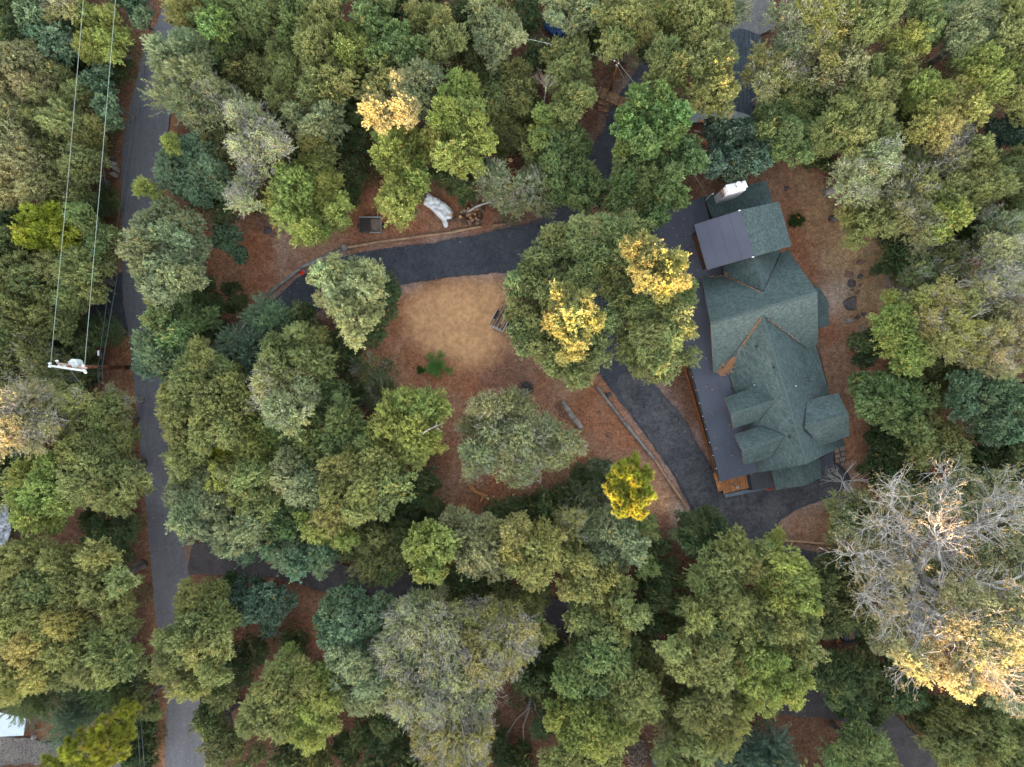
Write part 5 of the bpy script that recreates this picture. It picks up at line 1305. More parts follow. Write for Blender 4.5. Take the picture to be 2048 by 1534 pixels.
def panels(parent, quad, nu, nv, material=MEMB, gap=0.004, th=0.10, stag=True, name='roofing_sheet', jit=0.006):
    """a roof area laid with separate sheets: quad = 4 points (u, v, z), nu strips across, nv sheets along"""
    a, b, c, d = [P(*p) for p in quad]
    # backing
    mb = MB(); dn = Vector((0, 0, .028))
    def at0(s, t): return a.lerp(b, s).lerp(d.lerp(c, s), t) - dn
    for i in range(4):
        for j in range(4):
            mb.slab([at0(i / 4, j / 4), at0((i + 1) / 4, j / 4), at0((i + 1) / 4, (j + 1) / 4), at0(i / 4, (j + 1) / 4)], th, 0, 1)
    mb.build('roof_deck', [SEAM if gap < .02 else DARKM, FASCIA], parent)
    def at(s, t): return a.lerp(b, s).lerp(d.lerp(c, s), t)
    for i in range(nu):
        cuts = [0.0]
        if nv > 1:
            for j in range(1, nv): cuts.append((j + (0.35 if (i % 2 and stag) else -0.1)) / nv)
        cuts.append(1.0)
        for j in range(len(cuts) - 1):
            gs = gap / max((b - a).length, .1); gt = gap / max((d - a).length, .1)
            s0, s1, t0, t1 = i / nu + gs, (i + 1) / nu - gs, cuts[j] + gt, cuts[j + 1] - gt
            dz = Vector((0, 0, random.uniform(0, jit)))
            mb = MB(); mb.slab([at(s0, t0) + dz, at(s1, t0) + dz, at(s1, t1) + dz, at(s0, t1) + dz], 0.02)
            mb.build(name, material, parent)

def debris(parent, line, width, n, m):
    """leaves lodged along a valley; line of (u, v, z)"""
    pts = [P(*p) for p in line]
    V, F = [], []
    off = parent.location
    for i in range(n):
        k = random.randrange(len(pts) - 1); t = random.random()
        w = width[k] + (width[k + 1] - width[k]) * t
        p = pts[k].lerp(pts[k + 1], t) + Vector((random.gauss(0, w), random.gauss(0, w), random.uniform(0.03, 0.10)))
        a = random.uniform(0, 6.28); L = random.uniform(0.05, 0.12)
        dx, dy = math.cos(a) * L, math.sin(a) * L
        b = len(V)
        V += [(p.x - dx - off.x, p.y - dy - off.y, p.z), (p.x - dy * .5 - off.x, p.y + dx * .5 - off.y, p.z + .02), (p.x + dx - off.x, p.y + dy - off.y, p.z), (p.x + dy * .5 - off.x, p.y - dx * .5 - off.y, p.z + .01)]
        F.append((b, b + 1, b + 2, b + 3))
    o = link('lodged_leaves', to_mesh('lodged_leaves', V, F, m), parent, (0, 0, 0))
    tag(o, kind='stuff')

def build_house():
    h = empty('house', P(1500, 680, 0), 'large green-shingled house with a long grey porch roof and several gables', 'house')
    A, B = EAVE_A, EAVE_B
    def walls(px, z0, z1, name='wall', m=WALLM):
        mb = MB(); mb.prism([(p.x, p.y) for p in (P(u, v, z1) for u, v in px)], z0, z1); mb.build(name, m, h)
    walls([(1304, 440), (1408, 402), (1520, 368), (1538, 402), (1543, 436), (1552, 500), (1618, 590), (1625, 684), (1650, 790), (1678, 885), (1608, 918), (1512, 937), (1449, 955), (1378, 722)], -0.2, 2.80)
    walls([(1420, 560), (1560, 508), (1572, 505), (1625, 590), (1626, 680), (1640, 700), (1680, 885), (1612, 918), (1536, 930), (1478, 745), (1450, 720), (1438, 650)], 2.8, 3.32)
    walls([(1400, 456), (1540, 414), (1560, 488), (1423, 530)], 0, 6.25)
    walls([(1460, 800), (1540, 778), (1552, 826), (1474, 850)], 3.0, 4.84)
    walls([(1480, 873), (1560, 850), (1573, 898), (1495, 922)], 3.0, 4.84)
    walls([(1600, 808), (1672, 791), (1690, 828), (1694, 866), (1625, 886)], 2.7, 5.34)
    # cross gable
    roof_face(h, 'shingle_roof', [(1402, 553, 3.9), (1421, 647, 7.8), (1635, 585, 7.8), (1577, 500, 3.9), (1562, 505, 4.1), (1527, 583, 6.5), (1449, 551, 4.3)], B)
    roof_face(h, 'shingle_roof', [(1421, 647, 7.8), (1427, 746, 3.9), (1437, 747, 3.8), (1526, 632, 7.15), (1616, 697, 4.3), (1636, 688, 4.3), (1635, 585, 7.8)], B)
    # north link
    roof_face(h, 'shingle_roof', [(1449, 551, 4.3), (1527, 583, 6.5), (1503, 500, 6.5), (1443, 520, 4.2)], A)
    roof_face(h, 'shingle_roof', [(1527, 583, 6.5), (1562, 505, 4.1), (1552, 488, 4.1), (1503, 500, 6.5)], A)
    # long south wing
    roof_face(h, 'shingle_roof', [(1526, 632, 7.15), (1437, 747, 3.8), (1456, 741, 3.85), (1518, 945, 3.85), (1613, 928, 7.15)], A)
    roof_face(h, 'shingle_roof', [(1526, 632, 7.15), (1613, 928, 7.15), (1690, 890, 3.85), (1658, 784, 3.85), (1631, 690, 3.85), (1616, 697, 4.1)], A)
    # two west dormers and the east gable
    for pts in ([(1448, 796, 5), (1461, 829, 6.3), (1550, 801, 6.3), (1507, 775, 5)], [(1461, 829, 6.3), (1466, 857, 5), (1519, 841, 5), (1550, 801, 6.3)],
                [(1468, 869, 5), (1483, 902, 6.3), (1570, 871, 6.3), (1524, 851, 5)], [(1483, 902, 6.3), (1487, 930, 5), (1543, 915, 5), (1570, 871, 6.3)],
                [(1613, 801, 5.5), (1609, 856, 6.75), (1697, 828, 6.75), (1676, 786, 5.5)], [(1609, 856, 6.75), (1640, 893, 5.5), (1699, 872, 5.5), (1697, 828, 6.75)]):
        roof_face(h, 'dormer_roof', pts, B)
    # raised north block: sheets to the west, shingles to the east
    panels(h, [(1388, 449, 6.6), (1481, 420, 7.0), (1508, 513, 7.0), (1414, 540, 6.6)], 4, 2, gap=0.009, material=MEMB2)
    roof_face(h, 'shingle_roof', [(1481, 420, 7.0), (1558, 403, 6.3), (1584, 492, 6.3), (1508, 513, 7.0)], A)
    roof_face(h, 'shingle_roof', [(1408, 394, 3.35), (1532, 361, 4.4), (1546, 404, 4.4), (1549, 440, 4.4), (1437, 470, 3.35)], A)
    # porch roof sheets
    panels(h, [(1296, 431, 2.9), (1407, 393.5, 3.3), (1449, 551, 3.5), (1341, 590, 2.9)], 4, 3)
    panels(h, [(1341, 590, 2.9), (1412, 566, 3.4), (1432, 742, 3.6), (1380, 727, 2.9)], 2, 3)
    panels(h, [(1380, 727, 2.9), (1454, 741, 3.7), (1517, 944, 3.7), (1441, 963, 2.9)], 3, 4)
    # entry roof, little east roof
    roof_face(h, 'entry_roof', [(1542, 938, 3.0), (1552, 980, 3.0), (1611, 971, 3.6), (1600, 924, 3.6)], A)
    roof_face(h, 'entry_roof', [(1600, 924, 3.6), (1611, 971, 3.6), (1645, 953, 3.1), (1638, 916, 3.1)], A)
    roof_face(h, 'side_roof', [(1628, 572, 3.3), (1641, 577, 3.3), (1657, 604, 3.1), (1658, 651, 2.9), (1636, 658, 2.9), (1622, 620, 3.3)], A)
    walls([(1600, 590), (1636, 580), (1650, 605), (1651, 645), (1615, 655)], -0.2, 2.75)
    # ridge caps
    for a, b in (((1421, 647, 7.83), (1635, 585, 7.83)), ((1526, 632, 7.18), (1613, 928, 7.18)), ((1461, 829, 6.33), (1550, 801, 6.33)), ((1483, 902, 6.33), (1570, 871, 6.33)), ((1609, 856, 6.78), (1697, 828, 6.78))):
        mb = MB(); mb.bar(P(*a), P(*b), 0.26, 0.05); o = mb.build('ridge_cap', mat('ridge_shingle', (0.062, 0.088, 0.088), 0.9, 0.2, 6, 0.2), h)
    # valley flashing as thin dark metal strips
    for a, b in (((1526, 632, 7.16), (1616, 697, 4.24)), ((1526, 632, 7.16), (1437, 747, 3.88)), ((1527, 583, 6.53), (1562, 505, 4.15)), ((1527, 583, 6.53), (1449, 551, 4.34)),
                 ((1550, 801, 6.32), (1507, 775, 5.04)), ((1550, 801, 6.32), (1519, 841, 5.04)), ((1570, 871, 6.32), (1524, 851, 5.04)), ((1570, 871, 6.32), (1543, 915, 5.04)), ((1609, 856, 6.77), (1613, 801, 5.54)), ((1609, 856, 6.77), (1640, 893, 5.54))):
        mb = MB(); mb.bar(P(*a), P(*b), 0.09, 0.03); mb.build('valley_flashing', DARKM, h)
    dry = mat('dry_needles', (0.34, 0.19, 0.10), 0.95, 0.35, 12, 0.3, col2=(0.18, 0.085, 0.045))
    debris(h, [(1522, 636, 7.1), (1490, 680, 5.7), (1468, 712, 4.5), (1447, 742, 3.9)], [0.02, 0.06, 0.20, 0.10], 700, dry)
    debris(h, [(1524, 586, 6.5), (1487, 568, 5.4), (1449, 552, 4.35), (1402, 556, 3.9)], [0.01, 0.02, 0.04, 0.07], 90, dry)
    debris(h, [(1530, 636, 7.1), (1572, 664, 5.7), (1614, 696, 4.4)], [0.01, 0.02, 0.03], 35, dry)
    debris(h, [(1441, 745, 3.95), (1455, 731, 4.25), (1464, 715, 4.65)], [0.12, 0.30, 0.16], 1300, dry)
    debris(h, [(1430, 560, 3.75), (1450, 556, 4.2), (1455, 545, 4.5)], [0.2, 0.15, 0.1], 120, dry)
    debris(h, [(1385, 735, 3.0), (1440, 800, 3.45), (1470, 900, 3.4), (1480, 950, 3.25)], [1.0, 1.3, 1.3, 0.6], 60, dry)
    debris(h, [(1320, 440, 3.05), (1390, 480, 3.3), (1380, 580, 3.1)], [0.8, 1.2, 1.0], 45, dry)
    # gutter along the porch with pale brackets
    for a, b in (((1296, 432, 2.88), (1340, 591, 2.88)), ((1379, 728, 2.88), (1440, 964, 2.88))):
        mb = MB(); mb.bar(P(a[0] - 1.5, a[1], a[2]), P(b[0] - 1.5, b[1], b[2]), 0.12, 0.12); mb.build('gutter', DARKM, h)
    for i in range(10):
        t = i / 9
        p = P(1380 + 61 * t - 1.5, 728 + 235 * t, 2.97)
        mb = MB(); mb.box(p, (0.10, 0.06, 0.05)); mb.build('gutter_bracket', WHITE, h)
    # cedar skirt under the porch edge
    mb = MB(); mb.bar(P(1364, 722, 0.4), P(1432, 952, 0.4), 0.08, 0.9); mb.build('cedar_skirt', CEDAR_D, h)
    mb = MB(); mb.bar(P(1431, 945, 0.7), P(1441, 982, 0.7), 0.5, 0.12); mb.build('cedar_skirt', CEDAR, h)
    # chimney
    ch = MB()
    top = [P(1451, 370, 7.0), P(1491, 361, 7.0), P(1496, 374, 7.0), P(1456, 385, 7.0)]
    ch.slab(top, 0.15)
    ch.prism([(p.x * 0.995, p.y * 0.99) for p in top], 3.6, 6.85)
    c = ch.build('chimney', [WHITE], h)
    MB().slab([P(1441, 381, 6.2), P(1451, 371, 6.9), P(1456, 384, 6.9), P(1446, 395, 6.2)], 0.25).build('stone_shoulder', STONE, c)
    MB().prism([(p.x, p.y) for p in (P(1443, 383, 5), P(1452, 374, 5), P(1456, 386, 5), P(1447, 396, 5))], 3.6, 6.0).build('chimney_base', WHITE, c)
    q = P(1474.5, 371, 7.0)
    MB().cyl(q, 0.19, 0.35, 18).build('flue', GALV, c)
    MB().cyl(q + Vector((0, 0, 0.42)), 0.26, 0.05, 20).build('flue_cap', WHITE, c)
    MB().bar(q + Vector((0, 0, .3)), q + Vector((0, 0, .45)), .05, .05).build('cap_stay', GALV, c)
    MB().slab([P(1434, 388, 3.75), P(1446, 384, 3.85), P(1449, 392, 3.85), P(1436, 397, 3.75)], 0.04).build('flashing', GALV, c)
    # weatherhead mast and ladder rung stack
    w = P(1416, 395, 3.4)
    mb = MB(); mb.tube([w, w + Vector((0, 0, 1.1)), w + Vector((0.15, 0.05, 1.25))], 0.04, 6)
    wm = mb.build('service_mast', GALV, h)
    MB().bar(w + Vector((-.3, -.35, 0.05)), w + Vector((0.15, 0.1, 0.9)), .03, .03).build('mast_stay', WHITE, wm)
    MB().cyl(w + Vector((0.13, 0.03, 1.2)), 0.09, 0.1, 10).build('mast_head', WHITE, wm)
    # vents, pipes and antenna
    def vent(u, v, z, r, hh, m, name='vent_pipe'):
        return MB().cyl(P(u, v, z), r, hh, 10).build(name, m, h)
    vent(1512, 693, 6.4, 0.16, 0.25, DARKM); vent(1589.5, 772, 6.3, 0.07, 0.3, GALV); vent(1484, 769, 4.3, 0.12, 0.25, DARKM); vent(1478, 771, 4.0, 0.1, 0.2, DARKM)
    vent(1463, 776, 3.55, 0.14, 0.2, DARKM); vent(1507, 770, 5.2, 0.06, 0.3, GALV); vent(1546, 735, 6.8, 0.09, 0.2, DARKM)
    vent(1578, 874, 6.6, 0.1, 0.2, DARKM); vent(1445, 763, 3.2, 0.07, 0.15, WHITE)
    an = MB(); b0 = P(1607, 756, 5.6)
    an.tube([b0, b0 + Vector((0, 0, 1.2))], 0.03, 5); an.bar(b0 + Vector((-.1, .35, 1.1)), b0 + Vector((.15, -.45, 1.1)), .09, .05); an.bar(b0 + Vector((-.3, -.25, 1.15)), b0 + Vector((.5, -.35, 1.15)), .05, .04)
    an.build('antenna', DARKM, h)
    MB().box(P(1470, 384, 3.9), (0.05, 0.7, 0.04), 0.3).build('ladder_hook', WHITE, h)
    MB().box(P(1479, 421, 7.05), (0.22, 0.1, 0.05), 0.4).build('corner_flashing', WHITE, h)
    MB().box(P(1506, 514, 7.05), (0.22, 0.1, 0.05), 0.2).build('corner_flashing', WHITE, h)
build_house()
undergrowth()
litter()

# deck, landing and ramp in front of the house
dk = empty('deck', P(1470, 970, 0), 'orange stained plank deck at the south corner of the porch', 'deck')
a, b, c, d = P(1441, 960, 0.55), P(1496, 947, 0.55), P(1501, 975, 0.55), P(1447, 988, 0.55)
MB().slab([q - Vector((0, 0, .04)) for q in (a, b, c, d)], 0.5).build('deck_frame', DARKM, dk)
pm = [mat('cedar_plank', (0.50, 0.20, 0.06), 0.55, 0.3, 4, 0.3, col2=(0.34, 0.12, 0.035)), mat('faded_cedar_plank', (0.47, 0.22, 0.09), 0.6, 0.3, 4, 0.3, col2=(0.30, 0.13, 0.055)), mat('dark_cedar_plank', (0.40, 0.15, 0.045), 0.5, 0.3, 4, 0.3)]
for i in range(24):
    s0, s1 = i / 24 + 0.003, (i + 1) / 24 - 0.003
    MB().slab([a.lerp(b, s0), a.lerp(b, s1), d.lerp(c, s1), d.lerp(c, s0)], 0.035).build('plank', pm[(i * 7 + i // 3) % 3], dk)
ln = empty('landing', P(1525, 960, 0), 'grey slab landing between the plank deck and the entry roof', 'landing')
MB().slab([P(1499, 948, .5), P(1543, 940, .5), P(1553, 973, .5), P(1505, 981, .5)], 0.5).build('slab', mat('dark_slab', (0.075, 0.08, 0.092), 0.8, 0.1, 2), ln)
MB().slab([P(1493, 949, .62), P(1498, 948, .62), P(1504, 980, .62), P(1499, 981, .62)], 0.5).build('kerb', mat('dark_kerb', (0.03, 0.032, 0.035), 0.8), ln)
rp = MB().slab([P(1447, 989, .30), P(1503, 977, .30), P(1533, 972, .30), P(1530, 979, .22), P(1500, 985, .22), P(1451, 996, .22)], 0.2).build('ramp', mat('blue_grey_concrete', (0.16, 0.19, 0.23), 0.8, 0.2, 4))
tag(rp, 'blue-grey concrete ramp along the front of the plank deck', 'ramp')
lp = MB(); q = P(1463, 968, 0.6)
lp.box(q + Vector((0, 0, .03)), (0.2, 0.2, 0.05)); lp.tube([q, q + Vector((.05, -.1, 1.6))], 0.06, 8); lp.box(q + Vector((.05, -.1, 1.65)), (0.26, 0.26, 0.12), 0.3)
tag(lp.build('lamp_post', mat('weathered_post', (0.30, 0.26, 0.24), 0.7)), 'small grey lamp post standing on the plank deck', 'lamp post')
# patio slab and flagstones by the south-east corner
ps = MB().slab([P(1634, 922, .1), P(1668, 898, .1), P(1666, 930, .1), P(1642, 942, .1)], 0.25).build('patio_slab', mat('patio_slate', (0.085, 0.09, 0.115), 0.8, 0.1, 2))
tag(ps, 'plain grey-blue patio slab tucked under the south-east roof corner', 'patio')
FL = mat('flagstone', (0.27, 0.215, 0.185), 0.85, 0.2, 3, 0.4, col2=(0.17, 0.13, 0.12))
FL2 = mat('buff_flagstone', (0.33, 0.245, 0.19), 0.85, 0.2, 3, 0.4, col2=(0.22, 0.15, 0.12))
fp = empty('flagstone_patio', P(1680, 915, 0), 'rounded patch of brown flagstones beside the grey patio slab', 'patio')
outl = [(1668, 900), (1678, 893), (1690, 891), (1693, 905), (1692, 920), (1687, 935), (1678, 946), (1673, 934), (1668, 920)]
MB().prism([(p.x, p.y) for p in (P(u, v) for u, v in outl)], -0.2, -0.03).build('mortar_bed', mat('dark_mortar', (0.09, 0.06, 0.05), 0.9), fp)
for k, st in enumerate([[(1669, 901), (1677, 896), (1679, 905), (1671, 908)], [(1679, 895), (1689, 892), (1690, 901), (1681, 903)], [(1670, 910), (1679, 907), (1681, 914), (1671, 917)], [(1682, 905), (1691, 903), (1692, 911), (1683, 913)],
                        [(1671, 919), (1678, 917), (1679, 925), (1672, 926)], [(1680, 916), (1691, 913), (1690, 921), (1681, 924)], [(1673, 928), (1680, 927), (1680, 936), (1674, 934)], [(1682, 926), (1689, 923), (1686, 933), (1682, 936)], [(1676, 937), (1684, 936), (1679, 944)]]):
    MB().prism([(p.x, p.y) for p in (P(u, v) for u, v in st)], -0.1, 0.0 + 0.012 * (k % 3)).build('flagstone', FL if k % 2 else FL2, fp)
for k, (u, v, s, r) in enumerate([(1646, 703, 8, .3), (1655, 700, 6, .1), (1666, 699, 8, .5), (1684, 697, 9, .2), (1650, 728, 6, .3), (1695, 780, 10, .6), (1711, 770, 8, .9), (1722, 757, 9, .7), (1739, 745, 8, .8), (1740, 730, 7, .2)]):
    rnd = random.Random(k); n = 6
    pts = [(u + s * rnd.uniform(.75, 1.15) * math.cos(r + 6.283 * i / n), v + s * rnd.uniform(.75, 1.15) * math.sin(r + 6.283 * i / n)) for i in range(n)]
    o = MB().prism([(p.x, p.y) for p in (P(a_, b_) for a_, b_ in pts)], -0.2, -0.045 + 0.01 * (k % 3)).build('stepping_stone', mat('clay_stained_stone', (0.36, 0.215, 0.155), 0.9, 0.25, 3, 0.5, col2=(0.25, 0.13, 0.09)))
    tag(o, 'clay-stained flat stepping stone, ' + ('leftmost under the little east roof', 'second from the left under the little east roof', 'third in the short row by the east roof', 'square one at the right of the short row',
        'lone one against the east wall', 'largest, lowest of the curved row', 'second from the bottom of the curved row', 'third from the bottom of the curved row', 'fourth from the bottom of the curved row', 'topmost of the curved row')[k], 'stepping stone', 'stepping stones in the red yard')
# ------------------------------------------------------------------ rocks
ROCK = mat('dark_rock', (0.14, 0.125, 0.13), 0.9, 0.3, 3, 0.8, col2=(0.07, 0.06, 0.065))
ROCK_R = mat('red_stained_rock', (0.28, 0.17, 0.13), 0.9, 0.3, 3, 0.8, col2=(0.16, 0.09, 0.07))
ROCK_P = mat('pale_rock', (0.36, 0.33, 0.31), 0.9, 0.3, 3, 0.8, col2=(0.2, 0.17, 0.16))
def rock(u, v, a, b, hgt, rot, m, label, group=None, name='rock', box=False):
    bm = bmesh.new()
    if box: bmesh.ops.create_cube(bm, size=1.6); bmesh.ops.bevel(bm, geom=bm.edges[:], offset=0.18, segments=1, affect='EDGES'); bmesh.ops.subdivide_edges(bm, edges=bm.edges[:], cuts=1, use_grid_fill=True)
    else: bmesh.ops.create_icosphere(bm, subdivisions=3, radius=1)
    sd = Vector((u * 0.13, v * 0.17, 3))
    for vt in bm.verts:
        n = noise.noise(vt.co * 1.1 + sd) * 0.38 + noise.noise(vt.co * 3 + sd) * 0.12
        vt.co *= 1 + n
        # a few flat facets
        for k in range(4):
            d = Vector((math.sin(k * 2.4 + u), math.cos(k * 1.7 + v), 0.5 + 0.3 * math.sin(k + u))).normalized()
            t = vt.co.dot(d)
            if t > 0.72: vt.co -= d * (t - 0.72)
    for vt in bm.verts: vt.co = Vector((vt.co.x * a * K, vt.co.y * b * K, max(vt.co.z * hgt, -0.25)))
    me = bpy.data.meshes.new(name); bm.to_mesh(me); bm.free(); me.materials.append(m)
    o = link(name, me); o.location = P(u, v, hgt * 0.15 - 0.1); o.rotation_euler = (0, 0, rot)
    return tag(o, label, 'rock', group)
for u, v, a, b, hh, r, l in ((224, 316, 8, 5, .45, .2, 'darkest and uppermost of the grey rocks on the verge'), (229, 328, 8, 6, .5, -.6, 'second of the grey rocks on the verge, from the top'), (232, 338, 9, 6, .5, -.5, 'third and longest of the grey rocks on the verge'),
                           (229, 350, 8, 6, .5, -.3, 'lowest of the grey rocks on the verge')):
    rock(u, v, a, b, hh, r, ROCK_P if v > 320 else ROCK, l, 'grey rocks on the west verge', box=True)
rock(1700, 608, 15, 15, .5, .3, ROCK, 'biggest flat dark boulder in the rock garden behind the house', box=True)
rock(1703, 566, 9, 9, .4, .8, ROCK, 'round dark boulder above the biggest one in the rock garden')
rock(1698, 548, 9, 7, .3, .1, ROCK_R, 'flat brown boulder at the top of the rock garden')
rock(1720, 552, 6, 5, .3, .5, ROCK, 'small dark boulder at the top right of the rock garden')
rock(1720, 571, 5, 3, .2, .9, ROCK_R, 'thin sliver of rock right of the round dark boulder')
rock(1717, 583, 5, 3, .2, .6, ROCK_R, 'brown sliver of rock just above the biggest boulder')
rock(1706, 580, 4, 3, .2, .2, ROCK_R, 'tiny brown rock between the two darkest boulders')
rock(1698, 641, 10, 6, .35, .2, ROCK_P, 'two-tone boulder below the biggest one in the rock garden', box=True)
rock(1715, 634, 6, 4, .3, .3, ROCK, 'dark wedge rock right of the two-tone boulder')
rock(1727, 628, 5, 4, .3, -.6, ROCK, 'small dark rock farthest right in the rock garden')
rock(1720, 525, 9, 6, .4, .4, ROCK_R, 'rust-red boulder under the grey leafless bush')
rock(1573, 377, 5, 5, .3, .4, ROCK, 'dark rock on the brown slope right of the north roof')
rock(534, 461, 9, 7, .45, .6, ROCK, 'dark boulder on the red slope near the big yellow-green dome')
rock(524, 447, 8, 6, .35, .1, ROCK_R, 'brown boulder touching the dark one on the red slope')
rock(548, 471, 6, 5, .3, .1, ROCK_R, 'small brown rock right of the dark boulder on the red slope')
rock(1115, 815, 5, 4, .22, .1, ROCK_R, 'reddish stone left of the grey fallen log')
rock(1123, 831, 5, 4, .22, .5, ROCK_R, 'tan stone by the middle of the grey fallen log')
rock(1217, 870, 6, 5, .2, .5, ROCK_R, 'flat reddish stone at the end of the washed gully')
rock(1199, 824, 4, 3, .15, .5, ROCK_R, 'small stone midway down the washed gully')
rock(1337, 765, 5, 4, .2, .5, ROCK_P, 'pale greenish stone between the drive and the porch')
rock(32, 1463, 6, 9, .5, .5, ROCK_P, 'pale boulder right of the corrugated roof')
rock(68, 1473, 5, 7, .4, .1, ROCK_P, 'whitish stone at the edge of the gravel drive')
rock(66, 1457, 6, 7, .4, .9, ROCK_R, 'brown boulder above the whitish stone')
rock(1600, 445, 3, 3, .2, 0, ROCK_R, 'small stone beside the potted shrub near the raised block')

# ------------------------------------------------------------------ round timber kerbs
LOGW = mat('weathered_pole', (0.30, 0.275, 0.26), 0.85, 0.25, 2, 0.5, fine=14)
LOGB = mat('brown_pole', (0.36, 0.22, 0.14), 0.85, 0.25, 2, 0.5, fine=14)
TIMB = mat('new_timber', (0.46, 0.29, 0.18), 0.8, 0.2, 2, 0.3)
def pole_on_ground(pts, r, m, label, name='kerb_log', cat='log', group=None):
    fine = []
    for i in range(len(pts) - 1):
        L = max(2, int((P(*pts[i + 1]) - P(*pts[i])).length / 0.8))
        for j in range(L): fine.append(P(*pts[i]).lerp(P(*pts[i + 1]), j / L) + Vector((random.uniform(-.02, .02), random.uniform(-.02, .02), 0)))
    fine.append(P(*pts[-1]))
    mb = MB(); n = len(fine); mb.tube([p + Vector((0, 0, r * 0.7)) for p in fine], [r * (1.1 - 0.25 * i / n) * random.uniform(.93, 1.05) for i in range(n)], 9)
    o = mb.build(name, m, smooth=True)
    return tag(o, label, cat, group)
pole_on_ground([(431, 712), (448, 692)], .16, LOGB, 'lowest kerb log beside the driveway bend, left end of the row')
pole_on_ground([(450, 690), (474, 660)], .17, LOGB, 'kerb log beside the driveway bend, second from the lower left')
pole_on_ground([(480, 654), (500, 629)], .17, LOGW, 'kerb log beside the driveway bend, third from the lower left')
pole_on_ground([(501, 627), (534, 591)], .17, LOGW, 'kerb log beside the driveway bend, fourth from the lower left')
pole_on_ground([(534, 590), (602, 537)], .18, LOGW, 'long grey kerb log above the orange bucket')
pole_on_ground([(603, 536), (684, 499)], .19, LOGW, 'thick grey kerb log behind the pale round crown')
pole_on_ground([(688, 496), (760, 484), (820, 476)], .15, TIMB, 'tan kerb log right of the round post on the north edge of the driveway')
pole_on_ground([(821, 476), (896, 466), (963, 453)], .15, TIMB, 'tan kerb log ending below the firewood heap')
pole_on_ground([(985, 452), (1012, 448)], .16, LOGB, 'short brown kerb log under the leaning pale crown')
pole_on_ground([(1193, 773), (1245, 841)], .17, LOGW, 'upper grey pole of the long kerb left of the right driveway')
pole_on_ground([(1246, 842), (1308, 918)], .18, LOGW, 'middle grey pole of the long kerb left of the right driveway')
pole_on_ground([(1309, 919), (1374, 1017)], .11, TIMB, 'thin tan pole at the lower end of the long kerb')
pole_on_ground([(1565, 1080), (1660, 1088)], .11, TIMB, 'thin tan pole across the red island south of the parking')
pole_on_ground([(1552, 1064), (1559, 1046), (1580, 1034)], .05, TIMB, 'narrow edging strip curving round the tip of the red island', 'edging', 'edging')
c = MB().cyl(P(690, 497, 0), .32, .35, 14).build('kerb_post', LOGW)
tag(c, 'short round post where the two kinds of kerb log meet', 'post')
pole_on_ground([(493, 600), (514, 597)], .06, LOGB, 'thin brown stick on the slope above the kerb bend', 'stick', 'stick')
for k, (a, b, l) in enumerate((((263, 1447), (306, 1418), 'upper of the two long boards between the verge shrubs'), ((264, 1456), (312, 1424), 'lower of the two long boards between the verge shrubs'))):
    o = MB().bar(P(*a, .7), P(*b, .7), .18, .12).build('board', LOGB); tag(o, l, 'board', 'boards by the lower verge')

# fallen log, fire pit, small light, pine foliage shrub
mb = MB(); pts = [P(1125, 803, .28), P(1134, 818, .3), (P(1145, 834, .26)), P(1155, 845, .3), P(1163, 857, .26)]
mb.tube(pts, [.30, .30, .36, .33, .26], 10); mb.tube([P(1138, 828, .3), P(1133, 826, .45)], [.12, .06], 6)
tag(mb.build('fallen_log', mat('silver_log', (0.36, 0.33, 0.30), 0.9, 0.3, 2.5, 0.8, col2=(0.17, 0.12, 0.10), fine=15), smooth=True), 'thick split grey log lying on the red ground in the clearing', 'log')
o = pole_on_ground([(1144, 838), (1152, 856)], .09, LOGB, 'short brown branch lying against the grey fallen log', 'branch', 'branch')
fp = empty('fire_pit', P(1053, 776, 0), 'round heap of dark twigs and ash left of the red patch, above the lone crown', 'fire pit')
S = Leafy()
a = unit(900); a[:, 2] = np.abs(a[:, 2]) * .45; r_ = rng.uniform(.2, .62, (900, 1)); pos = a * r_
dd = unit(900); dd[:, 2] *= .2; S.spikes(pos - dd * .14, pos + dd * .14, .016, .012)
link('twig_heap', S.mesh('twig_heap', mat('ash_twigs', (0.17, 0.145, 0.14), .9, .3, 5)), fp, (0, 0, 0))
for k in range(12):
    t = 2 * math.pi * k / 12
    bm = bmesh.new(); bmesh.ops.create_icosphere(bm, subdivisions=2, radius=.13)
    for vt in bm.verts: vt.co *= 1 + .3 * noise.noise(vt.co * 6 + Vector((k, 0, 0)))
    me = bpy.data.meshes.new('stone'); bm.to_mesh(me); bm.free(); me.materials.append(ROCK)
    link('stone', me, fp, (math.cos(t) * .62, math.sin(t) * .62, 0))
lb = empty('ground_light', P(1217, 790, 0), 'small black box light beside the upper grey pole', 'light')
p = P(1217, 790, 0)
MB().box(p + Vector((0, 0, .12)), (.50, .36, .26), .6).build('housing', DARKM, lb); MB().box(p + Vector((0, 0, .26)), (.40, .26, .03), .6).build('lens', mat('dark_lens', (.05, .055, .06), .2), lb)
cn = empty('orange_bucket', P(606, 547, 0), 'small bright orange bucket at the edge of the driveway bend', 'bucket')
p = P(606, 547, 0.03); OR = mat('orange_plastic', (0.85, 0.06, 0.02), .5, .05, 1, 0)
mb = MB()
for k in range(12):
    t0, t1 = 2 * math.pi * k / 12, 2 * math.pi * (k + 1) / 12
    q = lambda t, r, z: p + Vector((math.cos(t) * r, math.sin(t) * r, z))
    mb.add([q(t0, .17, 0), q(t1, .17, 0), q(t1, .22, .36), q(t0, .22, .36)], [(0, 1, 2, 3)]); mb.add([q(t0, .20, .36), q(t1, .20, .36), q(t1, .16, .05), q(t0, .16, .05)], [(0, 1, 2, 3)]); mb.add([q(t0, .22, .36), q(t1, .22, .36), q(t1, .20, .36), q(t0, .20, .36)], [(0, 1, 2, 3)])
    mb.add([q(t0, .16, .05), q(t1, .16, .05), p + Vector((0, 0, .05))], [(0, 1, 2)])
mb.build('pail', OR, cn)
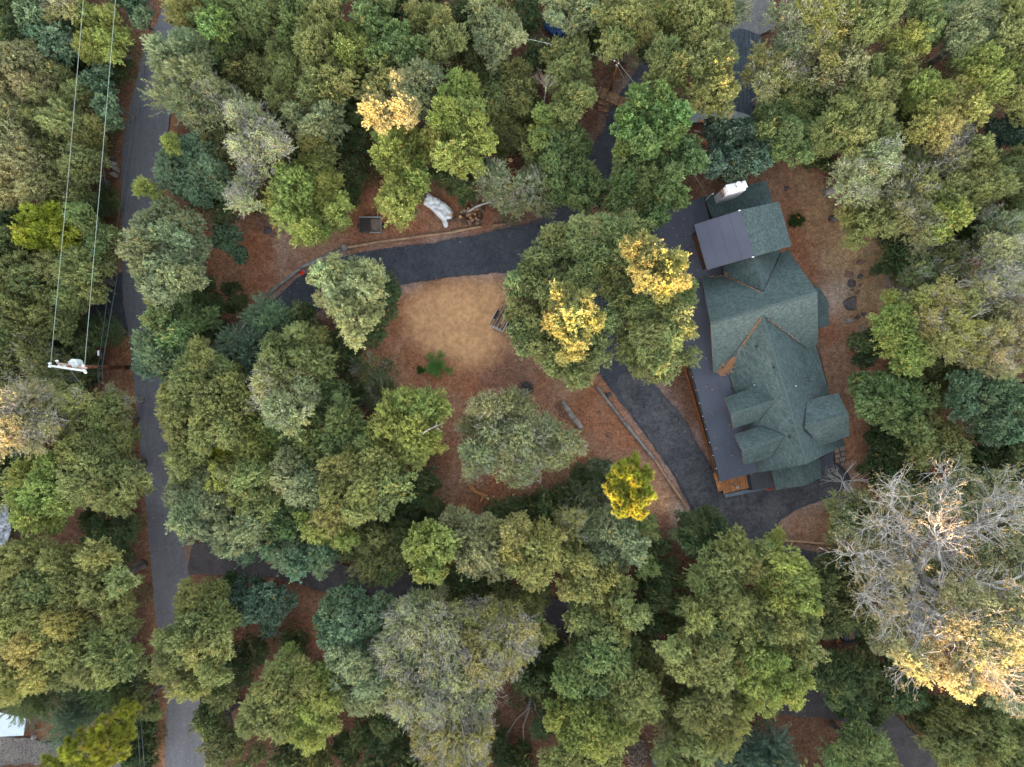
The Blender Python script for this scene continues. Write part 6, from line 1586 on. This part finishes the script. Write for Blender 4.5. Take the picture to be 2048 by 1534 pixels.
MB().tube([p + Vector((.2, 0, .36)), p + Vector((.35, .12, .2)), p + Vector((.12, .26, .3))], .012, 5).build('handle', WHITE, cn)

LOBES['v'] = LOBES['t']
def shrub(u, v, r, hgt, col, label, kind='g', n=5, arms=False):
    e = empty('shrub', P(u, v, 0), label, 'shrub')
    rnd = random.Random(u + v)
    for i in range(n):
        a = 6.283 * i / n + rnd.uniform(-.3, .3); q = r * K * rnd.uniform(.25, .62 if kind != 'v' else .95)
        o = link('foliage', LOBES[kind][1][1][i % len(LOBES[kind][1][1])], e, (math.cos(a) * q, math.sin(a) * q, hgt * .4))
        s = r * K * (.30 if kind == 'v' else .55) / 1.3; o.scale = (s, s, s * hgt / (r * K) * 1.2); o.rotation_euler = (0, 0, a); o.color = (*col, 1)
    if kind == 'g':
        o = link('foliage', LOBES[kind][1][1][0], e, (0, 0, hgt * .3)); s = r * K * .5 / 1.3; o.scale = (s, s, s); o.color = (*col, 1)
    mb = MB(); p = P(u, v, 0)
    for i in range(4):
        mb.tube([p, p + Vector((rnd.uniform(-.4, .4), rnd.uniform(-.4, .4), hgt * .5))], [.04, .02], 5)
    mb.build('stem', BARK, e)
    return e
shrub(875, 732, 27, .9, (0.10, 0.27, 0.035), 'vivid green shrub alone on the tan ground below the sandy patch', 'v', 11)
shrub(842, 741, 9, .5, (0.04, 0.14, 0.015), 'small vivid green sprig left of the larger vivid shrub', 'g', 3)
shrub(1590, 443, 15, .7, (0.045, 0.09, 0.02), 'little dark shrub with a clay pot beside the raised block', 'g', 5)
MB_ = MB().cyl(P(1591, 440, 0), .2, .55, 12, r2=.26).build('clay_pot', mat('terracotta', (.5, .16, .08), .8)); tag(MB_, 'terracotta pot in the middle of the little dark shrub', 'pot')

# ------------------------------------------------------------------ stumps, cut rounds, firewood
ENDG = mat('cut_wood_end', (0.62, 0.42, 0.20), .8, .15, 6, .1, col2=(0.50, 0.30, 0.13))
ENDO = mat('orange_cut_wood', (0.50, 0.24, 0.09), .8, .2, 6, .1, col2=(0.36, 0.15, 0.05))
LB = mat('firewood_bark', (0.17, 0.11, 0.08), .95, .3, 5, .6)
def stump(u, v, r, hh, label, end=ENDG, name='tree_stump', cat='stump', group=None, lean=0.1):
    e = empty(name, P(u, v, 0), label, cat, group)
    p = P(u, v, 0)
    d = Vector((math.sin(u) * lean, math.cos(v) * lean, 1)).normalized()
    MB().tube([p - d * .2, p + d * hh], [r * 1.12, r], 14).build('bark', LB, e, smooth=False)
    MB().tube([p + d * hh, p + d * (hh + .012)], [r * .9, r * .9], 14).build('cut_face', end, e)
    return e
stump(765, 366, .27, .3, 'cut stump on the litter left of the long yellow-green crown')
stump(1021, 323, .26, .5, 'round pale stump in the shade above the leaning pale trunk')
stump(1026, 988, .17, .6, 'upper of the two round pale stumps right of the cut logs')
stump(1036, 998, .18, .6, 'lower of the two round pale stumps right of the cut logs')
stump(987, 991, .12, .5, 'smallest pale round stump at the end of the cut logs')
stump(975, 995, .17, .45, 'tan stump touching the cut logs')
stump(889, 1004, .26, .4, 'orange stump alone on the dark litter left of the cut logs', ENDO)
def flog(u, v, L, r, rot, tilt, m=LB, end=ENDG, z=None):
    p = P(u, v, 0) + Vector((0, 0, (z if z is not None else r)))
    d = Vector((math.cos(rot) * math.cos(tilt), math.sin(rot) * math.cos(tilt), math.sin(tilt)))
    return p - d * L / 2, p + d * L / 2, r
rnd = random.Random(3)
k = 0
for (u, v) in [(906, 432), (911, 440), (901, 441), (921, 436), (926, 443), (933, 446), (937, 431), (942, 438), (930, 425), (943, 425), (950, 431), (946, 443), (955, 440), (936, 420), (944, 415), (952, 420), (960, 430), (948, 408), (957, 413), (965, 422), (925, 428), (940, 448), (962, 445), (955, 450)]:
    big = k in (0, 2, 3)
    e = empty('firewood_log', P(u, v, 0), 'short cut log lying in the firewood heap beside the white tarpaulin', 'log', 'logs of the firewood heap')
    a, b, r = flog(u, v, .55 if not big else .8, rnd.uniform(.14, .21), rnd.uniform(0, 6.28), rnd.choice([0, .2, 1.2, 1.45]), z=rnd.uniform(.18, .4))
    MB().tube([a, b], r, 10).build('bark', LB if k % 3 else LOGB, e)
    d = (b - a).normalized()
    up = b if b.z >= a.z else a; dn = d if b.z >= a.z else -d
    MB().tube([up, up + dn * .012], r * .9, 10).build('cut_face', [ENDG, ENDO, mat('grey_cut_wood', (.38, .27, .19), .85)][k % 3], e)
    k += 1
for i, (u, v, u2, v2, m, l) in enumerate(((925, 973, 938, 968, LOGB, 'brown board lying left of the cut logs'), (955, 975, 968, 968, TIMB, 'pale narrow log on the heap of cut logs'), (940, 978, 960, 986, ENDO, 'orange split log on the near side of the cut logs'), (948, 983, 975, 992, ENDO, 'long orange split log beside the tan stump'),
                                       (958, 985, 972, 997, LOGB, 'brown log under the long orange one'), (938, 972, 950, 980, ENDO, 'short orange split log at the left of the cut logs'), (962, 1003, 968, 990, ENDO, 'orange split log nearest the dull foliage below the cut logs'))):
    mb = MB(); mb.tube([P(u, v, .2), P(u2, v2, .2)], .13, 7); tag(mb.build('cut_log', m), l, 'log', 'cut logs south of the lone crown')
for i, (u, v, u2, v2, l) in enumerate(((1026, 350, 1030, 372, 'left pale plank in the sticks above the leaning crown'), (1032, 345, 1033, 368, 'middle plank in the sticks above the leaning crown'), (1020, 347, 1045, 339, 'plank lying across the sticks above the leaning crown'), (1045, 342, 1052, 352, 'right short plank in the sticks above the leaning crown'))):
    mb = MB(); mb.bar(P(u, v, .25 + .05 * i), P(u2, v2, .25 + .05 * i), .14, .08); tag(mb.build('plank', LOGB), l, 'plank')

# heap of split wood at the foot of the picture
S = Leafy(); n = 650
a = unit(n); a[:, 2] = np.abs(a[:, 2]); rr = rng.uniform(.2, 1, (n, 1)) ** .5
pos = np.array(tuple(P(1273, 1508, 0))) + a * rr * np.array([1.15, 1.75, .8])
dd = unit(n); dd[:, 2] *= .35
S.spikes(pos - dd * .19, pos + dd * .19, .055, .05)
tag(link('split_wood_heap', S.mesh('split_wood_heap', mat('split_wood', (.36, .28, .24), .9, .4, 3, .2, col2=(.18, .12, .09)))), kind='stuff')
bn = empty('bin', P(1307, 1513, 0), 'blue-grey lidded bin beside the heap of split wood', 'bin')
p = P(1307, 1513, 0); M3 = Matrix.Rotation(.5, 3, 'Z')
BL = mat('blue_grey_plastic', (.07, .11, .14), .5, .1, 2, .1)
bm_ = MB(); bm_.box(p + Vector((0, 0, .5)), (.62, .7, 1.0), .5); bm_.build('body', BL, bn)
MB().box(p + M3 @ Vector((0, -.03, 1.03)), (.70, .80, .08), .5).build('lid', BL, bn); MB().bar(p + M3 @ Vector((-.3, .42, 1.0)), p + M3 @ Vector((.3, .42, 1.0)), .04, .04).build('handle', DARKM, bn)
for s in (-1, 1): MB().tube([p + M3 @ Vector((s * .28, .34, .1)), p + M3 @ Vector((s * .33, .34, .1))], .1, 10).build('wheel', DARKM, bn)

# ------------------------------------------------------------------ white tarpaulin, blue tarpaulin
def cloth(name, outline, m, label, hgt, z0=0.02, fold=0.12, seed=1, cat='tarpaulin'):
    pts = smooth_ring(outline, 4, .8, seed)
    us = [p[0] for p in pts]; vs = [p[1] for p in pts]
    st = 2.0
    gx = np.arange(min(us) - 2, max(us) + 3, st); gy = np.arange(min(vs) - 2, max(vs) + 3, st)
    U, V = np.meshgrid(gx, gy); ins = inside_np(pts, U, V)
    V_, F, idx = [], [], {}
    cxm, cym = np.mean(us), np.mean(vs)
    # distance to the edge
    E = ins.astype(float)
    for _ in range(8): E = np.minimum(E, (E + np.roll(E, 1, 0) + np.roll(E, -1, 0) + np.roll(E, 1, 1) + np.roll(E, -1, 1)) / 5)
    for j in range(U.shape[0] - 1):
        for i in range(U.shape[1] - 1):
            if ins[j, i] and ins[j + 1, i] and ins[j, i + 1] and ins[j + 1, i + 1]:
                f = []
                for (jj, ii) in ((j, i), (j + 1, i), (j + 1, i + 1), (j, i + 1)):
                    if (jj, ii) not in idx:
                        p = P(U[jj, ii], V[jj, ii], 0)
                        q = Vector((p.x * 1.7, p.y * 1.7, seed))
                        w = abs(noise.noise(q)) * fold * 2 + abs(noise.noise(q * 2.6)) * fold
                        idx[(jj, ii)] = len(V_); V_.append((p.x, p.y, z0 + E[jj, ii] ** .7 * (hgt + w)))
                    f.append(idx[(jj, ii)])
                F.append(f)
    o = link(name, to_mesh(name, V_, F, m, smooth=True))
    sm = o.modifiers.new('thickness', 'SOLIDIFY'); sm.thickness = 0.02
    return tag(o, label, cat)
cloth('white_tarpaulin', [(856, 386), (866, 392), (874, 396), (885, 402), (897, 411), (906, 421), (910, 431), (906, 442), (899, 445), (898, 452), (893, 459), (886, 455), (883, 445), (876, 436), (867, 427), (856, 417), (846, 410), (850, 397)],
      mat('white_tarpaulin_cloth', (.85, .86, .88), .55, .05, 2, .2), 'crumpled white tarpaulin over a pile beside the firewood heap', .45, fold=.22)
cloth('blue_tarpaulin', [(1082, 43), (1100, 46), (1118, 50), (1134, 54), (1136, 66), (1128, 74), (1118, 82), (1108, 80), (1096, 70), (1086, 60)], mat('blue_tarpaulin_cloth', (.012, .05, .17), .5, .1, 2, .2),
      'dark blue tarpaulin half hidden under the crowns at the top', .4, fold=.15, seed=4)

# ------------------------------------------------------------------ rusty box trailer and plank trailer
RUST = mat('rusty_steel', (.19, .115, .085), .8, .3, 4, .4, col2=(.10, .06, .05))
DUST = mat('dusty_steel', (.22, .185, .165), .85, .3, 3, .5, col2=(.12, .09, .075))
tr = empty('box_trailer', P(743, 453, 0), 'low rusty open box trailer, half of it under a dark cover, on the leaf litter', 'trailer')
c0 = P(743, 453, 0)
def tb(name, dx, dy, z, sx, sy, sz, m, rz=0): return MB().box(c0 + Vector((dx, dy, z)), (sx, sy, sz), rz).build(name, m, tr)
tb('bed', 0, 0, .35, 2.25, 1.5, .06, DUST); tb('front_wall', 0, .76, .55, 2.3, .05, .42, RUST); tb('back_wall', 0, -.76, .55, 2.3, .05, .42, RUST)
tb('side_wall', 1.14, 0, .55, .05, 1.5, .42, GALV); tb('side_wall', -1.14, 0, .55, .05, 1.5, .42, RUST)
tb('cover', -.55, -.05, .70, 1.1, 1.5, .05, mat('dark_cover', (.045, .035, .033), .8)); tb('top_rail', 0, .80, .78, 2.35, .10, .05, GALV); tb('top_rail', .55, -.80, .78, 1.2, .08, .05, GALV)
tb('tongue', .72, 1.1, .4, .07, .7, .07, GALV)
for s in (-1, 1): MB().tube([c0 + Vector((s * 1.18, 0, .28)), c0 + Vector((s * 1.36, 0, .28))], .28, 14).build('wheel', DARKM, tr)
S = Leafy(); n = 300
pos = np.array(tuple(c0)) + np.stack([rng.uniform(.05, 1.08, n), rng.uniform(-.7, .7, n), rng.uniform(.39, .43, n)], 1)
o = link('fallen_leaves', np_mesh('fallen_leaves', np.concatenate([[pos[i] - np.array(tuple(c0)) + np.array([a * .06, b * .05, 0]) for a, b in ((-1, 0), (0, -1), (1, 0), (0, 1))] for i in range(n)]), np.arange(4 * n).reshape(n, 4), [mat('trailer_leaves', (.38, .27, .21), .9, .3, 20)]), tr, (0, 0, 0)); tag(o, kind='stuff')

t2 = empty('utility_trailer', P(1004, 638, 0), 'flat trailer with pale rails and planks right of the sandy patch', 'trailer')
ang = math.atan2(-(662 - 622), (998 - 1016)) # long axis in the place
c1 = P(1005.5, 638.5, 0)
ax = (P(1017, 618, 0) - P(996, 656, 0)).normalized(); sx_ = Vector((ax.y, -ax.x, 0))
MR = Matrix(((sx_.x, ax.x, 0), (sx_.y, ax.y, 0), (0, 0, 1)))
def ub(name, x, y, z, sx, sy, sz, m): return MB().box(c1 + MR @ Vector((x, y, z)), (sx, sy, sz), M=MR).build(name, m, t2)
DKW = mat('dark_deck_board', (.10, .075, .07), .8, .3, 3, .3); PLK = mat('yellow_plank', (.50, .33, .15), .7, .2, 3, .2)
for i in range(6): ub('deck_board', -.5 + i * .2, 0, .5, .185, 2.4, .04, DKW if i % 2 else LOGB)
ub('frame', .62, 0, .62, .05, 2.5, .06, WHITE); ub('frame', -.62, 0, .62, .05, 2.5, .06, DARKM); ub('tailgate', 0, -1.25, .60, 1.3, .06, .3, GALV); ub('frame', 0, -1.12, .75, 1.2, .05, .05, WHITE); ub('frame', 0, 1.22, .6, 1.3, .05, .06, GALV)
ub('plank', .12, .28, .55, .16, 1.7, .05, PLK); ub('plank', .40, .1, .56, .12, 1.7, .05, LOGB)
for s in (-1, 1):
    ub('fender', s * .80, .05, .55, .26, 1.0, .05, DARKM)
    MB().tube([c1 + MR @ Vector((s * .70, .05, .3)), c1 + MR @ Vector((s * .90, .05, .3))], .29, 14).build('wheel', DARKM, t2)
MB().bar(c1 + MR @ Vector((-.2, -1.28, .5)), c1 + MR @ Vector((-.2, -1.5, .2)), .05, .05).build('jack', DARKM, t2)
ub('ramp_rail', -.86, -.2, .6, .06, 2.0, .05, DARKM); ub('ramp_rail', -.98, -.3, .6, .05, 1.6, .05, GALV)

# hose coil
hz = MB(); hc = P(1538, 973, .06)
pts = []
for i in range(70):
    t = i * .42; r = .30 + .10 * math.sin(i * .55) + .001 * i
    pts.append(hc + Vector((math.cos(t) * r * 1.35, math.sin(t) * r, .02 * (i % 5))))
hz.tube(pts, .028, 5)
tag(hz.build('garden_hose', mat('orange_hose', (.42, .10, .05), .5)), 'tangled orange hose coil on the drive beside the entry roof', 'hose')

# ------------------------------------------------------------------ poles and wires
TREATED = mat('treated_pole', (.22, .085, .045), .85, .25, 2, .5, fine=15)
def wire(pts, r, m, label, sag=0.0, group=None, name='overhead_wire'):
    out = []
    for i in range(len(pts) - 1):
        a, b = P(*pts[i]), P(*pts[i + 1]); n = 14
        for j in range(n):
            t = j / n; out.append(a.lerp(b, t) - Vector((0, 0, sag * 4 * t * (1 - t))))
    out.append(P(*pts[-1]))
    o = MB().tube(out, r, 5).build(name, m); return tag(o, label, 'wire', group)
up = empty('utility_pole', P(258, 735, 0), 'leaning-looking brown utility pole with a long white crossarm left of the road', 'utility pole')
pole_top = P(137, 733, 9.9); pb = P(258, 735, 0)
pole_top = Vector((pb.x, pb.y, 9.9)).lerp(pole_top, 1.0)
MB().tube([pb - Vector((0, 0, .3)), pb.lerp(pole_top, .5), pole_top], [.20, .17, .14], 12).build('pole', TREATED, up, smooth=True)
def on_pole(z): return pb.lerp(pole_top, z / 9.9)
MB().tube([pb, on_pole(1.0)], .206, 12).build('black_base_wrap', DARKM, up)
for zz in (1.25, 1.5): MB().tube([on_pole(zz), on_pole(zz + .07)], .205, 12).build('yellow_band', mat('yellow_band', (.45, .22, .02), .6), up)
mb = MB().box(on_pole(2.2) + Vector((-.195, 0, .0)), (.04, .34, .5)); sg = mb.build('number_plate', WHITE, up)
fc = bpy.data.curves.new('plate_number', 'FONT'); fc.body = '90'; fc.size = .30; fc.extrude = .004; fc.align_x = 'CENTER'; fc.align_y = 'CENTER'
tmp = bpy.data.objects.new('plate_number_text', fc); sc.collection.objects.link(tmp); bpy.context.view_layer.update()
dme = bpy.data.meshes.new_from_object(tmp.evaluated_get(bpy.context.evaluated_depsgraph_get())); bpy.data.objects.remove(tmp)
dme.materials.clear(); dme.materials.append(DARKM)
fo = link('plate_number', dme, up)
fo.location = on_pole(2.2) + Vector((-.222, 0, 0)) - pb; fo.rotation_euler = (math.pi / 2, 0, -math.pi / 2)
arm_m = mat('silver_crossarm', (.62, .65, .64), .6, .1, 2, .1); arm_r = mat('reddish_crossarm', (.48, .33, .30), .7, .2, 2, .2)
MB().bar(P(98, 731, 9.9), P(172, 742, 9.9), .17, .16).build('crossarm', arm_m, up)
MB().bar(P(114, 726, 9.2), P(174, 736, 9.2), .15, .13).build('crossarm', arm_r, up)
MB().bar(P(118, 730, 8.7), P(168, 738, 8.7), .10, .10).build('crossarm', arm_r, up)
for (u, v, z) in ((101, 727, 10.0), (168, 731, 10.0), (115, 722, 9.4), (120, 731, 9.1), (131, 733, 9.1), (170, 741, 9.95), (172, 745, 9.9), (101, 733, 10.0)):
    c_ = P(u, v, z); MB().tube([c_, c_ + Vector((0, 0, .12)), c_ + Vector((0, 0, .14)), c_ + Vector((0, 0, .28))], [.11, .07, .11, .05], 10).build('insulator', mat('porcelain', (.70, .72, .74), .3), up)
tc_ = P(159, 727, 8.6)
tf = MB().tube([tc_, tc_ + Vector((0, 0, .06)), tc_ + Vector((0, 0, .95)), tc_ + Vector((0, 0, 1.05))], [.30, .40, .40, .28], 18).build('transformer', mat('transformer_grey', (.55, .60, .62), .5), up)
for dx in (-.16, .16): MB().tube([tc_ + Vector((dx, .1, 1.0)), tc_ + Vector((dx, .1, 1.35))], [.07, .04], 8).build('bushing', WHITE, tf)
MB().tube([tc_ + Vector((-.38, -.05, .5)), tc_ + Vector((-.7, -.05, .55))], .05, 6).build('cutout', WHITE, tf)
for (u, v, z) in ((197, 706, 5.8), (203, 712, 5.7)): c_ = P(u, v, z); MB().tube([c_ + Vector((0, .25, 0)), c_ - Vector((0, .25, 0))], .10, 8).build('splice_case', GALV if u < 200 else DARKM, up)
MB().bar(P(193, 733, 5.6), P(206, 735, 5.6), .10, .10).build('cable_bracket', DARKM, up)
PW = mat('pale_conductor', (.26, .32, .29), .5, .05, 1, 0); DW = mat('dark_cable', (.035, .05, .055), .6, .05, 1, 0)
wire([(101, 731, 10.1), (136, 360, 9.8), (172, -60, 10.2)], .020, PW, 'left pale conductor running to the top edge from the crossarm')
wire([(169, 733, 10.1), (200, 370, 9.8), (236, -60, 10.2)], .020, PW, 'right pale conductor running to the top edge from the crossarm')
wire([(196, 735, 5.9), (232, 470, 5.6), (258, 300, 5.6), (297, 0, 5.8), (304, -60, 6)], .028, DW, 'thin dark cable over the road, left one of the pair')
wire([(204, 735, 5.9), (238, 530, 5.5), (276, 240, 5.5), (307, 0, 5.8), (314, -60, 6)], .042, DW, 'thick dark cable over the road, right one of the pair')
wire([(196, 735, 5.9), (202, 830, 5.6), (240, 1120, 5.6), (266, 1345, 5.8), (286, 1600, 6)], .036, DW, 'left dark service cable running down to the bottom edge')
wire([(204, 735, 5.9), (212, 830, 5.6), (250, 1120, 5.6), (274, 1338, 5.8), (294, 1600, 6)], .036, DW, 'right dark service cable running down to the bottom edge')
wire([(139, 739, 9.8), (193, 804, 4.6), (199, 830, 1.0)], .022, PW, 'pale guy wire slanting down from the middle of the crossarm', name='guy_wire')
p2 = empty('slim_pole', P(1219, 190, 0), 'slim red-brown pole standing beside the wooden footbridge', 'utility pole')
b2 = P(1219, 190, 0); t2_ = P(1236, 123, 7.4)
MB().tube([b2 - Vector((0, 0, .3)), t2_], [.17, .12], 12).build('pole', TREATED, p2, smooth=True)
for (u, v) in ((1229, 121), (1233, 130), (1237, 126)): MB().tube([P(u, v, 7.2), P(u, v, 7.45)], [.10, .05], 8).build('insulator', mat('white_insulator', (.75, .77, .8), .3), p2)
MB().bar(P(1228, 121, 7.2), P(1240, 124, 7.2), .06, .06).build('bracket', GALV, p2)
wire([(1229, 121, 7.3), (1135, 96, 7.6), (1040, 74, 7.6), (1000, 66, 7.8)], .024, PW, 'pale wire running left from the slim pole into the crowns')
wire([(1238, 127, 7.3), (1272, 170, 6.8), (1400, 368, 4.7), (1416, 395, 4.5)], .020, PW, 'pale service wire from the slim pole to the house mast')
wire([(1234, 131, 7.2), (1250, 160, 5.4), (1268, 186, 3.0)], .018, PW, 'thin stay wire below the service wire at the footbridge', name='stay_wire')

# wooden footbridge and steps over the dark drive
fb = empty('footbridge', P(1232, 188, 0), 'brown plank footbridge crossing the dark drive beside the slim pole', 'footbridge')
A0, A1 = P(1200, 172, 1.2), P(1264, 202, 1.2); wv = P(1196, 188, 1.2) - P(1200, 172, 1.2)
wv = (P(1256, 218, 1.2) - P(1264, 199, 1.2))
br_m = [mat('bridge_plank', (.30, .17, .10), .8, .3, 4), mat('bridge_plank_light', (.38, .23, .13), .8, .3, 4), mat('bridge_plank_dark', (.22, .12, .075), .8, .3, 4)]
for i in range(16):
    s0, s1 = i / 16 + .004, (i + 1) / 16 - .004
    q0, q1 = A0.lerp(A1, s0), A0.lerp(A1, s1)
    MB().slab([q0, q1, q1 + wv, q0 + wv], .05).build('plank', br_m[(i * 5) % 3 if i < 6 or i > 9 else 1], fb)
for e_ in (0.08, .92): MB().bar(A0 + wv * e_ - Vector((0, 0, .2)), A1 + wv * e_ - Vector((0, 0, .2)), .12, .25).build('beam', br_m[2], fb)
for s in (0.03, .97):
    for e_ in (.08, .92): q = A0.lerp(A1, s) + wv * e_; MB().bar(q - Vector((0, 0, .2)), Vector((q.x, q.y, -.2)), .14, .14).build('post', br_m[2], fb)
st = empty('wooden_steps', P(1208, 208, 0), 'run of low brown timber steps below the footbridge', 'steps')
for i in range(5):
    MB().bar(P(1196, 199 + i * 5, .7 - i * .13), P(1217, 206 + i * 4, .7 - i * .13), .22, .12).build('step', br_m[i % 3], st)
wb = empty('wooden_walkway', P(1398, 276, 0), 'orange plank platform in the shade left of the kerbed apron', 'platform')
for i in range(9):
    a_ = P(1378 + i * 4, 266 + i * 1.1, .5); b_ = P(1382 + i * 4, 282 + i * 1.0, .5)
    MB().bar(a_, b_, .18, .05).build('plank', mat('orange_plank', (.34, .13, .055), .7, .3, 4), wb)
for i, (a_, b_, l, m) in enumerate((((1397, 240), (1420, 246), 'reddish plank lying under the pale kerb', ENDO), ((1408, 247), (1438, 253), 'grey board lying under the pale kerb', GALV), ((1388, 262), (1402, 264), 'dark short board left of the shaded platform', LOGB))):
    o = MB().bar(P(*a_, .6), P(*b_, .6), .2, .08).build('board', m); tag(o, l, 'board')

# pond with a plank bench south of the red island
pd = empty('stock_tank', P(1693, 1265, 0), 'dark oval tank with a pale rim under the crowns left of the sunlit oak', 'tank')
cpt = P(1693, 1266, 0); n = 24; mb = MB(); mi = MB(); ins = MB()
rx, ry = 1.75, .85
ring = lambda r, z: [cpt + Vector((math.cos(2 * math.pi * k / n) * rx * r, math.sin(2 * math.pi * k / n) * ry * r, z)) for k in range(n)]
o1, o2, i2, i1 = ring(1, -.1), ring(1, .6), ring(.95, .6), ring(.93, .3)
for k in range(n):
    j = (k + 1) % n
    mb.add([o1[k], o1[j], o2[j], o2[k]], [(0, 1, 2, 3)]); mb.add([o2[k], o2[j], i2[j], i2[k]], [(0, 1, 2, 3)]); mb.add([i2[k], i2[j], i1[j], i1[k]], [(0, 1, 2, 3)])
mb.build('rim', mat('pale_tank_rim', (.10, .12, .12), .5, .2, 3), pd)
mi.add(i1, [tuple(range(n))]); mi.build('dark_water', mat('dark_water', (.012, .016, .02), .15, .1, 2, .1, spec=.5), pd)
o = MB().box(P(1703, 1264, .75), (.52, 1.45, .08), .02).build('plank_bench', TIMB); tag(o, 'short wide tan plank laid across the dark tank', 'plank')
o = MB().box(P(1677, 1282, .68), (.42, .26, .1), .3).build('wood_block', ENDO); tag(o, 'small reddish block on the near rim of the dark tank', 'block')
o = MB().box(P(1676.5, 1274, .66), (.24, .38, .1), -.2).build('wood_block', LOGW); tag(o, 'small pale block on the rim of the dark tank', 'block')

# corrugated roof in the bottom left, pale roof at the left edge
sh = empty('shed', P(10, 1450, 0), 'shed with a bluish white corrugated roof at the left edge near the bottom', 'shed')
CW = mat('white_corrugated_metal', (.52, .60, .68), .4, .06, 1, .05)
ra, rb, rc, rd = P(-20, 1420, 3.0), P(52, 1437, 3.0), P(47, 1471, 2.7), P(-20, 1474, 2.7)
for i in range(10):
    s0, s1 = i / 10, (i + 1) / 10
    mb = MB(); sub = 4
    for j in range(sub):
        t0 = s0 + (s1 - s0) * j / sub; t1 = s0 + (s1 - s0) * (j + 1) / sub
        z0 = .035 * (j % 2); z1 = .035 * ((j + 1) % 2)
        q = [ra.lerp(rb, t0) + Vector((0, 0, z0)), ra.lerp(rb, t1) + Vector((0, 0, z1)), rd.lerp(rc, t1) + Vector((0, 0, z1)), rd.lerp(rc, t0) + Vector((0, 0, z0))]
        mb.slab(q, .02)
    mb.build('roof_sheet', CW, sh)
MB().prism([(p.x, p.y) for p in (P(-18, 1424, 2.5), P(49, 1439, 2.5), P(44, 1467, 2.5), P(-18, 1469, 2.5))], -.2, 2.55).build('wall', mat('grey_boards', (.22, .18, .15), .85), sh)
for i in range(3): o = MB().bar(P(52 + i, 1452 - i * 5, .4 + .1 * i), P(72, 1440 - i * 4, .4 + .1 * i), .16, .05).build('board', LOGW); tag(o, ('lowest', 'middle', 'top')[i] + ' of three grey boards leaning right of the corrugated roof', 'board', 'boards beside the shed')
sh2 = empty('shed', P(-10, 1055, 0), 'pale speckled roof cut off by the left edge above the big lower crowns', 'shed')
MB().slab([P(-60, 1006, 3), P(14, 1008, 3), P(22, 1060, 3), P(8, 1104, 3), P(-60, 1104, 3)], .15).build('roof', asphalt('lichen_roof', (.10, .11, .13), (.42, .45, .50), .5, 2.0, None, 1.6), sh2)
MB().prism([(p.x, p.y) for p in (P(-60, 1010, 3), P(8, 1012, 3), P(14, 1060, 3), P(2, 1098, 3), P(-60, 1098, 3))], -.2, 2.85).build('wall', mat('shed_boards', (.2, .16, .13), .85), sh2)
# brown bare earth wedge between the road and the side driveway
we = MB().slab([P(366, 1086, .062), P(386, 1086, .062), P(380, 1110, .062), P(375, 1136, .062), P(371, 1110, .062)], .01).build('dirt_wedge', mat('gravelly_dirt', (.22, .145, .11), .95, .2, 4, .4)); tag(we, kind='structure')
